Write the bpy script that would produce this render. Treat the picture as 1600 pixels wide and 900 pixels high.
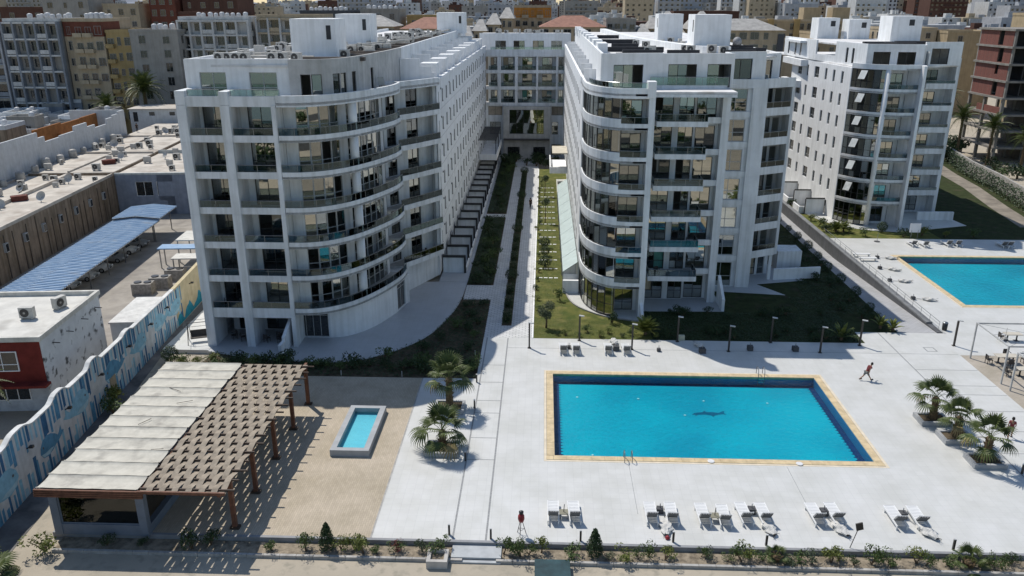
import bpy, bmesh, math, random
from mathutils import Matrix, Vector
PI = math.pi
rad = math.radians
for o in list(bpy.data.objects):
    bpy.data.objects.remove(o)
SC = bpy.context.scene
COL = SC.collection
RND = random.Random(11)

# ------------------------------------------------------------------ camera, sky, sun, exposure
cam_data = bpy.data.cameras.new('camera')
cam_data.sensor_width = 36.0
cam_data.lens = 28.35
cam_data.clip_start = 0.5
cam_data.clip_end = 9000
cam = bpy.data.objects.new('camera', cam_data)
COL.objects.link(cam)
cam.location = (0, 0, 31.0)
cam.rotation_euler = (rad(90 - 19.37), 0, rad(2.2))
SC.camera = cam

SUN_EL = rad(55.8)
SHADOW = Vector((0.445, -0.515, 0)).normalized()          # direction shadows fall on the ground
sun_dir = Vector((-SHADOW.x * math.cos(SUN_EL), -SHADOW.y * math.cos(SUN_EL), math.sin(SUN_EL)))
world = bpy.data.worlds.new('World')
SC.world = world
world.use_nodes = True
wn = world.node_tree.nodes
wl = world.node_tree.links
sky = wn.new('ShaderNodeTexSky')
sky.sky_type = 'NISHITA'
sky.sun_disc = False
sky.sun_elevation = SUN_EL
sky.sun_rotation = math.atan2(sun_dir.x, sun_dir.y)
sky.air_density = 1.15
sky.dust_density = 0.35
sky.ozone_density = 2.2
wl.new(sky.outputs['Color'], wn['Background'].inputs['Color'])
wn['Background'].inputs['Strength'].default_value = 0.112
sun_data = bpy.data.lights.new('sun', 'SUN')
sun_data.energy = 4.1
sun_data.angle = rad(0.53)
sun_data.color = (1.0, 0.955, 0.88)
sun = bpy.data.objects.new('sun', sun_data)
COL.objects.link(sun)
sun.rotation_euler = (-sun_dir).to_track_quat('-Z', 'Y').to_euler()
sun.location = (-60, 60, 120)
SC.view_settings.view_transform = 'Standard'
SC.view_settings.look = 'None'
SC.view_settings.gamma = 1.0
SC.view_settings.exposure = 0.0
SC.view_settings.use_curve_mapping = False
SC.cycles.max_bounces = 8
SC.cycles.diffuse_bounces = 3
SC.cycles.glossy_bounces = 3
SC.cycles.transparent_max_bounces = 12

# ------------------------------------------------------------------ mesh helpers
OFS = {}                    # thing name -> world location of its Empty


class MB:
    """collects boxes, prisms, tubes ... and links them as ONE mesh object"""
    def __init__(self):
        self.v = []; self.f = []; self.m = []; self.mi = 0

    def add(self, vs, fs):
        n = len(self.v)
        self.v += [tuple(p) for p in vs]
        self.f += [tuple(i + n for i in q) for q in fs]
        self.m += [self.mi] * len(fs)
        return self

    def box(self, x0, x1, y0, y1, z0, z1):
        return self.add([(x0, y0, z0), (x1, y0, z0), (x1, y1, z0), (x0, y1, z0), (x0, y0, z1), (x1, y0, z1), (x1, y1, z1), (x0, y1, z1)],
                        [(0, 3, 2, 1), (4, 5, 6, 7), (0, 1, 5, 4), (1, 2, 6, 5), (2, 3, 7, 6), (3, 0, 4, 7)])

    def obox(self, c, ax, ay, az):
        """box from a corner-free centre and three half-axis vectors"""
        c = Vector(c); ax = Vector(ax); ay = Vector(ay); az = Vector(az)
        vs = [c + sx * ax + sy * ay + sz * az for sz in (-1, 1) for sx, sy in ((-1, -1), (1, -1), (1, 1), (-1, 1))]
        return self.add(vs, [(0, 3, 2, 1), (4, 5, 6, 7), (0, 1, 5, 4), (1, 2, 6, 5), (2, 3, 7, 6), (3, 0, 4, 7)])

    def prism(self, poly, z0, z1):
        a = sum(poly[i][0] * poly[(i + 1) % len(poly)][1] - poly[(i + 1) % len(poly)][0] * poly[i][1] for i in range(len(poly)))
        if a < 0:
            poly = poly[::-1]
        n = len(poly)
        vs = [(p[0], p[1], z0) for p in poly] + [(p[0], p[1], z1) for p in poly]
        fs = [tuple(range(n - 1, -1, -1)), tuple(range(n, 2 * n))] + [(i, (i + 1) % n, n + (i + 1) % n, n + i) for i in range(n)]
        return self.add(vs, fs)

    def sheet(self, poly, z):
        a = sum(poly[i][0] * poly[(i + 1) % len(poly)][1] - poly[(i + 1) % len(poly)][0] * poly[i][1] for i in range(len(poly)))
        if a < 0:
            poly = poly[::-1]
        return self.add([(p[0], p[1], z) for p in poly], [tuple(range(len(poly)))])

    def holes(self, x0, x1, y0, y1, z0, z1, hs):
        """flat slab (or sheet when z0 is None) with rectangular holes"""
        xs = sorted({x0, x1, *[h[0] for h in hs], *[h[1] for h in hs]})
        ys = sorted({y0, y1, *[h[2] for h in hs], *[h[3] for h in hs]})
        xs = [x for x in xs if x0 <= x <= x1]; ys = [y for y in ys if y0 <= y <= y1]
        for i in range(len(xs) - 1):
            for j in range(len(ys) - 1):
                cx = (xs[i] + xs[i + 1]) / 2; cy = (ys[j] + ys[j + 1]) / 2
                if any(h[0] < cx < h[1] and h[2] < cy < h[3] for h in hs):
                    continue
                if z0 is None:
                    self.sheet([(xs[i], ys[j]), (xs[i + 1], ys[j]), (xs[i + 1], ys[j + 1]), (xs[i], ys[j + 1])], z1)
                else:
                    self.box(xs[i], xs[i + 1], ys[j], ys[j + 1], z0, z1)
        return self

    def tube(self, p, q, r0, r1=None, n=8, cap=True):
        r1 = r0 if r1 is None else r1
        p = Vector(p); q = Vector(q); d = (q - p)
        if d.length < 1e-6:
            return self
        d.normalize()
        a = d.orthogonal().normalized(); b = d.cross(a)
        vs = []
        for c, r in ((p, r0), (q, r1)):
            for i in range(n):
                t = 2 * PI * i / n
                vs.append(c + r * (math.cos(t) * a + math.sin(t) * b))
        fs = [(i, (i + 1) % n, n + (i + 1) % n, n + i) for i in range(n)]
        if cap:
            fs += [tuple(range(n - 1, -1, -1)), tuple(range(n, 2 * n))]
        return self.add(vs, fs)

    def path(self, pts, rs, n=7):
        pts = [Vector(p) for p in pts]
        if not isinstance(rs, (list, tuple)):
            rs = [rs] * len(pts)
        vs = []
        prev = None
        for i, p in enumerate(pts):
            d = (pts[min(i + 1, len(pts) - 1)] - pts[max(i - 1, 0)]).normalized()
            a = d.orthogonal().normalized() if prev is None else (prev - d * prev.dot(d)).normalized()
            prev = a
            b = d.cross(a)
            for k in range(n):
                t = 2 * PI * k / n
                vs.append(p + rs[i] * (math.cos(t) * a + math.sin(t) * b))
        fs = []
        for i in range(len(pts) - 1):
            for k in range(n):
                fs.append((i * n + k, i * n + (k + 1) % n, (i + 1) * n + (k + 1) % n, (i + 1) * n + k))
        fs += [tuple(range(n - 1, -1, -1)), tuple(range((len(pts) - 1) * n, len(pts) * n))]
        return self.add(vs, fs)

    def lathe(self, prof, c=(0, 0, 0), n=14):
        vs = []
        for r, z in prof:
            for i in range(n):
                t = 2 * PI * i / n
                vs.append((c[0] + r * math.cos(t), c[1] + r * math.sin(t), c[2] + z))
        fs = []
        for j in range(len(prof) - 1):
            for i in range(n):
                fs.append((j * n + i, j * n + (i + 1) % n, (j + 1) * n + (i + 1) % n, (j + 1) * n + i))
        fs += [tuple(range(n - 1, -1, -1)), tuple(range((len(prof) - 1) * n, len(prof) * n))]
        return self.add(vs, fs)

    def ribbon(self, poly, th, z0, z1, closed=False):
        """upright wall of thickness th along a polyline, th measured to the inside (left of travel)"""
        inner = offset(poly, th)
        n = len(poly)
        vs = [(p[0], p[1], z) for p in poly for z in (z0, z1)] + [(p[0], p[1], z) for p in inner for z in (z0, z1)]
        m = 2 * n
        fs = []
        for i in range(n - 1):
            a, b = 2 * i, 2 * i + 2
            fs += [(a, b, b + 1, a + 1), (m + b, m + a, m + a + 1, m + b + 1), (a + 1, b + 1, m + b + 1, m + a + 1), (b, a, m + a, m + b)]
        fs += [(0, 1, m + 1, m), (2 * n - 1, 2 * n - 2, m + 2 * n - 2, m + 2 * n - 1)]
        return self.add(vs, fs)

    def between(self, po, pi, z0, z1):
        """slab between an outer and an inner polyline with the same number of points"""
        for i in range(len(po) - 1):
            self.prism([po[i], po[i + 1], pi[i + 1], pi[i]], z0, z1)
        return self

    def mesh(self, name, mats, smooth=False, ofs=(0, 0, 0)):
        me = bpy.data.meshes.new(name)
        v = self.v if ofs == (0, 0, 0) else [(p[0] - ofs[0], p[1] - ofs[1], p[2] - ofs[2]) for p in self.v]
        me.from_pydata(v, [], self.f)
        if not isinstance(mats, (list, tuple)):
            mats = [mats]
        for m in mats:
            me.materials.append(m)
        if len(mats) > 1:
            me.polygons.foreach_set('material_index', self.m)
        if smooth:
            me.polygons.foreach_set('use_smooth', [True] * len(me.polygons))
        me.update()
        return me

    def build(self, name, mats, parent=None, smooth=False, origin=None):
        """vertices in world coordinates; under a thing they become local to its Empty"""
        ofs = OFS.get(parent.name, (0, 0, 0)) if parent else (origin or (0, 0, 0))
        o = bpy.data.objects.new(name, self.mesh(name, mats, smooth, tuple(ofs)))
        COL.objects.link(o)
        if parent:
            o.parent = parent
            OFS[o.name] = tuple(ofs)
        else:
            o.location = ofs
            OFS[o.name] = tuple(ofs)
        return o


def offset(poly, d):
    out = []
    n = len(poly)
    for i in range(n):
        a = Vector(poly[max(i - 1, 0)][:2]); b = Vector(poly[min(i + 1, n - 1)][:2]); p = Vector(poly[i][:2])
        if 0 < i < n - 1:
            d1 = (p - a).normalized(); d2 = (b - p).normalized()
            n1 = Vector((-d1.y, d1.x)); n2 = Vector((-d2.y, d2.x))
            m = (n1 + n2).normalized()
            k = d / max(0.5, m.dot(n1))
        else:
            dd = (b - a).normalized(); m = Vector((-dd.y, dd.x)); k = d
        out.append((p.x + m.x * k, p.y + m.y * k))
    return out


def smooth_line(pts, n=5):
    """Catmull-Rom through the points"""
    out = []
    P = [Vector(p) for p in pts]
    for i in range(len(P) - 1):
        p0 = P[max(i - 1, 0)]; p1 = P[i]; p2 = P[i + 1]; p3 = P[min(i + 2, len(P) - 1)]
        for k in range(n):
            t = k / n
            q = 0.5 * ((2 * p1) + (p2 - p0) * t + (2 * p0 - 5 * p1 + 4 * p2 - p3) * t * t + (3 * p1 - p0 - 3 * p2 + p3) * t ** 3)
            out.append(tuple(q))
    out.append(tuple(P[-1]))
    return out


def resample(pts, step):
    L = [0]
    for a, b in zip(pts, pts[1:]):
        L.append(L[-1] + math.dist(a, b))
    n = max(1, round(L[-1] / step))
    out = []
    j = 0
    for i in range(n + 1):
        s = L[-1] * i / n
        while j < len(L) - 2 and L[j + 1] < s:
            j += 1
        t = (s - L[j]) / max(1e-9, L[j + 1] - L[j])
        out.append(tuple(a + (b - a) * t for a, b in zip(pts[j], pts[j + 1])))
    return out


def tag(o, label=None, cat=None, group=None, kind=None):
    if label: o['label'] = label
    if cat: o['category'] = cat
    if group: o['group'] = group
    if kind: o['kind'] = kind
    return o


def thing(name, label, cat, loc=(0, 0, 0), rotz=0.0, group=None, local=False):
    """Empty at a thing's base.  local=True: children are built in its own local coordinates."""
    o = bpy.data.objects.new(name, None)
    COL.objects.link(o)
    o.location = loc
    o.rotation_euler = (0, 0, rotz)
    o.empty_display_size = 0.3
    OFS[o.name] = (0, 0, 0) if (local or rotz) else tuple(loc)
    return tag(o, label, cat, group)


def struct(name, mb, mat, parent=None, smooth=False):
    o = mb.build(name, mat, parent, smooth)
    if not parent:
        o['kind'] = 'structure'
    return o


def put(name, mesh, parent, loc=(0, 0, 0), rot=(0, 0, 0), sc=(1, 1, 1)):
    """object that shares mesh data; loc is in the parent's local coordinates"""
    o = bpy.data.objects.new(name, mesh)
    COL.objects.link(o)
    o.parent = parent
    o.location = loc
    o.rotation_euler = rot
    o.scale = sc
    return o


def dup(root, loc, rotz=None, label=None, group=None, scale=None):
    r = root.copy()
    COL.objects.link(r)
    r.location = loc
    if rotz is not None:
        r.rotation_euler = (r.rotation_euler.x, r.rotation_euler.y, rotz)
    if scale:
        r.scale = (scale,) * 3 if not isinstance(scale, tuple) else scale
    if label: r['label'] = label
    if group: r['group'] = group
    for ch in root.children:
        c = ch.copy(); COL.objects.link(c); c.parent = r
        for g in ch.children:
            d = g.copy(); COL.objects.link(d); d.parent = c
    return r


# ------------------------------------------------------------------ materials
MATS = {}


def mat(name, col, rough=0.6, spec=0.4, metal=0.0, var=0.12, scale=1.2, bump=0.0, bscale=30.0, col2=None, detail=5, stain=None, streak=0.0, coord='world', trans=0.0):
    """principled colour with uneven tone, optional second colour in patches, relief and rain streaks"""
    if name in MATS:
        return MATS[name]
    m = bpy.data.materials.new(name)
    m.use_nodes = True
    N = m.node_tree.nodes; L = m.node_tree.links
    b = N['Principled BSDF']
    b.inputs['Roughness'].default_value = rough
    b.inputs['Specular IOR Level'].default_value = spec
    b.inputs['Metallic'].default_value = metal
    if coord == 'world':
        g = N.new('ShaderNodeNewGeometry'); vec = g.outputs['Position']
    else:
        g = N.new('ShaderNodeTexCoord'); vec = g.outputs['Object']
    nz = N.new('ShaderNodeTexNoise')
    nz.inputs['Scale'].default_value = scale
    nz.inputs['Detail'].default_value = detail
    nz.inputs['Roughness'].default_value = 0.62
    L.new(vec, nz.inputs['Vector'])
    rp = N.new('ShaderNodeValToRGB')
    c1 = col; c2 = col2 or tuple(max(0, c * (1 - 2 * var)) for c in col)
    if not col2:
        c1 = tuple(min(1, c * (1 + var * 0.6)) for c in col)
    rp.color_ramp.elements[0].position = 0.33; rp.color_ramp.elements[0].color = (*c2, 1)
    rp.color_ramp.elements[1].position = 0.66; rp.color_ramp.elements[1].color = (*c1, 1)
    L.new(nz.outputs['Fac'], rp.inputs['Fac'])
    out = rp.outputs['Color']
    if streak > 0:
        mp = N.new('ShaderNodeMapping'); mp.inputs['Scale'].default_value = (2.2, 2.2, 0.16)
        L.new(vec, mp.inputs['Vector'])
        n2 = N.new('ShaderNodeTexNoise'); n2.inputs['Scale'].default_value = 1.0; n2.inputs['Detail'].default_value = 4
        L.new(mp.outputs['Vector'], n2.inputs['Vector'])
        r2 = N.new('ShaderNodeValToRGB')
        r2.color_ramp.elements[0].position = 0.36; r2.color_ramp.elements[0].color = (1 - streak, 1 - streak, 1 - streak * 1.1, 1)
        r2.color_ramp.elements[1].position = 0.58; r2.color_ramp.elements[1].color = (1, 1, 1, 1)
        L.new(n2.outputs['Fac'], r2.inputs['Fac'])
        mx = N.new('ShaderNodeMix'); mx.data_type = 'RGBA'; mx.blend_type = 'MULTIPLY'; mx.inputs[0].default_value = 1
        L.new(out, mx.inputs[6]); L.new(r2.outputs['Color'], mx.inputs[7])
        out = mx.outputs[2]
    if stain:
        scol, sscale, lo, hi = stain
        n3 = N.new('ShaderNodeTexNoise'); n3.inputs['Scale'].default_value = sscale; n3.inputs['Detail'].default_value = 8
        L.new(vec, n3.inputs['Vector'])
        r3 = N.new('ShaderNodeMapRange'); r3.inputs['From Min'].default_value = lo; r3.inputs['From Max'].default_value = hi
        L.new(n3.outputs['Fac'], r3.inputs['Value'])
        mx = N.new('ShaderNodeMix'); mx.data_type = 'RGBA'
        L.new(r3.outputs['Result'], mx.inputs[0]); L.new(out, mx.inputs[6]); mx.inputs[7].default_value = (*scol, 1)
        out = mx.outputs[2]
    L.new(out, b.inputs['Base Color'])
    if bump > 0:
        nb = N.new('ShaderNodeTexNoise'); nb.inputs['Scale'].default_value = bscale; nb.inputs['Detail'].default_value = 4
        L.new(vec, nb.inputs['Vector'])
        bp = N.new('ShaderNodeBump'); bp.inputs['Strength'].default_value = bump; bp.inputs['Distance'].default_value = 0.05
        L.new(nb.outputs['Fac'], bp.inputs['Height']); L.new(bp.outputs['Normal'], b.inputs['Normal'])
    MATS[name] = m
    return m


def tiled(name, col, joint, w, h, rough=0.5, joint_w=0.02, var=0.06, offs=0.5, rot=0.0, dirt=0.12):
    """paving too small to pick apart: courses and joints in the material"""
    m = bpy.data.materials.new(name); m.use_nodes = True
    N = m.node_tree.nodes; L = m.node_tree.links
    b = N['Principled BSDF']; b.inputs['Roughness'].default_value = rough
    g = N.new('ShaderNodeNewGeometry')
    mp = N.new('ShaderNodeMapping'); mp.inputs['Rotation'].default_value = (0, 0, rot)
    L.new(g.outputs['Position'], mp.inputs['Vector'])
    br = N.new('ShaderNodeTexBrick')
    br.offset = offs
    br.inputs['Scale'].default_value = 1.0
    br.inputs['Brick Width'].default_value = w; br.inputs['Row Height'].default_value = h
    br.inputs['Mortar Size'].default_value = joint_w
    br.inputs['Color1'].default_value = (*[c * (1 + var) for c in col], 1)
    br.inputs['Color2'].default_value = (*[c * (1 - var) for c in col], 1)
    br.inputs['Mortar'].default_value = (*joint, 1)
    L.new(mp.outputs['Vector'], br.inputs['Vector'])
    nz = N.new('ShaderNodeTexNoise'); nz.inputs['Scale'].default_value = 0.35; nz.inputs['Detail'].default_value = 7
    nz.inputs['Roughness'].default_value = 0.65
    L.new(g.outputs['Position'], nz.inputs['Vector'])
    r = N.new('ShaderNodeValToRGB')
    r.color_ramp.elements[0].position = 0.36; r.color_ramp.elements[0].color = (1 - dirt, 1 - dirt, 1 - dirt * 1.2, 1)
    r.color_ramp.elements[1].position = 0.62; r.color_ramp.elements[1].color = (1, 1, 1, 1)
    L.new(nz.outputs['Fac'], r.inputs['Fac'])
    mx = N.new('ShaderNodeMix'); mx.data_type = 'RGBA'; mx.blend_type = 'MULTIPLY'; mx.inputs[0].default_value = 1
    L.new(br.outputs['Color'], mx.inputs[6]); L.new(r.outputs['Color'], mx.inputs[7])
    L.new(mx.outputs[2], b.inputs['Base Color'])
    bp = N.new('ShaderNodeBump'); bp.inputs['Strength'].default_value = 0.25; bp.inputs['Distance'].default_value = 0.01
    bp.invert = True
    L.new(br.outputs['Fac'], bp.inputs['Height']); L.new(bp.outputs['Normal'], b.inputs['Normal'])
    MATS[name] = m
    return m


def glassy(name, tint, reflect, rough=0.02, trans=(0.2, 0.22, 0.22)):
    """coated sheet glass: partly mirror, partly see-through"""
    m = bpy.data.materials.new(name); m.use_nodes = True
    N = m.node_tree.nodes; L = m.node_tree.links
    N.remove(N['Principled BSDF'])
    out = N['Material Output']
    gl = N.new('ShaderNodeBsdfGlossy'); gl.inputs['Color'].default_value = (*tint, 1); gl.inputs['Roughness'].default_value = rough
    tr = N.new('ShaderNodeBsdfTransparent'); tr.inputs['Color'].default_value = (*trans, 1)
    fr = N.new('ShaderNodeFresnel'); fr.inputs['IOR'].default_value = 1.5
    ad = N.new('ShaderNodeMath'); ad.operation = 'ADD'; ad.use_clamp = True; ad.inputs[1].default_value = reflect
    L.new(fr.outputs['Fac'], ad.inputs[0])
    mx = N.new('ShaderNodeMixShader')
    L.new(ad.outputs[0], mx.inputs['Fac']); L.new(tr.outputs[0], mx.inputs[1]); L.new(gl.outputs[0], mx.inputs[2])
    L.new(mx.outputs[0], out.inputs['Surface'])
    MATS[name] = m
    return m


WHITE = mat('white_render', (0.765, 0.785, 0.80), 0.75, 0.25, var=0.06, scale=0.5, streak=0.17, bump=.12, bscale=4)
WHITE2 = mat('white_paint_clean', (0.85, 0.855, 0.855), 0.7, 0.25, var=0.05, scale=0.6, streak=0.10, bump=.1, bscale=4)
GREYREND = mat('grey_render', (0.52, 0.515, 0.50), 0.85, 0.2, var=0.10, scale=0.7, streak=0.14)
ROOFW = mat('roof_membrane_white', (0.72, 0.71, 0.70), 0.8, 0.2, var=0.12, scale=0.6, stain=((0.42, 0.39, 0.35), 0.5, 0.55, 0.75))
ROOFD = mat('dark_roof_edge', (0.05, 0.052, 0.055), 0.7, 0.3)
INTERIOR = mat('interior_paint', (0.34, 0.32, 0.29), 0.8, 0.2)
FRAME = mat('dark_window_frame', (0.045, 0.045, 0.045), 0.45, 0.5)
FRAMEW = mat('aluminium_window_frame', (0.42, 0.43, 0.43), 0.4, 0.5)
GLASS = glassy('coated_window_glass', (0.86, 0.86, 0.78), 0.46, 0.015, (0.30, 0.33, 0.31))
GLASSF = glassy('front_window_glass', (0.74, 0.78, 0.74), 0.30, 0.015, (0.30, 0.33, 0.31))
RAILG = glassy('balustrade_glass', (0.50, 0.60, 0.62), 0.05, 0.03, (0.60, 0.67, 0.68))
RAILCLEAR = glassy('clear_terrace_glass', (0.8, 0.9, 0.86), 0.08, 0.03, (0.80, 0.88, 0.84))
GLASSM = glassy('coated_window_glass_dim', (0.84, 0.86, 0.82), 0.26, 0.015, (0.32, 0.35, 0.34))
GLASSD = glassy('coated_window_glass_dark', (0.74, 0.78, 0.78), 0.10, 0.015, (0.32, 0.35, 0.35))
DARKGLASS = mat('dark_glass', (0.028, 0.032, 0.034), 0.06, 0.9, var=0.2, scale=2)
STEEL = mat('grey_steel', (0.30, 0.31, 0.32), 0.35, 0.5, metal=0.8)
DARKMETAL = mat('dark_metal', (0.04, 0.04, 0.042), 0.4, 0.5, metal=0.3)
CHROME = mat('polished_steel', (0.75, 0.76, 0.77), 0.12, 0.5, metal=1.0)
DECKW = tiled('white_deck_tile', (0.60, 0.597, 0.578), (0.535, 0.533, 0.52), 0.6, 0.6, 0.42, 0.012, 0.02, 0.0, dirt=0.12)
GREYLINE = mat('grey_drain_strip', (0.28, 0.285, 0.285), 0.6, var=0.15, scale=6)
BEIGEPAVE = tiled('beige_block_paving', (0.47, 0.395, 0.30), (0.36, 0.305, 0.235), 0.42, 0.14, 0.8, 0.012, 0.07, 0.5, rot=1.5708, dirt=0.2)
COPING = mat('sandstone_coping', (0.62, 0.49, 0.30), 0.65, var=0.14, scale=1.5)
COPING2 = mat('pale_sandstone_rim', (0.70, 0.61, 0.47), 0.7, var=0.08, scale=1.5)
PATIO = tiled('patio_tile', (0.46, 0.47, 0.485), (0.40, 0.41, 0.425), 0.6, 0.6, 0.5, 0.012, 0.02, 0.0, dirt=0.1)
SAND = mat('sandy_ground', (0.44, 0.385, 0.305), 0.95, 0.1, var=0.12, scale=0.22, bump=0.35, bscale=3.0, detail=10, col2=(0.36, 0.32, 0.255), stain=((.31, .28, .225), 1.7, .53, .68))
CITYG = SAND
PATHB = tiled('courtyard_block_paving', (0.62, 0.62, 0.615), (0.33, 0.335, 0.34), 0.62, 0.31, 0.7, 0.035, 0.10, 0.5, dirt=0.1)
RAMPP = tiled('ramp_paving', (0.42, 0.42, 0.43), (0.30, 0.30, 0.31), 0.62, 0.31, 0.7, 0.035, 0.06, 0.5, dirt=0.16)
SOIL = mat('garden_soil', (0.12, 0.095, 0.065), 0.95, 0.1, var=0.25, scale=2.0, bump=0.5, bscale=8)
BEDSOIL = mat('dry_bed_soil', (0.30, 0.25, 0.185), 0.95, 0.1, var=0.25, scale=2.5, bump=0.5, bscale=9)
SHADEG = mat('shade_darkened_cover', (0.050, 0.062, 0.024), 0.95, 0.1, scale=.9, col2=(0.026, 0.034, 0.014), bump=.6, bscale=14, detail=9, stain=((.075, .06, .04), .7, .55, .75))  # ground cover colour darkened to carry the shade lying there
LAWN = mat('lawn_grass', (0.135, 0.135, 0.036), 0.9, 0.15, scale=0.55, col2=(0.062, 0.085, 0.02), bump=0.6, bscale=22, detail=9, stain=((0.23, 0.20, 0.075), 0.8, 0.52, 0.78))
KERB = mat('kerb_concrete', (0.40, 0.385, 0.36), 0.85, var=0.15, scale=2)
ASPH = mat('alley_concrete', (0.17, 0.165, 0.16), 0.9, 0.15, var=0.2, scale=0.6, stain=((0.25, 0.23, 0.21), 0.4, 0.5, 0.7))
LEAF = mat('green_leaf', (0.085, 0.125, 0.032), 0.6, 0.3, col2=(0.045, 0.075, 0.02), scale=6, coord='object')
LEAFD = mat('dark_green_leaf', (0.045, 0.075, 0.026), 0.6, 0.3, col2=(0.022, 0.042, 0.014), scale=6, coord='object')
LEAFY = mat('yellow_green_leaf', (0.17, 0.185, 0.04), 0.6, 0.3, col2=(0.085, 0.11, 0.025), scale=6, coord='object')
LEAFG = mat('grey_green_leaf', (0.11, 0.13, 0.075), 0.65, 0.25, col2=(0.06, 0.08, 0.045), scale=6, coord='object')
PALM = mat('palm_leaf', (0.105, 0.13, 0.036), 0.5, 0.3, col2=(0.042, 0.065, 0.018), scale=3, coord='object')
PALMDRY = mat('dry_palm_leaf', (0.30, 0.24, 0.12), 0.8, 0.2, var=0.2, coord='object')
BARK = mat('palm_bark', (0.16, 0.115, 0.07), 0.95, 0.1, var=0.3, scale=9, bump=0.8, bscale=18, coord='object')
STEM = mat('brown_stem', (0.14, 0.10, 0.065), 0.9, 0.1)

# ================================================================== THE SETTING
POOL = (1.15, 24.04, 51.45, 65.25)
POOL2 = (46.4, 70.0, 84.35, 102.4)
GZ = -0.40
g = MB().holes(-4000, 4000, -900, 7500, None, GZ, [(POOL[0] - .3, POOL[1] + .3, POOL[2] - .3, POOL[3] + .3), (POOL2[0] - .3, POOL2[1] + .3, POOL2[2] - .3, POOL2[3] + .3), (35.7, 40.1, 76.2, 150)])
struct('ground', g, SAND)
d = MB()
d.box(-10.25, -5.6, 41.4, 64.0, -0.45, 0)
d.holes(-5.6, 39.3, 41.4, 73.3, -0.45, 0, [(POOL[0] - .8, POOL[1] + .84, POOL[2] - .78, POOL[3] + .75)])
d.box(31.5, 40.2, 73.3, 76.1, -0.45, 0)
d.box(39.3, 75, 70.75, 73.3, -0.45, 0)
d.box(40.2, 75, 73.3, 76.1, -0.45, 0)
d.holes(40.2, 75, 76.1, 111, -0.45, 0, [(POOL2[0] - .8, POOL2[1] + .8, POOL2[2] - .8, POOL2[3] + .8)])
deck = struct('pool_deck', d, DECKW)
ln = MB()
for x in (-5.25, -3.2):
    ln.box(x - .06, x + .06, 41.42, 73.28, 0.0005, 0.005)
for y in (66.9, 63.35, 59.9, 57.75, 53.8, 50.7):
    ln.box(-5.19, -3.26, y - .04, y + .04, 0.0005, 0.0045)
ln.build('drain_line', GREYLINE, deck)
ln = MB()
ln.box(-3.14, 39.2, 70.88, 70.93, 0.0005, 0.004)
ln.box(33.68, 33.78, 41.45, 70.85, 0.0005, 0.004)
ln.box(33.68, 33.78, 70.96, 76.0, 0.0005, 0.004)
for y in (67.4, 64.2, 62.5, 59.6, 56.3, 53.0, 49.6, 46.0):
    ln.box(33.8, 39.25, y - .035, y + .035, 0.0005, 0.004)
ln.box(6.4, 6.43, 44.5, 50.6, 0.0005, 0.003)
ln.box(17.6, 17.63, 44.8, 50.6, 0.0005, 0.003)
ln.build('expansion_joint', GREYLINE, deck)
mb = MB().holes(36.6, 37.6, 71.5, 72.5, 0.0005, 0.004, [(36.7, 37.5, 71.6, 72.4)])
mb.build('floor_hatch', GREYLINE, deck)

# paved terraces
t = MB().box(-30.2, -10.25, 41.4, 64.0, -0.45, -0.012)
tl = struct('beige_terrace', t, BEIGEPAVE)
MB().box(-10.36, -10.252, 41.42, 63.98, -0.4, 0.006).build('edge_strip', KERB, tl)
MB().box(-30.2, 39.3, 41.18, 41.398, -0.42, 0.02).build('edge_kerb', mat('deck_edge_shade_stone', (0.26, 0.265, 0.275), 0.7, var=0.1), tl)  # stone darkened to carry the shade of its front face
struct('cafe_terrace', MB().box(39.3, 70, 41.4, 70.75, -0.45, -0.008), tiled('cafe_paving', (0.42, 0.37, 0.31), (0.34, 0.30, 0.25), 0.4, 0.2, 0.8, 0.012, 0.06, 0.5, dirt=0.2))

# planting strip along the front, its kerb and the step
struct('planting_bed', MB().box(-29.5, 48, 39.95, 41.18, GZ - .02, -0.28), BEDSOIL)
k = MB()
x = -29.5
while x < 48:
    if not (-5.3 < x < -2.6):
        k.box(x + .012, min(x + 1.0, 48) - .012, 39.76, 39.95, GZ - .05, -0.2)
    x += 1.0
struct('bed_kerb', k, KERB)
struct('stone_step', MB().box(-5.2, -2.2, 39.98, 41.17, GZ - .02, -0.16).box(-5.2, -2.2, 39.7, 39.975, GZ - .02, -0.3), mat('step_stone', (0.42, 0.44, 0.45), 0.6, var=0.1))

# gardens, courtyard
struct('garden_bed', MB().box(-31, -5.6, 64.0, 90.0, -0.45, -0.06).box(-11.5, -5.6, 90.0, 171.9, -0.45, -0.06), SOIL)
struct('lawn', MB().box(-0.8, 11, 73.3, 160, -0.45, -0.03), LAWN)
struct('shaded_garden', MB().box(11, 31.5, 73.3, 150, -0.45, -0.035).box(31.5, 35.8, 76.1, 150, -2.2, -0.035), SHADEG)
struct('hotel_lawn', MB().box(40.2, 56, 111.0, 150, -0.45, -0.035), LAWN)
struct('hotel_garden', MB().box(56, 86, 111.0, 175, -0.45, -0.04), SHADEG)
struct('courtyard_path', MB().box(-5.6, -0.85, 73.3, 172, -0.45, 0.0).box(-8.7, -5.6, 84.2, 89.0, -0.45, 0.0).box(-8.7, -5.6, 121.0, 123.0, -0.45, 0.0), PATHB)
struct('path_edging', MB().box(-0.85, -0.72, 73.35, 160, -0.4, 0.03), WHITE2)
struct('median_bed', MB().box(-4.0, -3.0, 76.5, 158, -0.4, 0.03), SOIL)
patA = smooth_line([(-31.5, 69.0), (-27, 67.6), (-24, 67.2), (-18.5, 67.0), (-14.8, 68.8), (-11.4, 73.0), (-9.6, 79.0), (-8.9, 84.0), (-8.75, 90.0)], 4)
struct('curved_patio', MB().prism(patA + [(-31.5, 90.0)], -0.4, 0.0), PATIO)
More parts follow.
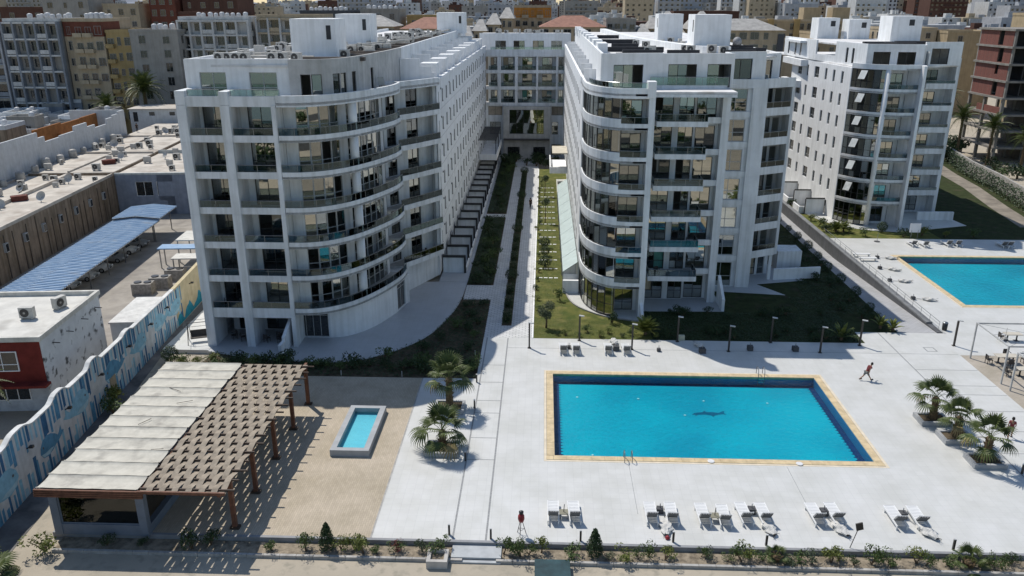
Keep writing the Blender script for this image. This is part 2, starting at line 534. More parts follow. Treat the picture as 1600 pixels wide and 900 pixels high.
struct('side_patio', MB().prism([(-36.0, 69.2), (-31.52, 69.2), (-31.52, 90), (-36.6, 90)], -0.42, 0.01), DECKW)
struct('ground_terrace', MB().box(-12.1, -8.72, 90.0, 171.9, -0.4, 0.03), PATIO)
patB = smooth_line([(2.55, 150), (2.5, 110), (2.55, 91.0), (2.7, 87.0), (3.3, 83.6), (4.6, 81.3), (7.0, 79.2), (10.4, 77.9)], 4)
struct('entrance_patio', MB().prism(patB + [(10.6, 85.6), (9, 90), (5, 150)], -0.4, 0.02), DECKW)
pe = MB().ribbon(patB[4:], 0.16, -0.3, 0.10)
struct('patio_edging', pe, KERB)
struct('ground_floor_patio', MB().prism([(10.62, 81.2), (19.6, 81.4), (19.6, 88.0), (27.6, 86.9), (25.2, 90.6), (31.2, 92.2), (28.4, 99), (24, 99), (10.62, 99)], -0.4, 0.0), PATIO)
rp_ = MB()
rp_.add([(35.8, 76.1, -2.4), (39.62, 76.1, -2.4), (39.62, 150, -2.4), (35.8, 150, -2.4), (35.8, 76.1, -.012), (39.62, 76.1, -.012), (39.62, 106, -1.5), (35.8, 106, -1.5), (35.8, 150, -1.5), (39.62, 150, -1.5)],
        [(0, 3, 2, 1), (4, 5, 6, 7), (7, 6, 9, 8), (0, 1, 5, 4)])
struct('service_ramp', rp_, RAMPP)
patC = smooth_line([(39.9, 150), (40.6, 137), (41.4, 125), (43.6, 118.6), (47.2, 115.6), (51.5, 114.6)], 4)
struct('hotel_patio', MB().prism(patC + [(63.0, 118.6), (61.4, 131), (60, 150)], -0.4, 0.012), DECKW)
# alley beside the painted wall
struct('alley', MB().prism([(-31.0, 30), (-33.6, 30), (-38.6, 92), (-36.4, 92), (-36.1, 80), (-36.0, 70), (-34.2, 57), (-32.5, 45)], -0.5, GZ + 0.02), ASPH)


# ---------------------------------------------------------------- swimming pools
def water_mat(name, tint, refl_rough=0.04):
    m = bpy.data.materials.new(name); m.use_nodes = True
    N = m.node_tree.nodes; L = m.node_tree.links
    N.remove(N['Principled BSDF'])
    gl = N.new('ShaderNodeBsdfGlossy'); gl.inputs['Roughness'].default_value = refl_rough
    tr = N.new('ShaderNodeBsdfTransparent'); tr.inputs['Color'].default_value = (*tint, 1)
    fr = N.new('ShaderNodeFresnel'); fr.inputs['IOR'].default_value = 1.33
    g = N.new('ShaderNodeNewGeometry')
    nz = N.new('ShaderNodeTexNoise'); nz.inputs['Scale'].default_value = 2.4; nz.inputs['Detail'].default_value = 7
    L.new(g.outputs['Position'], nz.inputs['Vector'])
    bp = N.new('ShaderNodeBump'); bp.inputs['Strength'].default_value = 0.8; bp.inputs['Distance'].default_value = 0.12
    L.new(nz.outputs['Fac'], bp.inputs['Height'])
    L.new(bp.outputs['Normal'], gl.inputs['Normal']); L.new(bp.outputs['Normal'], fr.inputs['Normal'])
    mx = N.new('ShaderNodeMixShader')
    L.new(fr.outputs[0], mx.inputs[0]); L.new(tr.outputs[0], mx.inputs[1]); L.new(gl.outputs[0], mx.inputs[2])
    L.new(mx.outputs[0], N['Material Output'].inputs['Surface'])
    return m


def mosaic(name, c1, c2, s=2.6, big=0.25):
    """blue pool mosaic: small tone changes for tiles and painted water sparkle and a slow drift"""
    m = bpy.data.materials.new(name); m.use_nodes = True
    N = m.node_tree.nodes; L = m.node_tree.links
    b = N['Principled BSDF']; b.inputs['Roughness'].default_value = 0.35
    g = N.new('ShaderNodeNewGeometry')
    n1 = N.new('ShaderNodeTexNoise'); n1.inputs['Scale'].default_value = s; n1.inputs['Detail'].default_value = 9; n1.inputs['Roughness'].default_value = 0.75
    n2 = N.new('ShaderNodeTexNoise'); n2.inputs['Scale'].default_value = big; n2.inputs['Detail'].default_value = 2
    L.new(g.outputs['Position'], n1.inputs['Vector']); L.new(g.outputs['Position'], n2.inputs['Vector'])
    ad = N.new('ShaderNodeMath'); ad.operation = 'MULTIPLY_ADD'; ad.inputs[1].default_value = 0.45
    L.new(n1.outputs['Fac'], ad.inputs[0])
    ml = N.new('ShaderNodeMath'); ml.operation = 'MULTIPLY'; ml.inputs[1].default_value = 0.55
    L.new(n2.outputs['Fac'], ml.inputs[0]); L.new(ml.outputs[0], ad.inputs[2])
    r = N.new('ShaderNodeValToRGB')
    r.color_ramp.elements[0].position = 0.38; r.color_ramp.elements[0].color = (*c2, 1)
    r.color_ramp.elements[1].position = 0.62; r.color_ramp.elements[1].color = (*c1, 1)
    L.new(ad.outputs[0], r.inputs['Fac']); L.new(r.outputs['Color'], b.inputs['Base Color'])
    return m


NAVY = mosaic('navy_mosaic', (0.008, 0.03, 0.12), (0.004, 0.018, 0.075))
CYANM = mosaic('cyan_mosaic_sparkle', (0.0, 0.45, 0.56), (0.0, 0.28, 0.405), 4.5, 0.12)  # mosaic tones, contrast raised to suggest light sparkling in the water
MIDB = mosaic('blue_wall_mosaic', (0.01, 0.17, 0.36), (0.006, 0.12, 0.28))
WATER = water_mat('pool_water', (0.72, 0.95, 0.97))


def pool(R, label, depth, border, floor=CYANM):
    x0, x1, y0, y1 = R
    p = thing('swimming_pool', label, 'pool', ((x0 + x1) / 2, (y0 + y1) / 2, 0))
    b = MB()
    b.sheet([(x0, y0), (x1, y0), (x1, y1), (x0, y1)], -depth)
    b.build('pool_floor', floor, p)
    w = MB()
    w.box(x0 - .25, x0, y0 - .25, y1 + .25, -depth - .1, -0.03).box(x1, x1 + .25, y0 - .25, y1 + .25, -depth - .1, -0.03)
    w.box(x0, x1, y0 - .25, y0, -depth - .1, -0.03).box(x0, x1, y1, y1 + .25, -depth - .1, -0.03)
    w.build('pool_wall', MIDB, p)
    # navy border on the floor with a toothed inner edge
    bw = border; t = 0.22
    e = MB()
    n = int((y1 - y0) / 0.44)
    for side in (0, 1):
        xo = x0 if side == 0 else x1
        sg = 1 if side == 0 else -1
        e.sheet([(xo, y0), (xo + sg * bw, y0), (xo + sg * bw, y1), (xo, y1)], -depth + .004)
        for i in range(n):
            ya = y0 + i * (y1 - y0) / n
            e.sheet([(xo + sg * bw, ya), (xo + sg * (bw + t), ya + .11), (xo + sg * bw, ya + .22)], -depth + .004)
    n = int((x1 - x0 - 2 * bw) / 0.44)
    for (yo, sg) in ((y0, 1), (y1, -1)):
        e.sheet([(x0 + bw, yo), (x1 - bw, yo), (x1 - bw, yo + sg * bw), (x0 + bw, yo + sg * bw)], -depth + .004)
    e.build('border_tiles', NAVY, p)
    # rim: pale outer band and a ring of single coping stones
    r = MB().holes(x0 - .79, x1 + .83, y0 - .77, y1 + .74, -0.42, 0.008, [(x0 - .60, x1 + .62, y0 - .58, y1 + .56)])
    r.build('outer_rim', COPING2, p)
    cx, cy = OFS[p.name][0], OFS[p.name][1]
    sx = (x1 - x0 + .2) / round((x1 - x0) / 0.92)
    sy = (y1 - y0 - .0) / round((y1 - y0) / 0.92)
    mh = MB().box(-sx / 2 + .006, sx / 2 - .006, -.28, .28, -0.2, 0.03).mesh('coping_stone', COPING)
    mv = MB().box(-.28, .28, -sy / 2 + .006, sy / 2 - .006, -0.2, 0.03).mesh('coping_stone', COPING)
    # corner stones keep the two runs apart
    for yy in (y0 - .275, y1 + .275):
        nx = round((x1 - x0) / 0.92)
        for i in range(nx):
            put('coping_stone', mh, p, (x0 - .1 + (i + .5) * sx - cx, yy - cy, RND.uniform(-.003, .003)))
    for xx in (x0 - .3, x1 + .3):
        ny = round((y1 - y0) / 0.92)
        for i in range(ny):
            put('coping_stone', mv, p, (xx - cx, y0 + (i + .5) * sy - cy, RND.uniform(-.003, .003)))
    mc = MB().box(-.26, .26, -.26, .26, -0.2, 0.028).mesh('corner_stone', COPING)
    for xx in (x0 - .37, x1 + .37):
        for yy in (y0 - .29, y1 + .29):
            put('corner_stone', mc, p, (xx - cx, yy - cy, 0))
    MB().sheet([(x0, y0), (x1, y0), (x1, y1), (x0, y1)], -0.07).build('water', WATER, p)
    return p


P1 = pool(POOL, 'large blue rectangular swimming pool with a dolphin mosaic on its floor', 0.78, 0.5)
P2 = pool(POOL2, 'blue swimming pool beside the railed ramp, without a dolphin', 0.78, 0.5)
# dolphin mosaic lying on the pool floor
dol = [(12.5, 59.55), (12.75, 59.85), (13.1, 59.95), (13.45, 60.0), (13.62, 60.28), (13.8, 60.02), (14.3, 60.05), (14.75, 59.95), (15.05, 60.2), (15.3, 60.3), (15.18, 59.95), (15.35, 59.6), (15.0, 59.72), (14.7, 59.62), (14.35, 59.45), (14.2, 59.2), (14.05, 59.45), (13.6, 59.6), (13.2, 59.55), (12.95, 59.5), (12.8, 59.3), (12.75, 59.5)]
MB().sheet([(p_[0], p_[1]) for p_ in dol], -0.78 + .006).build('dolphin_mosaic', mosaic('dolphin_blue', (0.0, 0.13, 0.24), (0.0, 0.07, 0.15), 6), P1)
lm = mat('underwater_lamp', (0.8, 0.85, 0.85), 0.2)
for (x, y) in ((3.2, 62.3), (8.4, 62.2), (13.9, 62.0), (19.2, 61.8), (4.0, 52.9), (9.8, 52.6), (15.6, 52.5), (21.6, 52.4), (11.9, 59.4)):
    MB().lathe([(.07, 0), (.1, .01), (.1, .025), (.06, .04)], (x, y, -0.775), 10).build('floor_inlet', lm, P1)

SKW = mat('skimmer_plastic', (0.72, 0.72, 0.72), 0.4)
for i, (x, y) in enumerate(((12.35, 51.05), (18.6, 50.95))):
    o = MB().lathe([(.24, 0.0), (.25, .03), (.2, .045), (.05, .05)], (0, 0, 0), 16).build('skimmer_lid', SKW)
    o.location = (x, y, 0.032)
    tag(o, 'round white skimmer lid set in the front pool coping', 'lid', 'skimmer lids in the front coping')


def ladder(x, y, ang, label):
    p = thing('pool_ladder', label, 'ladder', (x, y, 0.03), ang, None, True)
    for s in (-.27, .27):
        pts = [(s, -.42, 0), (s, -.42, .45), (s, -.36, .62), (s, -.18, .72), (s, .1, .70), (s, .28, .5), (s, .36, .1), (s, .36, -1.0)]
        MB().path(smooth_line(pts, 3), .03, 7).build('handrail', mat('brushed_rail_steel', (.20, .21, .22), .4, .5, metal=.5), p, True)
    for z in (-.25, -.5, -.75):
        MB().box(-.25, .25, .32, .42, z, z + .03).build('step', CHROME, p)


ladder(6.4, 51.05, 0, 'polished steel pool ladder rising from the front coping of the dolphin pool')
ladder(19.5, 65.62, PI, 'polished steel pool ladder at the garden side of the dolphin pool')
ladder(53.6, 84.0, 0, 'polished steel pool ladder on the near coping of the hotel pool')

# raised plunge pool on the beige terrace
RIM = mat('grey_plunge_rim', (0.36, 0.375, 0.39), 0.6, var=0.08)
pp = thing('plunge_pool', 'small raised plunge pool with a grey stone rim on beige paving', 'pool', (-13.75, 54.2, 0))
x0, x1, y0, y1 = -15.2, -12.35, 50.75, 57.7
MB().holes(x0, x1, y0, y1, -0.1, 0.5, [(x0 + .42, x1 - .42, y0 + .42, y1 - .42)]).build('rim', RIM, pp)
MB().sheet([(x0 + .42, y0 + .42), (x1 - .42, y0 + .42), (x1 - .42, y1 - .42), (x0 + .42, y1 - .42)], -0.012 + .02).build('basin_floor', mosaic('pale_pool_paint', (0.26, 0.58, 0.68), (0.19, 0.49, 0.61)), pp)
MB().sheet([(x0 + .42, y0 + .42), (x1 - .42, y0 + .42), (x1 - .42, y1 - .42), (x0 + .42, y1 - .42)], 0.16).build('water', WATER, pp)

# ================================================================== APARTMENT BLOCKS
WIN = {}


def window_meshes(w, h, cols, rows, frame_mat, th=0.07, deep=0.10):
    """frame mesh + pane mesh, origin at bottom centre, outside towards -Y"""
    key = (round(w, 2), round(h, 2), cols, tuple(rows), frame_mat.name)
    if key in WIN:
        return WIN[key]
    f = MB()
    f.box(-w / 2, w / 2, 0, deep, 0, th).box(-w / 2, w / 2, 0, deep, h - th, h)
    f.box(-w / 2, -w / 2 + th, 0, deep, th, h - th).box(w / 2 - th, w / 2, 0, deep, th, h - th)
    pw = (w - 2 * th) / cols
    for c in range(1, cols):
        x = -w / 2 + th + c * pw
        f.box(x - th * .4, x + th * .4, 0.005, deep - .005, th, h - th)
    zs = [th] + [r * h for r in rows] + [h - th]
    for r in rows:
        f.box(-w / 2 + th, w / 2 - th, 0.01, deep - .01, r * h - th * .4, r * h + th * .4)
    panes = []
    cells = []
    for c in range(cols):
        for r in range(len(zs) - 1):
            ww = pw; hh = zs[r + 1] - zs[r]
            kk = ('pane', round(ww, 2), round(hh, 2))
            if kk not in WIN:
                WIN[kk] = MB().box(-ww / 2, ww / 2, -.006, .006, -hh / 2, hh / 2)
            panes.append(WIN[kk])
            cells.append((-w / 2 + th + (c + .5) * pw, deep * .5, (zs[r] + zs[r + 1]) / 2, kk))
    WIN[key] = (f.mesh('window', frame_mat), cells)
    return WIN[key]


PANES = {}
CURT = [mat('curtain_' + n, c, .9, .1, var=.1, scale=2) for n, c in (('white', (.62, .62, .60)), ('cream', (.55, .47, .34)), ('teal', (.14, .36, .32)), ('grey', (.34, .34, .35)))]


def pane_mesh(kk, gm):
    k = (kk, gm.name)
    if k not in PANES:
        PANES[k] = WIN[kk].mesh('pane', gm)
    return PANES[k]


def add_window(parent, x, y, z, ang, w, h, cols=2, rows=(), frame=FRAME, glass=GLASS, opened=(), name='window', tilt=1.0):
    """window in world coordinates under a thing whose Empty is unrotated (or local coordinates)"""
    me, cells = window_meshes(w, h, cols, rows, frame)
    if glass is GLASS:
        glass = RND.choice([GLASS, GLASS, GLASS, GLASSM, GLASSM, GLASSD])
    o = OFS[parent.name]
    win = put(name, me, parent, (x - o[0], y - o[1], z - o[2]), (0, 0, ang))
    for i, (px, py, pz, kk) in enumerate(cells):
        if i in opened:
            continue
        pn = put('pane', pane_mesh(kk, glass), win, (px, py, pz), (rad(RND.gauss(0, .35)) * tilt, 0, rad(RND.gauss(0, .6)) * tilt))
    if glass in (GLASS, GLASSM, GLASSD, GLASSF) and RND.random() < .42:
        cw_ = w * RND.choice([.3, .45, .6, .95]); s_ = RND.choice([-1, 1])
        kc = ('curtain', round(cw_, 1), round(h, 1), RND.randrange(4))
        if kc not in WIN:
            m = MB(); n_ = max(4, int(cw_ / .09))
            vs = []
            for i in range(n_ + 1):
                xx = -cw_ / 2 + cw_ * i / n_
                vs += [(xx, .03 * (i % 2), .05), (xx, .03 * (i % 2), h - .06)]
            m.add(vs, [(2 * i, 2 * i + 2, 2 * i + 3, 2 * i + 1) for i in range(n_)])
            WIN[kc] = m.mesh('curtain', CURT[kc[3]])
        put('curtain', WIN[kc], win, (s_ * (w - cw_) / 2 * .95, .22, 0))
    return win


def facade(parent, A, B, z0, z1, ops, th=0.2, wmat=None, name='wall', setback=0.10):
    """wall from A to B seen from its right-hand side, real openings with windows set back in the reveal.
    ops: (s0, s1, za, zb, cols, rows, opened, frame, glass)"""
    A = Vector(A); B = Vector(B)
    L = (B - A).length
    d = (B - A) / L
    n = Vector((-d.y, d.x))                        # inwards
    ang = math.atan2(d.y, d.x)
    m = MB()

    def blk(s0, s1, za, zb):
        if s1 - s0 < 1e-3 or zb - za < 1e-3:
            return
        p = [A + d * s0, A + d * s1, A + d * s1 + n * th, A + d * s0 + n * th]
        m.prism([tuple(q) for q in p], za, zb)
    s = 0
    for op in sorted(ops, key=lambda q: q[0]):
        blk(s, op[0], z0, z1)
        blk(op[0], op[1], z0, op[2]); blk(op[0], op[1], op[3], z1)
        s = op[1]
        op = list(op) + [2, (), (), FRAME, GLASS][len(op) - 4:]
        c = A + d * ((op[0] + op[1]) / 2) + n * setback
        add_window(parent, c.x, c.y, op[2], ang, op[1] - op[0], op[3] - op[2], op[4], op[5], op[7], op[8], op[6])
    blk(s, L, z0, z1)
    return m.build(name, wmat or WHITE, parent)


def rail(parent, poly, z0, h, glass=RAILG, posts=1.4):
    """glass balustrade: sheet, top handrail and little posts"""
    r = MB().ribbon(offset(poly, .06), .016, z0, z0 + h - .03).build('balustrade_glass', glass, parent)
    c = MB()
    pl = offset(poly, .068)
    for a, b in zip(pl, pl[1:]):
        c.tube((a[0], a[1], z0 + h), (b[0], b[1], z0 + h), .026, n=6)
    for q in resample(pl, posts):
        c.box(q[0] - .018, q[0] + .018, q[1] - .018, q[1] + .018, z0, z0 + h - .02)
    c.build('handrail', STEEL, parent)


FH = 3.25


def zb(k):
    return FH * k


# ---------------------------------------------------------------- block A: curved front, long courtyard wing
A = thing('apartment_block', 'white apartment block with a bowed corner of stacked balconies above the pergola terrace', 'building', (-22, 90, 0))
ringA = smooth_line([(-23.2, 70.35), (-21.4, 70.45), (-19.7, 71.2), (-18.1, 72.8), (-16.8, 75.0), (-15.6, 77.9), (-14.8, 80.7), (-14.6, 83.0)], 4)
innerA = offset(ringA, 1.9)
sideA = [(-15.2, 85.1), (-13.3, 87.9), (-11.5, 90.9)]
WY = 72.9
COREY = 78.5
for k in range(0, 7):
    z = zb(k)
    f0 = z + .25 if k else 0.0
    # floor slab of the whole front (the upper ones carry the balconies)
    if k:
        s = MB()
        s.prism([(-31.9, 70.6), (-23.3, 70.6), (-23.3, COREY), (-31.9, COREY)], z + .02, z + .22)
        s.between(ringA, offset(ringA, 5.2), z + .015, z + .215)
        s.prism([(-15.2, 85.3), (-11.7, 90.9), (-17.5, 92), (-20, 84)], z + .01, z + .21)
        s.build('floor_slab', GREYREND, A)
        bandz = (z, z + .62)
        b = MB().box(-31.1, -28.1, 70.4, 70.6, *bandz)
        b.build('balcony_band', WHITE, A)
        MB().box(-27.3, -23.65, 70.4, 70.6, *bandz).build('balcony_band', WHITE, A)
        MB().ribbon(ringA, .2, *bandz).build('curved_balcony_band', WHITE, A)
        rail(A, [(-31.0, 70.4), (-28.2, 70.4)], z + .62, .62)
        rail(A, [(-27.2, 70.4), (-23.7, 70.4)], z + .62, .62)
        rail(A, ringA, z + .62, .66)
        MB().ribbon(sideA, .2, z, z + .55).build('balcony_band', WHITE, A)
        rail(A, sideA, z + .55, .68)
    ztop = zb(k + 1)
    lo = f0 + .03
    # flat bays: sliding doors
    if k:
        op1 = RND.choice([(), (0,), (), (1,)])
        op2 = RND.choice([(), (1,), (0,), ()])
        facade(A, (-31.1, WY), (-28.1, WY), z + .22, ztop, [(.3, 2.5, lo, lo + 2.7, 2, (.34,), op1)])
        facade(A, (-27.3, WY), (-23.65, WY), z + .22, ztop, [(.6, 3.0, lo, lo + 2.7, 2, (.34,), op2)])
        # curved window wall on the inner curve: two long glazed runs with a column between
        pts = resample(innerA, 1.12)
        n = len(pts)
        for (a, e) in ((1, 5), (6, n - 2)):
            pl = pts[a:e + 1]
            fr = MB()
            for q0, q1 in zip(pl, pl[1:]):
                dd = Vector((q1[0] - q0[0], q1[1] - q0[1]))
                aa = math.atan2(dd.y, dd.x)
                c = ((q0[0] + q1[0]) / 2, (q0[1] + q1[1]) / 2)
                gone = (0, 1) if RND.random() < .13 else ()
                add_window(A, c[0], c[1], lo, aa, dd.length, 2.75, 1, (.36,), FRAMEW, GLASS, gone, 'glazed_panel')
        mw = MB()
        for (a, e) in ((0, 1), (5, 6), (n - 2, n - 1)):
            q0, q1 = pts[a], pts[e]
            dd = (Vector(q1) - Vector(q0)).normalized(); nn = Vector((-dd.y, dd.x)) * .2
            mw.prism([q0, q1, (q1[0] + nn.x, q1[1] + nn.y), (q0[0] + nn.x, q0[1] + nn.y)], z + .22, ztop)
        mw.ribbon(pts, .2, lo + 2.75, ztop)
        mw.build('curved_wall', WHITE, A)
        # side balcony wall with a door and a window
        sA = Vector((-17.0, 85.9)); sB = Vector((-12.6, 92.4))
        facade(A, sA, sB, z + .22, ztop, [(.5, 1.9, lo, lo + 2.6, 2, (.36,), (1,) if RND.random() < .4 else ()), (3.6, 5.4, lo, lo + 2.6, 2, (.36,), ())])
    # round column on the curve
    if k:
        c = resample(ringA, 1.12)
        cx, cy = -17.55, 74.6
        MB().lathe([(.42, z + .2), (.42, ztop)], (cx, cy, 0), 18).build('column', WHITE, A, True)
# piers and partition walls of the flat bays
for (xa, xb, zt, y0) in ((-31.95, -31.1, 23.95, 70.2), (-28.1, -27.3, 23.9, 70.2), (-23.65, -23.25, 22.75, 70.32)):
    p = MB()
    for k in range(0, 8):
        z0 = zb(k) + .012 if k else 0
        z1 = min(zt, zb(k + 1) - .012) if k < 7 else zt
        if z1 > z0:
            p.box(xa, xb, y0, WY + .2, z0, z1)
    p.box(xa + .02, xb - .02, y0 + .03, WY + .18, 0, min(zt, 22.7))
    p.build('pier', WHITE, A)
MB().prism([(-12.78, 92.1), (-11.86, 90.92), (-11.7, 91.3), (-12.35, 93.2)], 3.3, 22.7).build('corner_wall', WHITE, A)
# left end wall, dark core behind the windows
MB().box(-31.95, -31.7, WY + .2, 100, 0, 22.75).build('end_wall', WHITE, A)
MB().prism([(-31.7, COREY), (-22, COREY), (-19.5, 81), (-17.6, 86), (-16.6, 92), (-31.7, 92)], 0.02, 22.7).build('core_wall', INTERIOR, A)
# ground floor
facade(A, (-24.1, 72.7), (-20.6, 72.7), 0, 3.25, [(.25, 3.3, 0.05, 2.95, 4, (.78,), (), FRAMEW, DARKGLASS)])
gw = smooth_line([(-20.6, 72.7), (-19.2, 73.1), (-17.8, 74.4), (-16.5, 76.6), (-15.55, 79.2), (-15.3, 80.0)], 4)
MB().ribbon(gw, .25, 0, 3.25).build('curved_wall', WHITE2, A)
facade(A, (-15.3, 80.0), (-14.75, 82.6), 0, 3.25, [(.15, 2.4, 0.05, 2.9, 2, (.82,), (), FRAMEW, DARKGLASS)])
MB().prism([(-14.75, 82.6), (-14.5, 83.2), (-15.5, 86), (-12.4, 92.6), (-16, 92.6), (-17, 84)], 0, 3.25).build('wall', WHITE, A)
facade(A, (-31.0, 74.6), (-24.1, 74.6), 0, 3.25, [(.6, 2.8, .05, 2.6, 2, (), (0,)), (3.4, 5.6, .05, 2.6, 2, (), ())])
MB().box(-31.9, -23.3, 70.42, 70.62, 2.9, 3.25).build('entrance_beam', WHITE, A)
MB().prism([(-24.35, 67.9), (-24.05, 67.9), (-24.0, 72.65), (-24.3, 72.65)], 0, 1.15).build('garden_wall', WHITE2, A)
dw = MB()
dw.add([(-24.3, 72.62, 0), (-24.0, 72.62, 0), (-24.0, 72.62, 2.9), (-24.3, 72.62, 2.9), (-24.3, 69.0, 0), (-24.0, 69.0, 0), (-24.0, 69.0, 1.5), (-24.3, 69.0, 1.5)],
       [(0, 3, 2, 1), (4, 5, 6, 7), (0, 4, 7, 3), (1, 2, 6, 5), (3, 7, 6, 2), (0, 1, 5, 4)])
dw.build('sloping_wall', WHITE2, A)
# terrace level
MB().prism([(-31.9, 70.4), (-23.2, 70.4)] + ringA + sideA + [(-12.02, 91.6), (-12.02, 172), (-31.9, 172)], 22.72, 22.95).build('terrace_slab', ROOFW, A)
MB().box(-31.1, -28.1, 70.38, 70.62, 22.6, 23.5).build('terrace_band', WHITE, A)
MB().box(-27.3, -23.25, 70.38, 70.62, 22.6, 23.5).build('terrace_band', WHITE, A)
curl = ringA + smooth_line([(-14.6, 83.0), (-14.75, 84.1), (-15.5, 84.7), (-16.3, 84.5)], 4)[1:]
MB().ribbon(curl, .24, 22.58, 23.55).build('curved_terrace_band', WHITE, A)
MB().ribbon(sideA, .24, 22.6, 23.45).build('terrace_band', WHITE, A)
rail(A, [(-31.0, 70.6), (-28.2, 70.6)], 23.5, .55, RAILCLEAR)
rail(A, [(-27.2, 70.6), (-22.9, 70.6)], 23.5, .55, RAILCLEAR)
# penthouse: white flat part, grey bowed part
facade(A, (-32.0, 73.2), (-22.6, 73.2), 22.95, 26.45, [(1.2, 3.6, 23.05, 25.3, 2, (.4,), (), FRAMEW, GLASSF), (5.7, 8.2, 23.05, 25.3, 2, (.4,), (), FRAMEW, GLASSF)], .25, WHITE2)
for x in (-31.3, -27.9, -26.9, -23.2):
    MB().lathe([(.02, 0), (.14, 0), (.14, .05), (.1, .08)], (0, 0, 0), 12).build('wall_lamp', DARKMETAL, A).matrix_local = Matrix.Translation((x + 22, 73.17 - 90, 25.0)) @ Matrix.Rotation(PI / 2, 4, 'X')
curveP = smooth_line([(-22.6, 72.9), (-20.6, 72.85), (-19.0, 73.6), (-18.0, 75.6), (-17.4, 78.5), (-16.9, 82.5), (-16.4, 88.0), (-16.1, 94.0)], 4)
pp_ = resample(curveP, 1.0)
wl_ = {}
ops = {1: 'd', 2: 'w', 4: 'w', 5: 'w', 7: 'd', 12: 'd'}
solid = MB()
for i, (q0, q1) in enumerate(zip(pp_, pp_[1:])):
    if i in ops:
        dd = Vector(q1) - Vector(q0)
        L_ = dd.length
        facade(A, q0, q1, 22.95, 25.3, [(.04, L_ - .04, 23.0, 25.15, 1, (), (0,) if ops[i] == 'd' else (), FRAME, GLASSF)], .25, GREYREND)
    else:
        solid.ribbon([q0, q1], .25, 22.95, 25.3)
solid.ribbon(pp_, .25, 25.3, 26.45)
solid.build('bowed_penthouse_wall', GREYREND, A)
MB().box(-31.7, -17.8, 77.5, 77.7, 22.95, 26.0).build('core_wall', INTERIOR, A)
MB().box(-16.35, -16.1, 94.0, 171.9, 22.95, 26.45).build('penthouse_wall', WHITE, A)
MB().prism([(-32.0, 73.25)] + [(p[0] - .02, p[1] + .05) for p in offset(pp_, .1)] + [(-16.2, 171.8), (-32.0, 171.8)], 25.75, 25.95).build('roof', ROOFW, A)
MB().box(-32.1, -31.85, 73.25, 172, 22.95, 26.4).build('roof_parapet', WHITE2, A)
# long courtyard facade
FX = -12.0
fl = MB()
fl.box(FX - .3, FX, 90.9, 171.9, 3.3, 22.75)
fl.box(-16.0, FX - .3, 92.5, 171.9, 0, 3.3)
fl.build('courtyard_wall', WHITE, A)
MB().box(FX - .28, FX + .06, 90.9, 171.9, 22.7, 23.05).build('parapet', WHITE, A)
for k in range(1, 7):
    j = MB().box(FX, FX + .012, 90.95, 171.8, zb(k) - .03, zb(k) + .03)
    j.build('floor_joint', mat('joint_grey', (0.5, 0.5, 0.5), 0.8), A)  # thin grey line along each floor joint
LOUV = mat('louvre_grey', (0.10, 0.10, 0.095), 0.6)
lv = MB()
lv.box(-.06, .04, -.36, -.31, 0, 1.4).box(-.06, .04, .31, .36, 0, 1.4).box(-.06, .04, -.31, .31, 1.35, 1.4).box(-.06, .10, -.36, .36, -.05, 0)
lvm = lv.mesh('window', mat('louvre_frame', (.26, .26, .25), .6))
lpm = MB().box(-.045, -.03, -.31, .31, 0, 1.35).mesh('pane', DARKGLASS)
for k in range(1, 7):
    y = 93.2
    i = 0
    while y < 170:
        w = put('window', lvm, A, (FX + .02 + 22, y - 90, zb(k) + .75))
        put('pane', lpm, w)
        y += 4.02
        i += 1
for k in range(1, 7):
    for i in range(9):
        y = 95.7 + i * 8.6
        vv = MB().box(FX + .01, FX + .10, y - .10, y + .10, zb(k) + 2.2, zb(k) + 2.4)
        vv.build('vent', LOUV, A)
# terrace partition walls: stepped fins on the long roof terrace
for i in range(9):
    y = 92.8 + i * 8.6
    p = MB()
    p.box(-16.1, -13.9, y, y + .2, 22.95, 25.3).box(-13.9, -12.6, y, y + .2, 22.95, 24.5).box(-12.6, FX - .3, y, y + .2, 22.95, 23.8)
    p.build('terrace_partition', WHITE2, A)
    p = MB().box(-14.3, -12.4, y + 3.2, y + 5.6, 22.96, 24.6)
    p.build('roof_housing', WHITE2, A)
# ground floor fins with dark frames along the courtyard
for i in range(17):
    y = 93.5 + i * 4.55
    MB().box(FX, FX + 2.55, y, y + .14, 0.03, 2.0).build('terrace_divider', WHITE, A)
    fr = MB().box(FX, FX + 2.8, y - .22, y - .02, 2.0, 2.3).box(FX + 2.55, FX + 2.8, y - .22, y - .02, .03, 2.0)
    fr.build('dark_frame', DARKMETAL, A)
    MB().box(FX + .0, FX + .03, y + 1.2, y + 3.2, .1, 2.3).build('patio_door', DARKGLASS, A)
    MB().box(FX + 2.7, FX + 2.85, y + .3, y + 4.2, .02, .62).build('low_wall', WHITE2, A)
# far end: metal entrance canopy and balcony by the link block
fb = MB().box(FX, FX + 3.4, 150, 168, 3.5, 3.7).box(FX + 3.2, FX + 3.4, 150, 168, 3.7, 4.6).box(FX, FX + 3.2, 150, 150.2, 3.7, 4.6)
fb.build('gallery', WHITE2, A)
fc = MB()
for i in range(13):
    fc.box(FX + .01, FX + 3.3, 150 + i * 1.4, 150.5 + i * 1.4, 7.2, 7.32)
fc.box(FX + 3.15, FX + 3.3, 150, 168, 7.0, 7.2)
for y in (150.2, 159, 167.7):
    fc.box(FX + 3.15, FX + 3.27, y, y + .12, 3.7, 7.0)
fc.build('gallery_canopy', DARKMETAL, A)
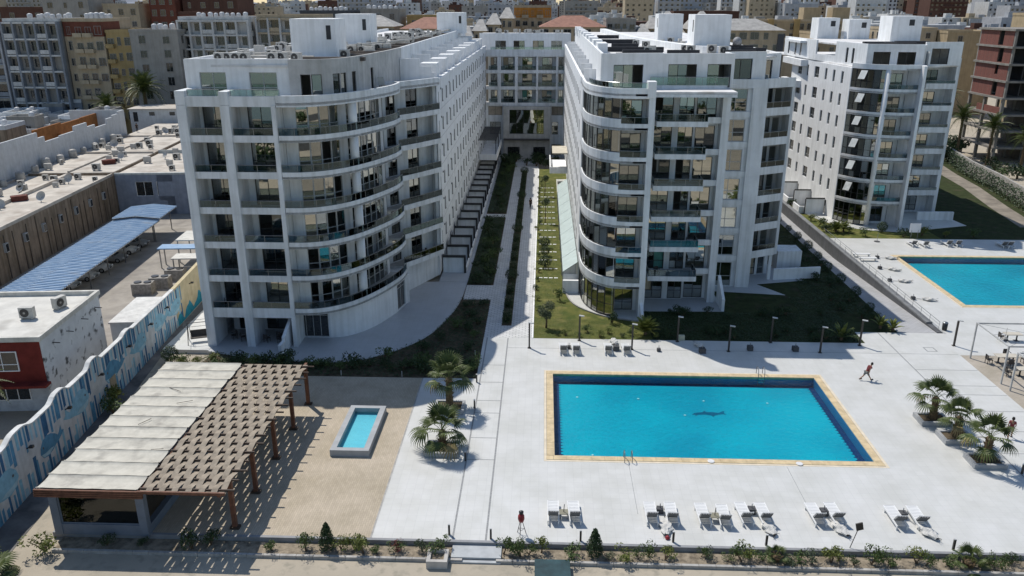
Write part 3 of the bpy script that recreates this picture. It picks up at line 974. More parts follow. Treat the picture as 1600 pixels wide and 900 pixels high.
# stair and lift housings on the roof
for (xa, xb, ya, yb, zt) in ((-24.6, -20.2, 81.0, 85.2, 29.7), (-25.8, -21.6, 104, 108.5, 29.9), (-20.0, -15.0, 157, 163, 29.6)):
    h = MB().box(xa, xb, ya, yb, 25.9, zt)
    hb = h.build('roof_housing', WHITE2, A)
    MB().box(xb - .9, xb - .45, ya - .02, ya + .1, zt - 1.9, zt - .6).build('vent_slot', ROOFD, A)
# dark roof joints and pipes
for i, y in enumerate((78.5, 83.5, 89, 95, 101, 107, 114, 121, 129, 138, 148, 160)):
    MB().box(-23 + (i % 3) * .8, -17.0, y, y + .7, 25.95, 26.3).build('roof_trench_wall', mat('bitumen_brown', (0.12, 0.10, 0.085), 0.9), A)

# ---------------------------------------------------------------- link block at the courtyard's end
LK = thing('link_block', 'white link block closing the courtyard with three rows of loggias over a lobby window', 'building', (-4, 172, 0))
LY = 172.0
LZ = [9.05, 12.3, 15.55, 18.8]                    # loggia floors (three rows) and terrace
loggia = [(-11.4, -9.6), (-8.9, -6.0), (-5.4, -1.6), (-1.2, 2.5), (2.9, 4.25)]
lo_w = MB()
for r in range(3):
    z0 = 11.4 + r * 3.3
    MB().box(-13.5, 5.5, LY, LY + .3, z0 - .42, z0 + .22).build('balcony_band', WHITE, LK)
    MB().box(-13.5, 5.5, LY + .3, LY + 2.5, z0, z0 + .2).build('floor_slab', GREYREND, LK)
    for (xa, xb) in loggia:
        w = min(2.1, xb - xa - .5)
        c = (xa + xb) / 2
        facade(LK, (xa - .3, LY + 2.2), (xb + .3, LY + 2.2), z0 + .2, z0 + 3.3, [(c - w / 2 - xa + .3, c + w / 2 - xa + .3, z0 + .25, z0 + 2.6, 2, (.36,), (1,) if RND.random() < .3 else ())], .2)
        rail(LK, [(xa, LY + .02), (xb, LY + .02)], z0 + .22, .8)
MB().box(-13.5, 5.5, LY, LY + .3, 20.9, 22.3).build('terrace_band', WHITE, LK)
MB().box(-13.5, 5.5, LY + .3, LY + 12, 21.3, 21.5).build('terrace_slab', ROOFW, LK)
MB().box(-13.5, 5.5, LY + 7.0, LY + 7.2, 11, 21).build('core_wall', INTERIOR, LK)
pr = MB()
for a, b in zip([(-13.5, -11.4)] + loggia, loggia + [(4.25, 5.5)]):
    if b[0] - a[1] > .05:
        pr.box(a[1], b[0], LY + .05, LY + 2.4, 11.2, 21.0)
pr.build('partition', WHITE, LK)
rail(LK, [(-11, LY + .05), (4.2, LY + .05)], 22.3, .5, RAILCLEAR)
facade(LK, (-13.5, LY + 3.2), (5.5, LY + 3.2), 21.5, 25.4, [(3.3, 5.5, 21.7, 23.9, 2, (), (1,)), (7.1, 9.4, 21.7, 23.9, 2, (), (0,)), (11.1, 13.4, 21.7, 23.9, 2, (), (0,)), (14.9, 17.2, 21.7, 23.9, 2, (), (), FRAMEW, GLASSF)], .25, WHITE2)
MB().box(-13.5, 5.5, LY + 3.4, LY + 14, 24.95, 25.15).build('roof', ROOFW, LK)
MB().box(-13.4, 5.4, LY + 7, LY + 7.2, 21.5, 24.9).build('core_wall', INTERIOR, LK)
# base: lobby with a big window, side bays
facade(LK, (-8.4, LY - 1.2), (1.4, LY - 1.2), 0, 11.0, [(1.3, 8.5, 5.3, 10.3, 5, (.45,), (), FRAME, GLASS)], .3, GREYREND)
MB().box(-8.4, -8.1, LY - .9, LY + .3, 0, 11).box(1.1, 1.4, LY - .9, LY + .3, 0, 11).box(-8.4, 1.4, LY - .9, LY + .3, 10.7, 10.98).build('lobby_side_wall', GREYREND, LK)
MB().box(-8.3, 1.3, LY - 2.6, LY - 1.2, 4.15, 4.35).build('lobby_canopy', DARKMETAL, LK)
for x in (-6.2, -.8):
    add_window(LK, x, LY - 1.32, .1, 0, 2.5, 2.5, 2, (), FRAME, DARKGLASS)
facade(LK, (-13.5, LY + .4), (-8.4, LY + .4), 8.4, 11.0, [(1.9, 4.8, 9.0, 10.8, 2, (), (0, 1))], .3)
facade(LK, (-13.5, LY + .4), (-8.4, LY + .4), 4.2, 8.4, [(2.2, 4.5, 5.0, 7.6, 2, (), ())], .3)
facade(LK, (-13.5, LY + .4), (-8.4, LY + .4), 0, 4.2, [(2.2, 4.5, .6, 2.9, 2, (), ())], .3)
facade(LK, (1.4, LY + .4), (5.5, LY + .4), 8.4, 11.0, [(.3, 2.7, 9.0, 10.8, 2, (), (0, 1))], .3)
facade(LK, (1.4, LY + .4), (5.5, LY + .4), 4.2, 8.4, [(.4, 1.7, 5.0, 7.6, 1, (), ())], .3)
facade(LK, (1.4, LY + .4), (5.5, LY + .4), 0, 4.2, [(.4, 2.4, .6, 2.9, 2, (), ())], .3)
MB().box(-13.3, -8.4, LY + 4, LY + 4.2, 0, 11).box(1.4, 5.5, LY + 4, LY + 4.2, 0, 11).box(-8.1, 1.1, LY + 3, LY + 3.2, 0, 11).build('core_wall', INTERIOR, LK)

# ---------------------------------------------------------------- block B: glazed bowed corner, projecting balconies
B = thing('apartment_block', 'white apartment block with a glazed bowed corner and cantilevered balconies behind the sunny lawn', 'building', (14, 92, 0))
ringB = smooth_line([(4.2, 93.0), (4.2, 88.5), (4.3, 85.0), (4.75, 82.6), (5.7, 80.6), (6.9, 79.5), (7.5, 79.25)], 4)
ringB2 = [(7.5, 79.25), (8.8, 79.0), (10.1, 79.0)]
BX0, BX1 = 10.1, 10.7
for k in range(0, 7):
    z = zb(k); zt = zb(k + 1)
    f0 = z + .22 if k else 0.0
    if k:
        s = MB()
        s.prism(ringB + ringB2[1:] + [(10.1, 87), (4.5, 93)], z + .02, z + .22)
        s.prism([(10.7, 84.4), (18.6, 84.4), (18.6, 92), (10.7, 92)], z + .02, z + .22)
        s.prism([(19, 89.6), (24, 90.2), (27.6, 92.1), (27.6, 97), (19, 97)], z + .02, z + .22)
        s.build('floor_slab', GREYREND, B)
        MB().ribbon(ringB, .25, z - .02, z + 1.05).build('curved_spandrel', WHITE, B)
        MB().ribbon(ringB2, .22, z, z + .62).build('curved_balcony_band', WHITE, B)
        rail(B, ringB2, z + .62, .62)
        # projecting balcony
        MB().box(11.3, 16.4, 81.75, 84.5, z - .02, z + .2).box(11.3, 16.4, 81.75, 81.9, z + .2, z + .5).box(16.25, 16.4, 81.9, 84.5, z + .2, z + .5).box(11.3, 11.45, 81.9, 84.5, z + .2, z + .5).build('cantilever_balcony', WHITE, B)
        rail(B, [(11.3, 84.4), (11.3, 81.75), (16.4, 81.75), (16.4, 84.4)], z + .5, .72)
        MB().box(16.4, 18.2, 84.3, 84.5, z, z + .62).build('balcony_band', WHITE, B)
        MB().ribbon([(24.0, 90.1), (27.3, 91.9)], .22, z, z + .85).build('balcony_band', WHITE, B)
        rail(B, [(24.0, 90.1), (27.3, 91.9)], z + .85, .6)
        MB().box(19.0, 22.4, 89.5, 89.7, z - .05, z + .55).build('spandrel', WHITE, B)
    glz = z + 1.05 if k else 0.05
    gh = zt - glz - .02
    gp = resample(ringB, 1.05)
    for q0, q1 in list(zip(gp, gp[1:]))[4:]:
        dd = Vector((q1[0] - q0[0], q1[1] - q0[1])); nn = Vector((-dd.y, dd.x)).normalized() * .12
        add_window(B, (q0[0] + q1[0]) / 2 + nn.x, (q0[1] + q1[1]) / 2 + nn.y, glz, math.atan2(dd.y, dd.x), dd.length, gh, 1, () if k else (.4,), FRAME, GLASS, (), 'glazed_panel', 1.6)
    # lit side of the bowed corner: solid wall with a slot window
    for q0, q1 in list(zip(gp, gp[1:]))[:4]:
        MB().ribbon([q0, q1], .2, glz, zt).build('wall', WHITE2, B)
    lo = f0 + .03
    wmz = z + .2 if k else 0
    facade(B, (7.3, 81.4), (10.1, 81.4), wmz, zt, [(.3, 2.45, lo, lo + 2.4, 2, (.36,), RND.choice([(), (), (1,)]), FRAME, GLASSF if k % 2 else GLASS)])
    MB().ribbon([(7.5, 79.5), (7.3, 81.4)], .12, wmz, zt).build('bay_cheek', WHITE, B)
    facade(B, (10.7, 85.2), (15.6, 85.2), wmz, zt, [(.5, 2.7, lo, lo + 2.6, 2, (.36,), RND.choice([(), (1, ), (2, 3)]), FRAME, GLASS), (3.3, 4.85, lo, lo + 2.6, 2, (.36,), RND.choice([(0,), (), (0, 1)]), FRAME, GLASS)])
    facade(B, (15.6, 85.6), (18.2, 85.6), wmz, zt, [(.25, 2.3, lo, lo + 2.6, 2, (.4,), (), FRAME, GLASS)])
    facade(B, (24.0, 93.6), (27.4, 94.6), wmz, zt, [(.3, 1.9, lo, lo + 2.35, 2, (.36,), RND.choice([(), (0,), (2, 3)]), FRAME, GLASS), (2.2, 3.1, lo, lo + 2.35, 1, (.36,), (), FRAMEW, GLASS)])
    facade(B, (19.0, 89.65), (22.4, 89.65), z + .55 if k else 0, zt - .05, [(.45, 2.95, (z + .56 if k else .06), zt - .3, 2, (.42,), (), FRAMEW, GLASS)], .2)
# upright walls and piers
pw = MB()
for k in range(0, 7):
    z0 = zb(k) + .012; z1 = zb(k + 1) - .012
    pw.box(BX0, BX1, 79.0, 85.4, z0, z1)
pw.box(BX0 + .02, BX1 - .02, 79.03, 85.38, 0, 22.7)
pw.build('fin_wall', WHITE, B)
pw = MB()
for k in range(0, 7):
    z0 = zb(k) + .012; z1 = zb(k + 1) - .012
    pw.box(18.2, 19.0, 84.1, 89.8, z0, z1); pw.box(22.4, 24.0, 89.3, 90.0, z0, z1)
pw.box(18.22, 18.98, 84.12, 89.7, 0, 22.7); pw.box(22.42, 23.98, 89.33, 90, 0, 22.7)
pw.build('pier', WHITE, B)
MB().box(27.3, 27.6, 91.9, 104, 3.3, 22.75).build('end_wall', WHITE, B)
MB().box(26.9, 27.25, 92.3, 92.65, 0, 3.25).build('column', WHITE, B)
MB().ribbon([(22.4, 90.0), (24.0, 90.2), (24.0, 93.6)], .1, 0, 22.7).build('return_wall', WHITE, B)
MB().prism([(8, 86.6), (10.6, 86.6), (10.6, 89), (18.6, 89), (18.8, 92.5), (23.5, 92.8), (24.2, 98), (8, 98)], .02, 22.6).build('core_wall', INTERIOR, B)
for (x, y0, y1, h0, h1) in ((10.25, 77.6, 79.0, 1.0, 1.7), (19.3, 81.5, 84.4, 1.3, 3.1)):
    dw = MB()
    dw.add([(x, y1, 0), (x + .3, y1, 0), (x + .3, y1, h1), (x, y1, h1), (x, y0, 0), (x + .3, y0, 0), (x + .3, y0, h0), (x, y0, h0)],
           [(0, 3, 2, 1), (4, 5, 6, 7), (0, 4, 7, 3), (1, 2, 6, 5), (3, 7, 6, 2), (0, 1, 5, 4)])
    dw.build('sloping_wall', WHITE2, B)
MB().prism([(27.6, 92.2), (33.4, 93.2), (33.4, 93.5), (27.6, 92.5)], 0, 1.35).build('garden_wall', WHITE2, B)
MB().prism([(29.0, 96), (32.0, 96.3), (32.0, 99), (29.0, 99)], 0, 2.4).build('ground_annex', WHITE, B)
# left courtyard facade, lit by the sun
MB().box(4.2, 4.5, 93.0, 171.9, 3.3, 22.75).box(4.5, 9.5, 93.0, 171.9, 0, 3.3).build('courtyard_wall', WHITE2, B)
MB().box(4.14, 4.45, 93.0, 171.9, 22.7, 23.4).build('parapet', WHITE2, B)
for k in range(1, 7):
    y = 95.5; i = 0
    while y < 170:
        w = put('window', lvm, B, (4.19 - 14, y - 92, zb(k) + .75), (0, 0, PI), (.55, 1, 1))
        put('pane', lpm, w)
        y += 4.02
        i += 1
# terrace
MB().prism(ringB + ringB2[1:] + [(10.1, 81.2), (18.9, 81.2), (19, 89.4), (24, 90.0), (27.6, 92.0), (27.6, 172), (4.2, 172)], 22.74, 22.94).build('terrace_slab', ROOFW, B)
MB().ribbon(ringB + ringB2[1:], .24, 22.5, 23.45).build('curved_terrace_band', WHITE2, B)
MB().box(9.9, 10.7, 78.9, 80.2, 22.6, 24.1).build('pier_head', WHITE2, B)
MB().box(10.7, 18.9, 81.2, 84.5, 22.42, 22.72).build('canopy_slab', WHITE, B)
MB().box(10.75, 18.5, 84.3, 84.5, 22.94, 23.3).build('terrace_band', WHITE, B)
MB().box(18.6, 24.0, 89.2, 89.45, 22.55, 23.5).build('terrace_band', WHITE, B)
MB().ribbon([(24.0, 89.95), (27.6, 91.95)], .24, 22.5, 23.5).build('terrace_band', WHITE, B)
rail(B, offset(ringB[8:] + ringB2[1:], .3), 23.45, .5, RAILCLEAR)
rail(B, [(10.75, 84.2), (18.6, 84.2)], 23.3, .8, RAILCLEAR)
# penthouse
facade(B, (5.7, 83.6), (12.0, 84.9), 22.94, 26.4, [(1.3, 4.4, 23.0, 25.3, 3, (), (2,), FRAME, GLASSF)], .25, WHITE2)
facade(B, (12.0, 85.0), (19.3, 85.4), 22.94, 26.35, [(.6, 3.5, 23.0, 25.3, 3, (), (2,), FRAME, GLASSF), (4.6, 7.0, 23.0, 25.3, 2, (), (1,), FRAME, GLASSF)], .25, WHITE2)
facade(B, (19.3, 88.9), (23.6, 89.9), 22.94, 26.3, [(.3, 2.9, 23.0, 25.6, 2, (), (), FRAME, GLASS)], .25, WHITE2)
facade(B, (23.9, 91.6), (26.0, 93.0), 22.94, 26.0, [(.3, 1.3, 23.0, 25.3, 1, (), (), FRAME, GLASS)], .25, WHITE2)
MB().box(19.05, 19.3, 85.4, 89.1, 22.94, 26.3).build('penthouse_wall', WHITE2, B)
MB().ribbon([(26.0, 93.0), (26.2, 172)], .25, 22.94, 26.0).build('penthouse_wall', WHITE2, B)
MB().ribbon([(6.2, 172), (5.7, 83.6)], .25, 22.94, 26.4).build('penthouse_wall', WHITE2, B)
MB().prism([(5.9, 84.0), (12, 85.2), (19.2, 85.7), (19.4, 89.3), (23.6, 90.2), (25.8, 93.1), (26.0, 171.5), (6.4, 171.5)], 25.55, 25.75).build('roof', ROOFW, B)
MB().box(6.2, 19.0, 89.5, 89.7, 22.94, 25.5).box(19.4, 25.8, 96, 96.2, 22.94, 25.5).build('core_wall', INTERIOR, B)
for i in range(9):
    y = 92.5 + i * 8.6
    MB().box(4.45, 6.0, y, y + .22, 22.95, 24.3).build('terrace_partition', WHITE2, B)
    MB().box(6.0, 7.1, y + 2.0, y + 6.2, 25.7, 26.9).build('roof_upstand', WHITE2, B)
for (xa, xb, ya, yb, zt) in ((17.4, 21.6, 99.0, 103.6, 29.9), (16.8, 20.4, 126, 130, 29.7)):
    MB().box(xa, xb, ya, yb, 25.7, zt).build('roof_housing', WHITE2, B)
    MB().box(xa - .015, xa + .05, ya + .8, ya + 1.3, zt - 1.9, zt - .6).build('vent_slot', ROOFD, B)
cw = smooth_line([(11.0, 168), (12.5, 130), (14.5, 112), (17.5, 98.5), (20.5, 95.2)], 5)
MB().ribbon(cw, 1.1, 25.7, 26.5).build('curved_roof_wall', WHITE2, B)
RE = mat('bitumen_black', (0.035, 0.036, 0.04), 0.85)
for i, y in enumerate((86.6, 92.5, 99.0, 108, 121, 138)):
    MB().box(7.4 + (i % 2) * 1.2, 12.0 + (i % 3), y, y + .55, 25.75, 26.3).build('roof_trench_wall', RE, B)
for (xa, xb, y) in ((15.0, 18.6, 86.4), (19.6, 23.2, 92.6), (21.5, 25.5, 97.5), (13.5, 17, 92.5), (20, 25.6, 104)):
    MB().box(xa, xb, y, y + .5, 25.75, 26.3).build('roof_trench_wall', RE, B)
for (x, y) in ((22.3, 104.6), (23.7, 104.6)):
    MB().lathe([(.55, 0), (.55, .5), (.4, .8), (.1, .95)], (x, y, 26.3), 14).build('roof_dome_vent', mat('dome_grey', (.3, .3, .31), .6), B, True)
# sloping glass roof over the ground-floor terraces on the courtyard side
for i in range(9):
    y = 87.8 + i * 5.2
    gl = MB()
    gl.add([(2.45, y, 2.15), (2.45, y + 5.1, 2.15), (4.1, y + 5.1, 3.3), (4.1, y, 3.3), (2.45, y, 2.2), (2.45, y + 5.1, 2.2), (4.1, y + 5.1, 3.35), (4.1, y, 3.35)],
           [(0, 1, 2, 3), (7, 6, 5, 4), (0, 4, 5, 1), (1, 5, 6, 2), (2, 6, 7, 3), (3, 7, 4, 0)])
    gl.build('glass_roof_panel', mat('frosted_green_glass', (0.55, 0.64, 0.62), 0.25, 0.5, var=.05), B)
    MB().box(2.4, 2.5, y, y + .1, 0, 2.2).build('roof_post', STEEL, B)
    MB().box(2.5, 4.15, y - .06, y + .04, 0.02, 1.9).build('terrace_divider', WHITE2, B)
MB().box(2.45, 4.2, 86.6, 87.0, 0, 1.5).build('garden_wall', WHITE2, B)
fb = MB().box(1.2, 4.2, 138, 150, 3.5, 3.7).box(1.2, 1.4, 138, 150, 3.7, 4.6).box(1.4, 4.2, 138, 138.2, 3.7, 4.6)
fb.build('gallery', WHITE2, B)
MB().box(1.6, 4.2, 137.6, 145, 6.9, 7.1).build('gallery_canopy', mat('cream_awning', (.55, .50, .40), .8), B)

# ---------------------------------------------------------------- block C: hotel wing with the sunlit gable
FC = 3.2
C = thing('apartment_block', 'white apartment block with a sunlit gable of small windows beside the ramp', 'building', (50, 125, 0))
ringC = smooth_line([(44.3, 121.8), (45.2, 120.0), (46.5, 118.7), (48.0, 117.9)], 4)
ringC2 = smooth_line([(48.0, 117.9), (50.2, 117.4), (52.3, 117.5)], 4)
sl0 = Vector((42.9, 146.0)); sl1 = Vector((44.3, 121.8))
CG = (sl1 - sl0).length
for k in range(0, 7):
    z = FC * k; zt = FC * (k + 1)
    if k:
        MB().prism(ringC + ringC2[1:] + [(54.5, 123), (45, 124)], z + .02, z + .22).build('floor_slab', GREYREND, C)
        MB().ribbon(ringC, .25, z - .03, z + .55).build('curved_spandrel', WHITE2, C)
        MB().ribbon(ringC2, .22, z, z + .6).build('curved_balcony_band', WHITE, C)
        rail(C, ringC2, z + .6, .6)
    g0 = z + .55 if k else .05
    gp = resample(ringC, 1.0)
    for i, (q0, q1) in enumerate(zip(gp, gp[1:])):
        dd = Vector((q1[0] - q0[0], q1[1] - q0[1])); nn = Vector((-dd.y, dd.x)).normalized() * .1
        wn_ = add_window(C, (q0[0] + q1[0]) / 2 + nn.x, (q0[1] + q1[1]) / 2 + nn.y, g0, math.atan2(dd.y, dd.x), dd.length, zt - g0 - .05, 1, (.36,) if k else (.6,), FRAME, GLASS, (1,) if (k and i == 2) else (), 'glazed_panel', 1.5)
        if k and i == 2:
            # top-hung sash propped open
            s = MB().box(-.5, .5, -.03, .0, -1.35, 0)
            put('open_sash', WIN.setdefault('sashC', s.mesh('open_sash', mat('bright_sash_glass', (.62, .64, .62), .2))), C,
                ((q0[0] + q1[0]) / 2 - 50, (q0[1] + q1[1]) / 2 - 125, zt - .2), (rad(-32), 0, math.atan2(dd.y, dd.x)))
    facade(C, (48.6, 119.6), (51.4, 119.6), z + .22 if k else 0, zt, [(.3, 2.2, (z if k else 0) + .3, z + 2.6, 2, (.4,), (), FRAME, GLASS)])
    # gable: pairs and singles of narrow windows
    ops = []
    if k:
        for s_, w in ((CG - 3.0, .85), (CG - 6.1, .85), (CG - 9.2, .85), (CG - 13.0, 1.9), (CG - 17.0, .85), (CG - 20.5, 1.9)):
            ops.append((s_ - w / 2, s_ + w / 2, z + .75, z + 2.5, 1 if w < 1 else 2, (.3,), (), FRAMEW, DARKGLASS))
    else:
        for s_ in (CG - 3.5, CG - 9.5, CG - 15.5):
            ops.append((s_ - .6, s_ + .6, .05, 2.3, 1, (), (), FRAME, DARKGLASS))
    facade(C, sl0, sl1, z, zt, ops, .25, WHITE2, 'gable_wall', .12)
    # right-hand return: fin, recessed windows and small side balconies
    facade(C, (53.1, 118.4), (55.3, 122.6), z + .0, zt, [(1.0, 2.6, z + .5, z + 2.6, 1, (.4,), (), FRAME, GLASS)])
    if k:
        MB().ribbon([(53.0, 118.3), (55.4, 122.9)], .3, z - .02, z + .5).build('side_band', WHITE, C)
        MB().box(56.4, 60.6, 124.6, 126.4, z, z + .8).build('side_balcony', WHITE, C)
        rail(C, [(56.4, 124.6), (60.6, 124.6)], z + .8, .45)
        st = MB()
        st.add([(55.4, 123.4, z + .2), (56.4, 124.5, z + .2), (56.4, 124.5, z + 1.0), (55.4, 123.4, z + 1.5)], [(0, 1, 2, 3)])
        st.ribbon([(55.4, 123.5), (56.4, 124.6)], .1, z + .1, z + 1.15)
        st.build('stair_flank', STEEL, C)
    facade(C, (56.4, 127.0), (60.6, 127.0), z, zt, [(.6, 2.6, z + .3, z + 2.6, 2, (.36,), (), FRAME, GLASS)])
MB().ribbon(ringC + ringC2[1:], .3, 22.4, 23.1).build('curved_terrace_band', WHITE2, C)
MB().lathe([(.38, 0), (.38, 22.4)], (48.1, 118.2, 0), 16).build('column', WHITE2, C, True)
MB().prism([(52.2, 116.5), (52.6, 116.5), (53.3, 118.6), (52.5, 119.6), (51.5, 119.8), (51.4, 119.4), (52.2, 118.0)], 0, 23.0).build('fin_wall', WHITE2, C)
MB().prism([(55.3, 122.6), (56.4, 127.2), (56.4, 132), (54.6, 132)], 0, 24.6).build('return_wall', WHITE, C)
MB().box(60.5, 61.0, 124.7, 132, 0, 23.6).build('end_wall', WHITE, C)
MB().prism([(46.0, 124.0), (54.8, 123.6), (56, 130), (61, 130), (61, 146), (44.5, 146)], .02, 22.3).build('core_wall', INTERIOR, C)
MB().prism([(43.2, 146), (44.5, 122.0)] + ringC2[4:] + [(53.2, 118.6), (55.5, 123), (61, 124.8), (61, 160), (43.2, 160)], 22.38, 22.6).build('terrace_slab', ROOFW, C)
# penthouse
facade(C, (45.6, 120.4), (53.2, 119.6), 22.6, 25.75, [(.9, 3.2, 22.7, 24.7, 2, (), (0, 1), FRAME, DARKGLASS), (4.2, 6.6, 22.7, 24.7, 2, (), (0, 1), FRAME, DARKGLASS)], .25, WHITE2)
facade(C, (44.3, 129.5), (45.6, 120.4), 22.6, 25.75, [(3.2, 3.9, 22.9, 25.0, 1, (), (), FRAME, DARKGLASS), (5.0, 5.7, 22.9, 25.0, 1, (), (), FRAME, DARKGLASS)], .25, WHITE2)
facade(C, (53.2, 119.6), (55.0, 123.0), 22.6, 25.6, [(1.0, 1.5, 22.9, 24.9, 1, (), (), FRAME, DARKGLASS), (2.4, 2.9, 22.9, 24.9, 1, (), (), FRAME, DARKGLASS)], .25, WHITE2)
facade(C, (55.0, 123.4), (60.5, 123.9), 22.6, 25.9, [(1.0, 3.6, 22.8, 25.0, 2, (), (0, 1), FRAME, DARKGLASS)], .25, WHITE2)
MB().prism([(44.0, 140), (44.6, 129.6), (45.8, 120.7), (53.1, 119.9), (55, 123.6), (60.4, 124.2), (60.6, 150), (44.0, 150)], 25.15, 25.35).build('roof', ROOFW, C)
facade(C, (42.9, 152.0), (43.4, 136.0), 22.6, 25.7, [(2.0, 2.9, 22.9, 25.0, 1, (), (0,), FRAME, DARKGLASS), (5.6, 6.5, 22.9, 25.0, 1, (), (0,), FRAME, DARKGLASS), (8.2, 9.1, 22.9, 25.0, 1, (), (0,), FRAME, DARKGLASS)], .25, WHITE2)
MB().ribbon([(43.4, 136.0), (44.5, 129.6)], .25, 22.6, 23.6).build('terrace_wall', WHITE2, C)
MB().box(46.2, 54.5, 124.5, 124.7, 22.6, 25.2).box(55, 60.4, 127, 127.2, 22.6, 25.2).build('core_wall', INTERIOR, C)
MB().prism([(42.3, 150), (42.3, 139.4), (43.3, 139.0), (43.2, 150)], 21.4, 22.4).build('corner_balcony', WHITE2, C)
MB().prism([(42.3, 150), (42.3, 141.0), (43.2, 140.6), (43.2, 150)], 25.0, 25.35).build('corner_canopy', WHITE2, C)
MB().prism([(42.3, 150), (42.3, 141.4), (43.25, 141.0), (43.2, 150)], 17.8, 18.9).build('corner_balcony', WHITE2, C)
for (xa, xb, ya, yb, zt) in ((54.0, 58.6, 134, 139, 29.3), (52.4, 56, 148, 151.5, 28.6), (47.8, 51.4, 150, 154, 28.8)):
    MB().box(xa, xb, ya, yb, 25.3, zt).build('roof_housing', WHITE2, C)
    MB().box((xa + xb) / 2 + .3, (xa + xb) / 2 + 1.1, ya - .02, ya + .05, zt - 1.4, zt - .5).build('vent_slot', ROOFD, C)
for (xa, xb, y) in ((46.5, 50.5, 122.5), (49.5, 54, 124.2), (47.5, 52.5, 127), (53, 58, 129)):
    MB().box(xa, xb, y, y + .8, 25.35, 25.8).build('roof_trench_wall', RE, C)
# ground floor terraces beside the gable
for i in range(3):
    y = 125.0 + i * 6.2
    MB().box(41.2, 44.0 - .02 * i, y, y + .16, 0, 2.5).build('terrace_divider', WHITE2, C)
    MB().box(41.1, 44.0, y - .14, y - .02, 2.4, 2.6).box(41.0, 41.14, y - .14, y - .02, 0, 2.4).build('dark_frame', DARKMETAL, C)
    MB().box(40.3, 40.5, y + .3, y + 3.6, 0, 1.1).box(40.5, 42.2, y + .3, y + .5, 0, 1.1).build('low_wall', WHITE2, C)
MB().box(57, 62.4, 121.6, 122.0, 0, 1.3).build('low_wall', WHITE, C)

# ================================================================== TERRACE BAR WITH WOVEN PERGOLA
K = thing('terrace_bar', 'terrace bar with a pale ribbed roof and a woven slat pergola on wooden posts', 'pavilion', (-24.5, 49.5, 0))
PANEL = mat('weathered_roof_sheet', (0.57, 0.54, 0.465), 0.8, 0.2, var=0.08, scale=1.1, stain=((0.33, 0.31, 0.27), 0.9, 0.54, 0.74), streak=0.05)
WOODR = mat('red_brown_wood', (0.17, 0.075, 0.045), 0.65, 0.3, var=0.2, scale=3)
SLAT = mat('woven_slat', (0.35, 0.295, 0.23), 0.85, 0.15, var=0.16, scale=2.2)
BEAMD = mat('dark_brown_beam', (0.075, 0.05, 0.036), 0.7, var=0.2)
BLUEG = mat('blue_grey_frame', (0.16, 0.19, 0.235), 0.55, var=0.08)
NP = 12
py0, py1 = 40.45, 58.35
pw_ = (py1 - py0) / NP
for i in range(NP):
    ya = py0 + i * pw_
    yb = ya + pw_
    xl = -30.15 - .05 * (i % 2) + RND.uniform(-.06, .06)
    xr = -24.0 + RND.uniform(-.04, .04)
    m = MB()
    # shallow trough: edges curl up, middle sags, ends uneven
    ns = 14
    prof = [(0.0, .11), (.05, .10), (.10, .03), (.3, .0), (.6, -.01), (.85, .015), (.93, .05), (.985, .10)]
    vs = []
    for a in range(ns + 1):
        x = xl + (xr - xl) * a / ns
        wob = .015 * math.sin(a * 1.7 + i)
        for t_, h_ in prof:
            vs.append((x, ya + t_ * pw_ + wob * .8, 3.62 + h_ + wob * .4 + i * .006))
    np_ = len(prof)
    fs = [(a * np_ + b, (a + 1) * np_ + b, (a + 1) * np_ + b + 1, a * np_ + b + 1) for a in range(ns) for b in range(np_ - 1)]
    m.add(vs, fs)
    m.box(xl, xr, ya + .02, ya + .10, 3.52, 3.60)
    m.build('roof_panel', PANEL, K)
    if i:
        MB().box(xl - .02, xr - .05, ya - .035, ya + .02, 3.60, 3.715).build('roof_seam', mat('seam_grey', (0.21, 0.20, 0.185), 0.8), K)
MB().box(-30.1, -24.05, 40.5, 58.3, 3.38, 3.5).build('ceiling', mat('bar_ceiling', (0.33, 0.31, 0.28), .8), K)
# leaves, twigs and cable litter on the roof
for (x, y, L_, a_) in ((-26.3, 51.4, 1.1, .4), (-27.6, 48.2, 1.0, 1.0), (-25.2, 45.0, .8, .1), (-28.2, 54.0, 1.6, -.5)):
    o = MB().tube((0, 0, 0), (L_, 0, .02), .02, n=5).build('twig', BEAMD)
    o.location = (x, y, 3.74); o.rotation_euler = (0, 0, a_)
    tag(o, 'dead twig lying across the ribbed bar roof', 'twig', 'twigs on the bar roof')
# fascia boards front and bar body
for j in range(4):
    MB().box(-30.2, -23.6, 40.30 - .012 * j, 40.44, 3.56 - j * .125, 3.66 - j * .125).build('fascia_board', WOODR, K)
body = MB().box(-29.9, -29.4, 41.0, 41.45, 0, 3.4).box(-24.5, -24.0, 41.0, 41.45, 0, 3.4).box(-29.9, -29.4, 57.4, 57.9, 0, 3.4).box(-24.5, -24.0, 57.4, 57.9, 0, 3.4)
body.box(-29.4, -24.5, 41.05, 41.35, 0, .75).box(-29.4, -24.5, 41.0, 41.4, 3.05, 3.4)
body.box(-29.9, -29.6, 41.45, 57.4, 0, 3.4).box(-29.6, -24.0, 57.5, 57.8, 0, 3.4)
body.build('wall', BLUEG, K)
add_window(K, -26.95, 41.12, .75, 0, 4.9, 2.3, 1, (), BLUEG, glassy('bar_window_glass', (.8, .82, .8), .03, .03, (.62, .64, .63)), (), 'window')
MB().box(-24.4, -24.0, 41.45, 57.4, 0, .6).build('counter', BLUEG, K)
for y in (45.0, 49.0, 53.0):
    MB().box(-24.4, -24.05, y, y + .35, .6, 3.4).build('pillar', BLUEG, K)
MB().box(-29.5, -24.6, 46.5, 46.7, 0, 3.3).build('partition', mat('bar_partition', (.42, .40, .37), .8), K)
sh = MB()
for z in (1.1, 1.6, 2.1):
    sh.box(-29.3, -27.6, 46.1, 46.48, z, z + .05)
sh.build('shelf', WOODR, K)
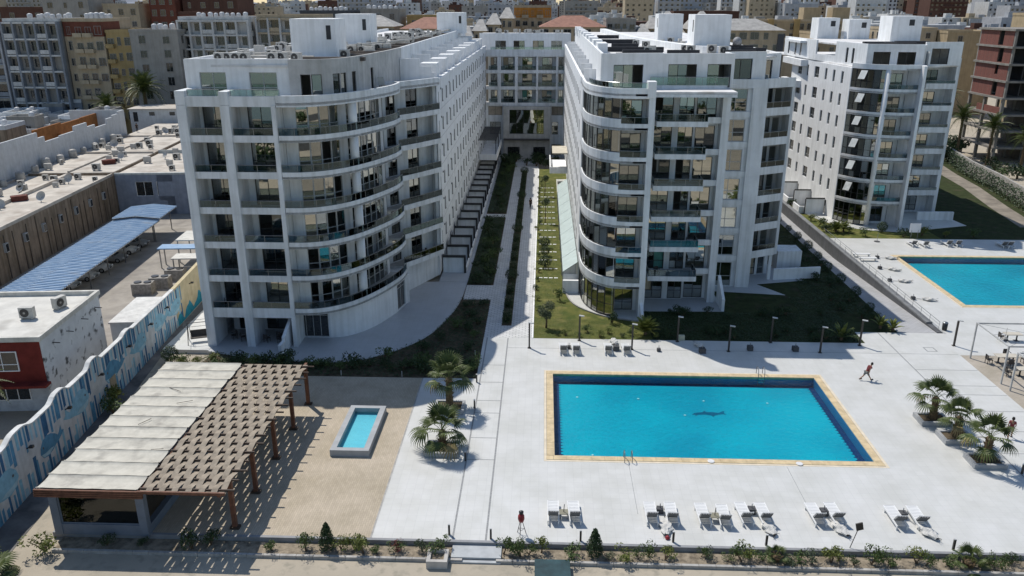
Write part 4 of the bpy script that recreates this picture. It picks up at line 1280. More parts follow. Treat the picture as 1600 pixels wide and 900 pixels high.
# pergola posts and beams
for y in (42.1, 46.0, 50.3, 54.6, 58.7):
    MB().box(-19.13, -18.87, y - .13, y + .13, 0, 3.35).build('post', WOODR, K)
    MB().box(-19.3, -18.7, y - .2, y + .2, -.01, .12).build('post_foot', BEAMD, K)
MB().box(-19.1, -18.9, 40.4, 59.1, 3.35, 3.55).build('beam', WOODR, K)
MB().box(-24.0, -23.85, 40.4, 58.6, 3.3, 3.5).build('beam', WOODR, K)
MB().box(-23.9, -18.6, 40.32, 40.44, 3.5, 3.68).build('fascia_board', WOODR, K)
NB = 17
bys = [40.75 + i * (58.2 - 40.75) / (NB - 1) for i in range(NB)]
for i, y in enumerate(bys):
    MB().box(-23.95, -18.25 + RND.uniform(-.25, .15), y - .05, y + .05, 3.57, 3.67).build('batten', BEAMD, K)
NS = 13
sw = 5.15 / NS
for j in range(NS):
    x = -23.85 + (j + .5) * sw
    m = MB()
    vs = []
    ys = []
    for i in range(NB):
        ys.append((bys[i], 3.62 + (.095 if (i + j) % 2 else -.095)))
    pr_ = [(40.45, 3.62)]
    for a, b in zip(ys, ys[1:]):
        for t_ in (0, .25, .5, .75):
            w_ = (1 - math.cos(t_ * PI)) / 2
            pr_.append((a[0] + (b[0] - a[0]) * t_, a[1] + (b[1] - a[1]) * w_))
    pr_.append(ys[-1]); pr_.append((58.5, 3.62))
    hw = sw * .47
    tl_ = RND.uniform(-.02, .02)
    for (y, z) in pr_:
        vs += [(x - hw + tl_, y, z + .012), (x + hw + tl_, y, z + .012), (x - hw + tl_, y, z - .012), (x + hw + tl_, y, z - .012)]
    fs = []
    for a in range(len(pr_) - 1):
        o = 4 * a
        fs += [(o, o + 1, o + 5, o + 4), (o + 3, o + 2, o + 6, o + 7), (o + 2, o, o + 4, o + 6), (o + 1, o + 3, o + 7, o + 5)]
    m.add(vs, fs)
    m.build('woven_slat', SLAT, K)

# ================================================================== LEFT NEIGHBOURS (their own street grid, turned by 5.4 degrees)
NA = rad(5.4)


def NW(u, v, z=GZ):
    return (-36 + u * math.cos(NA) - v * math.sin(NA), 60 + u * math.sin(NA) + v * math.cos(NA), z)


def nthing(name, label, cat, u, v, group=None, z=GZ):
    return thing(name, label, cat, NW(u, v, z), NA, group)


WALLW = mat('mural_wall_paint', (0.56, 0.575, 0.57), 0.85, .2, var=.08, scale=1.2, streak=.12)
M1 = mat('mural_navy', (0.045, 0.14, 0.26), 0.8, .2, var=.15, scale=2)
M2 = mat('mural_blue', (0.10, 0.27, 0.41), 0.8, .2, var=.15, scale=2)
M3 = mat('mural_sky_blue', (0.24, 0.45, 0.56), 0.8, .2, var=.12, scale=2)
M4 = mat('mural_pale_blue', (0.36, 0.53, 0.60), 0.8, .2, var=.10, scale=2)
CREAM = mat('cream_wall_paint', (0.58, 0.49, 0.31), 0.85, .2, var=.10, scale=.9, streak=.12, stain=((.42, .33, .2), .6, .56, .8))
TEAL = mat('mural_teal', (0.03, 0.27, 0.36), 0.8, .2, var=.15, scale=2)
mw = nthing('mural_wall', 'long boundary wall painted with blue stripes and whales beside the alley', 'wall', 0, 0)


def wall_top(v):
    z = 4.45
    for c, h, w in ((-14.2, .4, 1.3), (-8.4, .45, 1.1), (-2.6, .5, 1.0), (4.1, .25, .9)):
        t_ = (v - c) / w
        z += h * math.exp(-t_ ** 4)
    return z - .012 * (v + 20)


def upright(poly, x0, x1):
    """prism in the wall's own (v, z) plane"""
    m = MB()
    a = sum(poly[i][0] * poly[(i + 1) % len(poly)][1] - poly[(i + 1) % len(poly)][0] * poly[i][1] for i in range(len(poly)))
    if a < 0:
        poly = poly[::-1]
    n = len(poly)
    m.add([(x0, p[0], p[1]) for p in poly] + [(x1, p[0], p[1]) for p in poly],
          [tuple(range(n - 1, -1, -1)), tuple(range(n, 2 * n))] + [(i, (i + 1) % n, n + (i + 1) % n, n + i) for i in range(n)])
    return m


vs_ = [-30 + i * .33 for i in range(int((16 + 30) / .33) + 1)]
pf = MB()
for a, b in zip(vs_, vs_[1:]):
    q = upright([(a, -.1), (b, -.1), (b, wall_top(b)), (a, wall_top(a))], -.14, .14)
    pf.add(q.v, q.f)
pf.build('wall', WALLW, mw)
cp = MB()
for a, b in zip(vs_, vs_[1:]):
    q = upright([(a, wall_top(a)), (b, wall_top(b)), (b, wall_top(b) + .10), (a, wall_top(a) + .10)], -.19, .19)
    cp.add(q.v, q.f)
cp.build('wall_cap', mat('wall_cap_white', (.62, .62, .60), .8, var=.15), mw)
upright([(16, -.1), (31, -.1), (31, 4.3), (16, 4.0)], -.14, .14).build('wall', CREAM, mw)
upright([(16, 4.0), (31, 4.3), (31, 4.4), (16, 4.1)], -.19, .19).build('wall_cap', CREAM, mw)
wave = [(16, -.1), (31, -.1), (31, 1.0)] + [(31 - i * .5, .9 + .5 * math.sin(i * .9) + .2 * math.sin(i * 2.1)) for i in range(1, 30)] + [(16, .8)]
upright(wave, .1405, .146).build('painted_wave', TEAL, mw)
stripes = {0: MB(), 1: MB(), 2: MB(), 3: MB()}
r_ = random.Random(5)
v = -29.5
while v < 17.5:
    for part in ('top', 'bottom'):
        w = r_.uniform(.2, .42)
        a = v + r_.uniform(-.05, .15)
        c = r_.choice([0, 0, 1, 1, 2, 2, 3])
        x_ = .1405 + .0007 * (c + (4 if part == 'top' else 0))
        zt = wall_top(min(a, 15.5)) - .03 if a < 15 else 3.9
        if part == 'top':
            h = r_.uniform(1.0, 2.2)
            q = upright([(a, zt - h), (a + w, zt - h + r_.uniform(-.1, .1)), (a + w, zt - .02), (a, zt - .02)], .1402, x_)
        else:
            h = r_.uniform(.6, 2.1)
            q = upright([(a, -.05), (a + w, -.05), (a + w, h), (a, h + r_.uniform(-.1, .1))], .1402, x_)
        stripes[c].add(q.v, q.f)
    v += r_.uniform(.36, .6)
for c, m_ in enumerate((M1, M2, M3, M4)):
    stripes[c].build('painted_stripes', m_, mw)


def whale(v, z, s, flip, m_, belly):
    pts = [(-1.6, .05), (-1.45, .55), (-1.0, .95), (-.35, 1.1), (.35, .95), (.95, .6), (1.35, .25), (1.6, .45), (1.95, .85), (2.0, .35), (2.35, .2), (1.9, -.02), (1.4, -.2), (.9, -.3), (.3, -.5), (-.5, -.62), (-1.2, -.45)]
    pts = [(v + (-x if flip else x) * s, z + y * s) for x, y in pts]
    upright(pts, .1402, .1476).build('painted_whale', m_, mw)
    bl = [(-1.5, -.05), (-.8, -.18), (0, -.2), (.5, -.32), (-.3, -.55), (-1.15, -.42)]
    bl = [(v + (-x if flip else x) * s, z + y * s) for x, y in bl]
    upright(bl, .1402, .1492).build('painted_whale_belly', belly, mw)
    e = [(v + (-(-1.05) if flip else -1.05) * s + .1 * s * math.cos(t * PI / 4), z + .38 * s + .1 * s * math.sin(t * PI / 4)) for t in range(8)]
    upright(e, .1402, .1500).build('painted_eye', DARKMETAL, mw)


whale(-16.8, 1.9, 1.08, True, M3, M4)
whale(-10.8, 1.7, 0.88, False, M2, M4)
whale(-6.0, 2.3, 1.08, True, M3, M4)
whale(.4, 2.2, 1.04, False, M2, M4)
whale(6.2, 2.1, 1.00, True, M3, M4)
whale(11.5, 2.2, 0.96, False, M3, M4)
whale(15.6, 2.0, 0.96, True, M3, M4)
for v in (-13.6, -8.0, -2.3, 3.4, 8.6, 13.0, 20.5, 25.5):
    MB().tube((.14, v, 3.1), (.42, v, 3.25), .05, n=6).box(.36, .62, v - .12, v + .12, 3.18, 3.34).build('wall_lamp', DARKMETAL, mw)
MB().box(.1405, .19, -.6, .5, 0, 2.0).build('service_door', mat('old_door', (.30, .25, .17), .8), mw)

# red and white house behind the wall
RED = mat('dark_red_paint', (0.17, 0.028, 0.022), 0.75, .2, var=.15, scale=1)
PEEL = mat('peeling_white_wall', (0.60, 0.61, 0.62), 0.85, .2, var=.06, scale=1, stain=((0.10, 0.10, 0.10), 1.1, .57, .66))
rh = nthing('roadside_house', 'flat-roofed house with a dark red upper front and a peeling white side wall', 'house', -10, 2.6)
MB().box(-8, 6.28, -5.3, 5.4, 2.9, 6.35).build('upper_wall', RED, rh)
MB().box(6.28, 6.4, -5.25, 5.4, 0, 6.55).build('side_wall', PEEL, rh)
MB().box(-8, 6.0, -4.6, 5.4, 0, 2.9).build('lower_wall', mat('pale_house_wall', (.52, .56, .60), .8), rh)
MB().box(-8, 6.28, -5.2, 5.4, 6.36, 6.46).build('roof', mat('house_roof_screed', (.62, .60, .55), .85, var=.1, scale=.5, stain=((.4, .38, .34), .4, .55, .75)), rh)
MB().holes(-8.2, 6.5, -5.5, 5.6, 6.45, 6.85, [(-7.9, 6.2, -5.2, 5.3)]).build('parapet', mat('house_parapet', (.60, .58, .53), .85, streak=.15), rh)
for (x, w) in ((2.6, 3.6), (-2.6, 3.6)):
    add_window(rh, x, -5.39, 3.9, 0, w, 1.7, 3, (.35,), WHITE2, DARKGLASS)
add_window(rh, 3.0, -4.68, 1.0, 0, 2.9, 1.1, 3, (), WHITE2, DARKGLASS)
MB().box(-8, 6.6, -6.2, -5.3, 2.75, 2.95).build('balcony_slab', RED, rh)
for x in (.2, -5.0):
    MB().box(x, x + .45, -6.1, -5.65, 0, 2.75).build('column', mat('orange_column', (.50, .27, .06), .8), rh)
for i, v in enumerate((-3.6, -1.2, 1.6, 4.4)):
    MB().tube((6.4, v, 5.6), (7.0, v, 5.55), .04, n=6).build('wall_bracket', DARKMETAL, rh)

# car park, carports
struct('car_park', MB().prism([NW(-24.9, 4)[:2], NW(-.3, 4)[:2], NW(-.3, 80)[:2], NW(-24.9, 80)[:2]], -0.5, GZ + .015), mat('car_park_concrete', (.35, .32, .28), .9, .15, var=.12, scale=.5, stain=((.24, .22, .2), .35, .52, .7)))




BLUER = mat('blue_roof_sheet', (0.30, 0.42, 0.56), 0.45, .4, scale=.8, col2=(0.20, 0.32, 0.48), stain=((.45, .46, .46), .5, .58, .8))

BLUER2 = mat('paler_blue_roof_sheet', (0.42, 0.52, 0.62), 0.5, .4, scale=.8, col2=(0.30, 0.42, 0.55))  # paler blue, alternates with the other roof sheets


def carport(name, label, u, v, w, L_, h):
    t_ = nthing(name, label, 'carport', u, v)
    n = int(L_ / .5)
    st = L_ / n
    for sgn in (-1, 1):
        me = MB()
        # single corrugated sheet: trapezoid ribs
        x0, x1 = (0, w / 2 - .01) if sgn > 0 else (-w / 2, -.01)
        za, zc = (h + .35, h) if sgn > 0 else (h, h + .35)
        pr_ = [(0, 0), (.16, 0), (.22, .11), (.38, .11), (.44, 0), (st, 0)]
        vs = []
        for (x, z) in ((x0, za), (x1, zc)):
            for (y, dz) in pr_:
                vs.append((x, y, z + dz))
        k_ = len(pr_)
        me.add(vs, [(i, k_ + i, k_ + i + 1, i + 1) for i in range(k_ - 1)])
        mm = me.mesh('roof_sheet', BLUER)
        mm2 = me.mesh('roof_sheet', BLUER2)
        for i in range(n):
            put('roof_sheet', mm if i % 2 else mm2, t_, (0, -L_ / 2 + i * st, RND.uniform(-.012, .012)))
    fr = MB()
    for x in (-w / 2 + .15, 0, w / 2 - .15):
        fr.box(x - .05, x + .05, -L_ / 2, L_ / 2, h - .16 + (.33 if x == 0 else 0), h - .04 + (.33 if x == 0 else 0))
    fr.build('purlin', STEEL, t_)
    for i in range(int(L_ / 5) + 1):
        y = -L_ / 2 + .2 + i * (L_ - .4) / int(L_ / 5)
        MB().box(-w / 2 + .1, -w / 2 + .22, y - .06, y + .06, 0, h - .1).build('post', STEEL, t_)
        MB().box(w / 2 - 1.2, w / 2 - 1.08, y - .06, y + .06, 0, h - .04).build('post', STEEL, t_)
    return t_


carport('carport', 'long blue corrugated carport over parked cars beside the beige building', -16.0, 31.0, 6.4, 36.0, 2.95)
carport('carport', 'short blue corrugated carport at the end of the parking lane', -15.8, 51.8, 6.6, 7.0, 3.4)

# ---- car
CARW = mat('white_car_paint', (.68, .68, .67), .25, .5, var=.03, coord='object')
CARS = mat('silver_car_paint', (.36, .37, .38), .28, .5, var=.03, metal=.4, coord='object')
TYRE = mat('tyre_rubber', (.02, .02, .02), .8, coord='object')
HEADL = mat('headlamp', (.75, .77, .78), .1, .6, coord='object')
REDL = mat('tail_lamp', (.35, .02, .02), .2, .6, coord='object')


def make_car(paint, label, loc, rotz):
    c = thing('parked_car', label, 'car', loc, rotz, 'cars under the carport')
    # body shell: cross-sections along x (front at +x)
    secs = [(-2.15, .62, .74, .40), (-2.05, .80, .90, .26), (-1.2, .84, .97, .20), (0, .85, .95, .20), (1.0, .85, .93, .20), (1.7, .82, .82, .22), (2.1, .66, .62, .36)]
    vs = []
    for (x, hw, zt, z0) in secs:
        vs += [(x, -hw, z0), (x, -hw * 1.02, (z0 + zt) / 2), (x, -hw * .93, zt - .04), (x, -hw * .6, zt), (x, hw * .6, zt), (x, hw * .93, zt - .04), (x, hw * 1.02, (z0 + zt) / 2), (x, hw, z0)]
    n = 8
    fs = [(a * n + i, a * n + (i + 1) % n, (a + 1) * n + (i + 1) % n, (a + 1) * n + i) for a in range(len(secs) - 1) for i in range(n)]
    fs += [tuple(range(n)), tuple(range((len(secs) - 1) * n + n - 1, (len(secs) - 1) * n - 1, -1))]
    body = MB().add(vs, fs).build('body', paint, c, True)
    cab = MB()
    cab.add([(-1.75, -.74, .9), (-1.75, .74, .9), (1.05, .74, .88), (1.05, -.74, .88), (-1.2, -.58, 1.43), (-1.2, .58, 1.43), (.25, .56, 1.44), (.25, -.56, 1.44)],
            [(0, 1, 5, 4), (1, 2, 6, 5), (2, 3, 7, 6), (3, 0, 4, 7)])
    cab.build('window_band', DARKGLASS, c)
    MB().add([(-1.3, -.6, 1.42), (-1.3, .6, 1.42), (.3, .58, 1.43), (.3, -.58, 1.43), (-1.1, -.5, 1.5), (-1.1, .5, 1.5), (.1, .48, 1.5), (.1, -.48, 1.5)],
             [(0, 1, 5, 4), (1, 2, 6, 5), (2, 3, 7, 6), (3, 0, 4, 7), (4, 5, 6, 7), (3, 2, 1, 0)]).build('roof', paint, c, True)
    pl = MB()
    for s in (-1, 1):
        for (a, b) in (((1.02, s * .75, .89), (.27, s * .575, 1.44)), ((-.35, s * .75, .9), (-.42, s * .585, 1.44)), ((-1.73, s * .75, .9), (-1.2, s * .59, 1.44))):
            pl.tube(a, b, .04, n=5)
    pl.build('pillar', paint, c)
    for (x, y) in ((1.3, -.78), (1.3, .78), (-1.35, -.78), (-1.35, .78)):
        w = MB().tube((x, y - .1, .31), (x, y + .1, .31), .31, n=16).build('wheel', TYRE, c)
        MB().tube((x, y - .11 if y < 0 else y + .08, .31), (x, y - .08 if y < 0 else y + .11, .31), .18, n=10).build('rim', CARS, w)
    for s in (-.55, .55):
        MB().obox((2.02, s, .62), (.1, 0, 0), (0, .17, 0), (0, 0, .07)).build('headlight', HEADL, c)
        MB().obox((-2.06, s, .78), (.08, 0, 0), (0, .14, 0), (0, 0, .09)).build('tail_light', REDL, c)
    MB().obox((2.08, 0, .5), (.05, 0, 0), (0, .34, 0), (0, 0, .07)).build('grille', DARKMETAL, c)
    return c


cars = [(-17.3, 28.6, 'w'), (-16.6, 32.0, 'w'), (-16.3, 35.2, 'w'), (-16.0, 39.3, 's'), (-15.9, 42.9, 'w'), (-15.7, 46.0, 's')]
cl = ['white car at the open end of the long blue carport', 'white car parked second under the long blue carport', 'white car parked third under the long blue carport',
      'silver car parked between two white cars under the carport', 'white car parked between two silver cars under the carport', 'silver car parked by the short carport']
protoW = protoS = None
for i, (u, v, c) in enumerate(cars):
    l = NW(u - .2, v, GZ + .02)
    if c == 'w':
        if protoW is None:
            protoW = make_car(CARW, cl[i], l, NA)
        else:
            dup(protoW, l, NA + RND.uniform(-.05, .05), cl[i])
    else:
        if protoS is None:
            protoS = make_car(CARS, cl[i], l, NA)
        else:
            dup(protoS, l, NA, cl[i])

# long beige building with cluttered roofs
BEIGE = mat('stained_beige_wall', (0.30, 0.235, 0.175), 0.9, .15, var=.12, scale=.8, streak=.35)
BROOF = mat('dusty_screed_roof', (0.58, 0.53, 0.46), 0.9, .15, var=.14, scale=.35, stain=((.34, .29, .24), .3, .52, .72))
lb = nthing('row_building', 'long low building with a rain-stained beige wall behind the carport', 'building', -31.5, 24)
MB().box(-6.5, 6.5, -50, 40.5, 0, 6.2).build('wall', BEIGE, lb)
MB().box(-6.4, 6.35, -49.9, 40.4, 6.2, 6.3).build('roof', BROOF, lb)
MB().box(6.3, 6.55, -50, 40.5, 6.2, 6.6).box(-6.5, -6.2, -50, 40.5, 6.2, 6.6).box(-.3, .3, -50, 40, 6.3, 6.75).build('parapet', BROOF, lb)
PIPE = mat('waste_pipe', (.12, .095, .075), .7)
for i in range(26):
    v = -12 + i * 2.0 + RND.uniform(-.5, .5)
    MB().tube((6.56, v, .2), (6.56, v, RND.uniform(4.6, 6.0)), .06, n=6).build('drain_pipe', PIPE, lb)
bx = MB().box(0, .3, -.35, .35, -.1, 1.0).mesh('window', [FRAMEW])
gx = MB().box(.3, .32, -.28, .28, 0, .9).mesh('pane', DARKGLASS)
for i in range(11):
    w = put('window', bx, lb, (6.5, -10 + i * 4.6, 3.6))
    put('pane', gx, w)
# blue-grey annex across the lane's end, low roofs behind it
BLG = mat('blue_grey_wall', (0.27, 0.30, 0.36), .85, .2, var=.08, streak=.1)
ax = nthing('annex_building', 'blue-grey two-storey annex with two barred windows closing the parking lane', 'building', -18, 72)
facade(ax, (-6.8, -7.4), (9, -7.4), 0, 6.3, [(3.0, 5.6, 2.9, 5.2, 2, (), (), WHITE2, DARKGLASS), (6.2, 8.8, 2.9, 5.2, 2, (), (), WHITE2, DARKGLASS), (6.4, 7.6, 0.05, 2.2, 1, (), (), FRAME, DARKGLASS)], .3, BLG)
MB().box(-6.8, 9, -7.1, 46, 0, 6.2).build('core', BLG, ax)
MB().box(-6.7, 8.9, -7.2, 46, 6.2, 6.32).build('roof', BROOF, ax)
MB().box(-6.8, 9, -7.45, -7.1, 6.3, 6.6).box(8.7, 9, -7, 46, 6.3, 6.9).box(-6.8, 8.7, 12, 12.3, 6.3, 6.9).build('parapet', mat('white_parapet', (.56, .58, .56), .85, streak=.15), ax)
st = nthing('low_block', 'wide low block with a dusty roof of vents behind the annex', 'building', -28, 92)
MB().box(-10, 3.1, -27.3, 28, 0, 6.6).build('wall', BEIGE, st)
MB().box(-9.9, 3.0, -27.2, 28, 6.6, 6.7).build('roof', BROOF, st)
MB().box(-9.9, 3.0, -10, -9.7, 6.7, 7.0).box(-9.9, 3, 9, 9.3, 6.7, 7.0).box(-4, -3.7, -27, 28, 6.7, 6.95).build('parapet', BROOF, st)
# white building with the stepped parapet
WW = mat('limewashed_wall', (.58, .60, .61), .85, .2, var=.06, streak=.1)
wb = nthing('stepped_building', 'white building with a stepped parapet and a terracotta inner wall', 'building', -43, 84)
MB().box(-6, 4.6, -42, 21.4, 0, 6.6).build('wall', WW, wb)
MB().box(-6, 4.55, -42, 21.4, 6.6, 6.7).build('roof', BROOF, wb)
steps = [(-42, -13.3, 10.2), (-13.3, -11.2, 9.3), (-11.2, -6, 8.4), (-6, -.6, 8.6), (-.6, 4.4, 9.4), (4.4, 7.6, 8.6), (7.6, 12.8, 8.0), (12.8, 15.6, 8.9), (15.6, 18.4, 9.2), (18.4, 21.4, 9.6)]
sp = MB()
for a, b, z in steps:
    sp.box(4.3, 4.6, a, b, 6.7, z + 1.9)
sp.box(-6, 4.3, 21.1, 21.4, 6.7, 11.5)
sp.build('stepped_parapet', WW, wb)
TERRA = mat('terracotta_paint', (.36, .15, .05), .85, .2, var=.15)
sp = MB()
for a, b, z in ((-12, -4, 9.6), (-4, 6, 10.2), (6, 14, 9.9), (14, 21, 10.0)):
    sp.box(-1.0, -.7, a, b, 6.7, z + .9)
sp.box(-1, 4.2, -12.2, -12, 6.7, 9.8).box(-1, 4.2, 3.9, 4.1, 6.7, 9.4)
sp.build('terracotta_wall', TERRA, wb)
sm = MB().box(-.02, .02, -.22, .22, -.25, .25).mesh('small_window', DARKMETAL)
for v in (-21, -19, -18, -20, -12, -11, -9, -5, -4, -1, 0, 1.2, 2.4, 5.5, 6.4, 7.5, 9, 12, 15, 16, 17):
    put('small_window', sm, wb, (4.61, v, RND.choice([4.6, 5.4, 3.4])))
sh_ = nthing('roof_shed', 'small white shed with dark doorways standing across the low block roofs', 'shed', -37, 124)
facade(sh_, (-7, -2), (5.5, -2), 0, 9.6, [(.7, 1.7, 6.9, 9.0, 1, (), (), FRAME, DARKGLASS), (4.2, 5.4, 8.2, 9.0, 2, (), (), FRAME, DARKGLASS), (8.6, 9.8, 8.2, 9.0, 2, (), (), FRAME, DARKGLASS), (11.2, 12.2, 6.9, 9.0, 1, (), (), FRAME, DARKGLASS)], .3, WW)
MB().box(-7.3, 5.8, -2.4, 6, 9.6, 9.75).box(-7, 5.5, -1.7, 6, 0, 9.6).build('roof', BROOF, sh_)
tw = nthing('white_house', 'plain white house with one slit window behind the tall palm', 'house', -34, 148)
MB().box(-8, 6, -4, 8, 0, 13.4).build('wall', WW, tw)
MB().box(6, 6.03, .5, 1.6, 8.5, 12.6).build('slit_window', DARKMETAL, tw)
MB().box(-8.2, 6.2, -4.2, 8.2, 13.4, 13.6).build('roof', BROOF, tw)
lw = nthing('street_wall', 'long grey street wall in front of the shaded apartment row', 'wall', -75, 158)
MB().box(-60, 38, -.2, .2, 0, 10.5).build('wall', mat('dusty_wall', (.28, .255, .22), .9, streak=.2), lw)
MB().box(-60, 38, -.8, .8, 10.5, 11.6).build('wall_top', mat('dusty_wall_top', (.40, .36, .31), .9), lw)

# roof clutter on the low roofs: boxes, dishes, tanks
CLUT = mat('roof_unit_paint', (.33, .31, .28), .75, .3, var=.2, scale=3)


def ac_unit(name, label, cat, group):
    t_ = thing(name, label, cat, (0, 0, 0), 0, group, True)
    MB().box(-.5, .5, -.22, .22, .12, .92).box(-.4, -.3, -.24, .24, 0, .12).box(.3, .4, -.24, .24, 0, .12).build('casing', mat('unit_casing', (.48, .465, .43), .6, .4, var=.1, scale=3), t_)
    MB().tube((-.1, -.222, .52), (-.1, -.245, .52), .32, n=16).build('fan_grille', DARKMETAL, t_)
    MB().tube((-.1, -.24, .52), (-.1, -.262, .52), .09, n=8).build('fan_hub', STEEL, t_)
    return t_


ac0 = ac_unit('air_conditioner', 'beige air conditioning unit on the dusty long roof', 'air conditioner', 'units on the low roofs')
first = True
r_ = random.Random(21)
AREAS = [((-37.4, -25.6), (-14, 63), 6.3, 34, 'beige air conditioning unit on the dusty long roof'), ((-37, -25.5), (66, 118), 6.7, 34, 'beige air conditioning unit on the wide low block'),
         ((-24, -10), (66, 112), 6.32, 16, 'beige air conditioning unit on the annex roof')]
for (ua, ub), (va, vb), z, n, lab in AREAS:
    for i in range(n):
        l = NW(r_.uniform(ua, ub), r_.uniform(va, vb), GZ + z + .02)
        if first:
            ac0.location = l; ac0.scale = (1.1,) * 3; ac0.rotation_euler = (0, 0, NA); ac0['label'] = lab; first = False
        else:
            dup(ac0, l, NA + r_.choice([0, 0, PI / 2, PI, .4]), lab, 'units on the low roofs', r_.uniform(.75, 1.2))
dish0 = thing('satellite_dish', 'pale satellite dish tilted on the dusty roofs beyond the carport', 'dish', (0, 0, 0), 0, 'dishes on the low roofs', True)
dm = MB()
rings = [(.02, 0), (.25, .03), (.5, .12), (.7, .26)]
vs = []
for (r, h) in rings:
    for i in range(16):
        t_ = 2 * PI * i / 16
        vs.append((r * math.cos(t_), -h + .3, .95 + r * math.sin(t_)))
fs = [(a * 16 + i, a * 16 + (i + 1) % 16, (a + 1) * 16 + (i + 1) % 16, (a + 1) * 16 + i) for a in range(3) for i in range(16)]
dm.add(vs, fs).build('dish', mat('dish_grey', (.50, .49, .46), .5), dish0, True)
MB().tube((0, .35, 0), (0, .3, .95), .05, n=6).tube((0, .28, .4), (0, -.35, .95), .025, n=5).build('mast', STEEL, dish0)
dsp = [(-27.5, 8), (-26.5, 30), (-30, 42), (-27.2, 46), (-33, 52), (-29, 58), (-28, 75), (-34, 88), (-30, 104), (-22, 78)]
for i, (u, v) in enumerate(dsp):
    l = NW(u, v, GZ + (6.7 if v > 64 and u < -25 else 6.32))
    if i == 0:
        dish0.location = l; dish0.rotation_euler = (-.5, 0, NA + .6)
    else:
        o = dup(dish0, l, NA + r_.uniform(-1, 1.2))
for (u, v, a_, l) in ((-6.9, 2.2, 0, 'air conditioner with loose cables on the red fronted house'), (-5.4, 4.6, 1.2, 'second air conditioner with loose cables on the red fronted house'), (-13.0, 6.6, .2, 'air conditioner by the roof pipe of the red fronted house')):
    dup(ac0, NW(u, v, GZ + 6.47), NA + a_, l, 'units on the red fronted house', 1.15)
for i, (u, v) in enumerate(((-30.5, 47.5), (-28.5, 72.0))):
    o = MB().prism([(-.9, -.5), (.9, -.5), (1.1, .4), (.2, .7), (-1.0, .5)], 0, .7).build('tarpaulin', mat('rust_tarpaulin', (.16, .05, .035), .9, var=.25, scale=2))
    o.location = NW(u, v, GZ + (6.31 if i == 0 else 6.71)); o.rotation_euler = (0, 0, NA + .5)
    tag(o, ['rust-red tarpaulin bundle on the dusty long roof', 'rust-red tarpaulin bundle on the wide low block'][i], 'tarpaulin')
# barrel water tanks in a row along the white wall
tank0 = MB().lathe([(.0, 0), (.55, 0), (.6, .15), (.6, 1.0), (.5, 1.2), (.2, 1.3), (.0, 1.3)], (0, 0, 0), 14).build('water_tank', mat('tank_grey', (.46, .44, .40), .6, var=.2), None, True)
tag(tank0, 'grey water tank in the row along the stepped white wall', 'water tank', 'tanks along the stepped wall')
for i in range(13):
    l = NW(-37.2 + r_.uniform(-.3, .4), 44 + i * 4.3, GZ + (6.3 if 44 + i * 4.3 < 64 else 6.72))
    if i == 0:
        tank0.location = l
    else:
        o = tank0.copy(); COL.objects.link(o); o.location = l; o.scale = (r_.uniform(.8, 1.2),) * 3
# condensers and white roofs inside the car park
for i, (u, v) in enumerate(((-7.2, 26.5), (-6.0, 28.6), (-5.2, 31.5))):
    t_ = nthing('condenser_unit', 'large grey condenser with twin top fans beside the painted wall', 'condenser', u, v, 'condensers in the car park')
    MB().box(-1.1, 1.1, -.7, .7, 0, 1.35).build('casing', CLUT, t_)
    for s in (-.55, .55):
        MB().tube((s, 0, 1.36), (s, 0, 1.46), .42, n=16).build('fan_ring', DARKMETAL, t_)
for (u, v, w, l_, z, lab) in ((-4.2, 40.5, 6.0, 4.6, 2.9, 'white flat shelter roof standing over the car park wall'), (-3.6, 33.2, 4.4, 2.2, 2.3, 'small cream shelter roof next to the condensers'), (-6.2, 36.8, 5.0, 2.0, 2.5, 'blue-grey sheet shelter roof between two pale shelter roofs')):
    t_ = nthing('shelter', lab, 'shelter', u, v)
    MB().box(-w / 2, w / 2, -l_ / 2, l_ / 2, z, z + .14).build('roof', BLUER if 'blue' in lab else mat('shelter_white', (.62, .60, .54), .8, var=.1), t_)
    for sx in (-1, 1):
        for sy in (-1, 1):
            MB().box(sx * (w / 2 - .2) - .06, sx * (w / 2 - .2) + .06, sy * (l_ / 2 - .2) - .06, sy * (l_ / 2 - .2) + .06, 0, z).build('post', STEEL, t_)
gt = nthing('yard_roof', 'low white flat roof between the red house and the painted wall', 'roof', -2.2, 12.4)
MB().box(-1.3, 1.9, -3.4, 3.4, 0, 3.2).build('wall', WW, gt)
MB().box(-1.4, 2.0, -3.5, 3.5, 3.2, 3.35).build('slab', mat('yard_roof_white', (.62, .61, .58), .8), gt)

# ================================================================== THE TOWN BEHIND
def paint(name, c, **k):
    return mat(name, c, .88, .15, var=.08, scale=.5, streak=.12, **k)


PA = {'white': paint('town_white', (.58, .58, .57)), 'cream': paint('town_cream', (.46, .38, .27)), 'yellow': paint('town_yellow', (.42, .31, .15)), 'ochre': paint('town_ochre', (.44, .31, .14)),
      'grey': paint('town_grey', (.34, .325, .30)), 'brick': paint('town_brick', (.17, .065, .045)), 'brown': paint('town_brown', (.12, .065, .05)), 'tan': paint('town_tan', (.43, .34, .22)),
      'blue': paint('town_blue_grey', (.27, .29, .32)), 'sand': paint('town_sand', (.50, .41, .29)), 'slate': paint('town_slate', (.10, .105, .115)), 'orange': paint('town_orange', (.50, .22, .05)), 'pale': paint('town_pale', (.40, .41, .43))}
WF = mat('town_window_frame', (.30, .29, .27), .7)
TW = {}


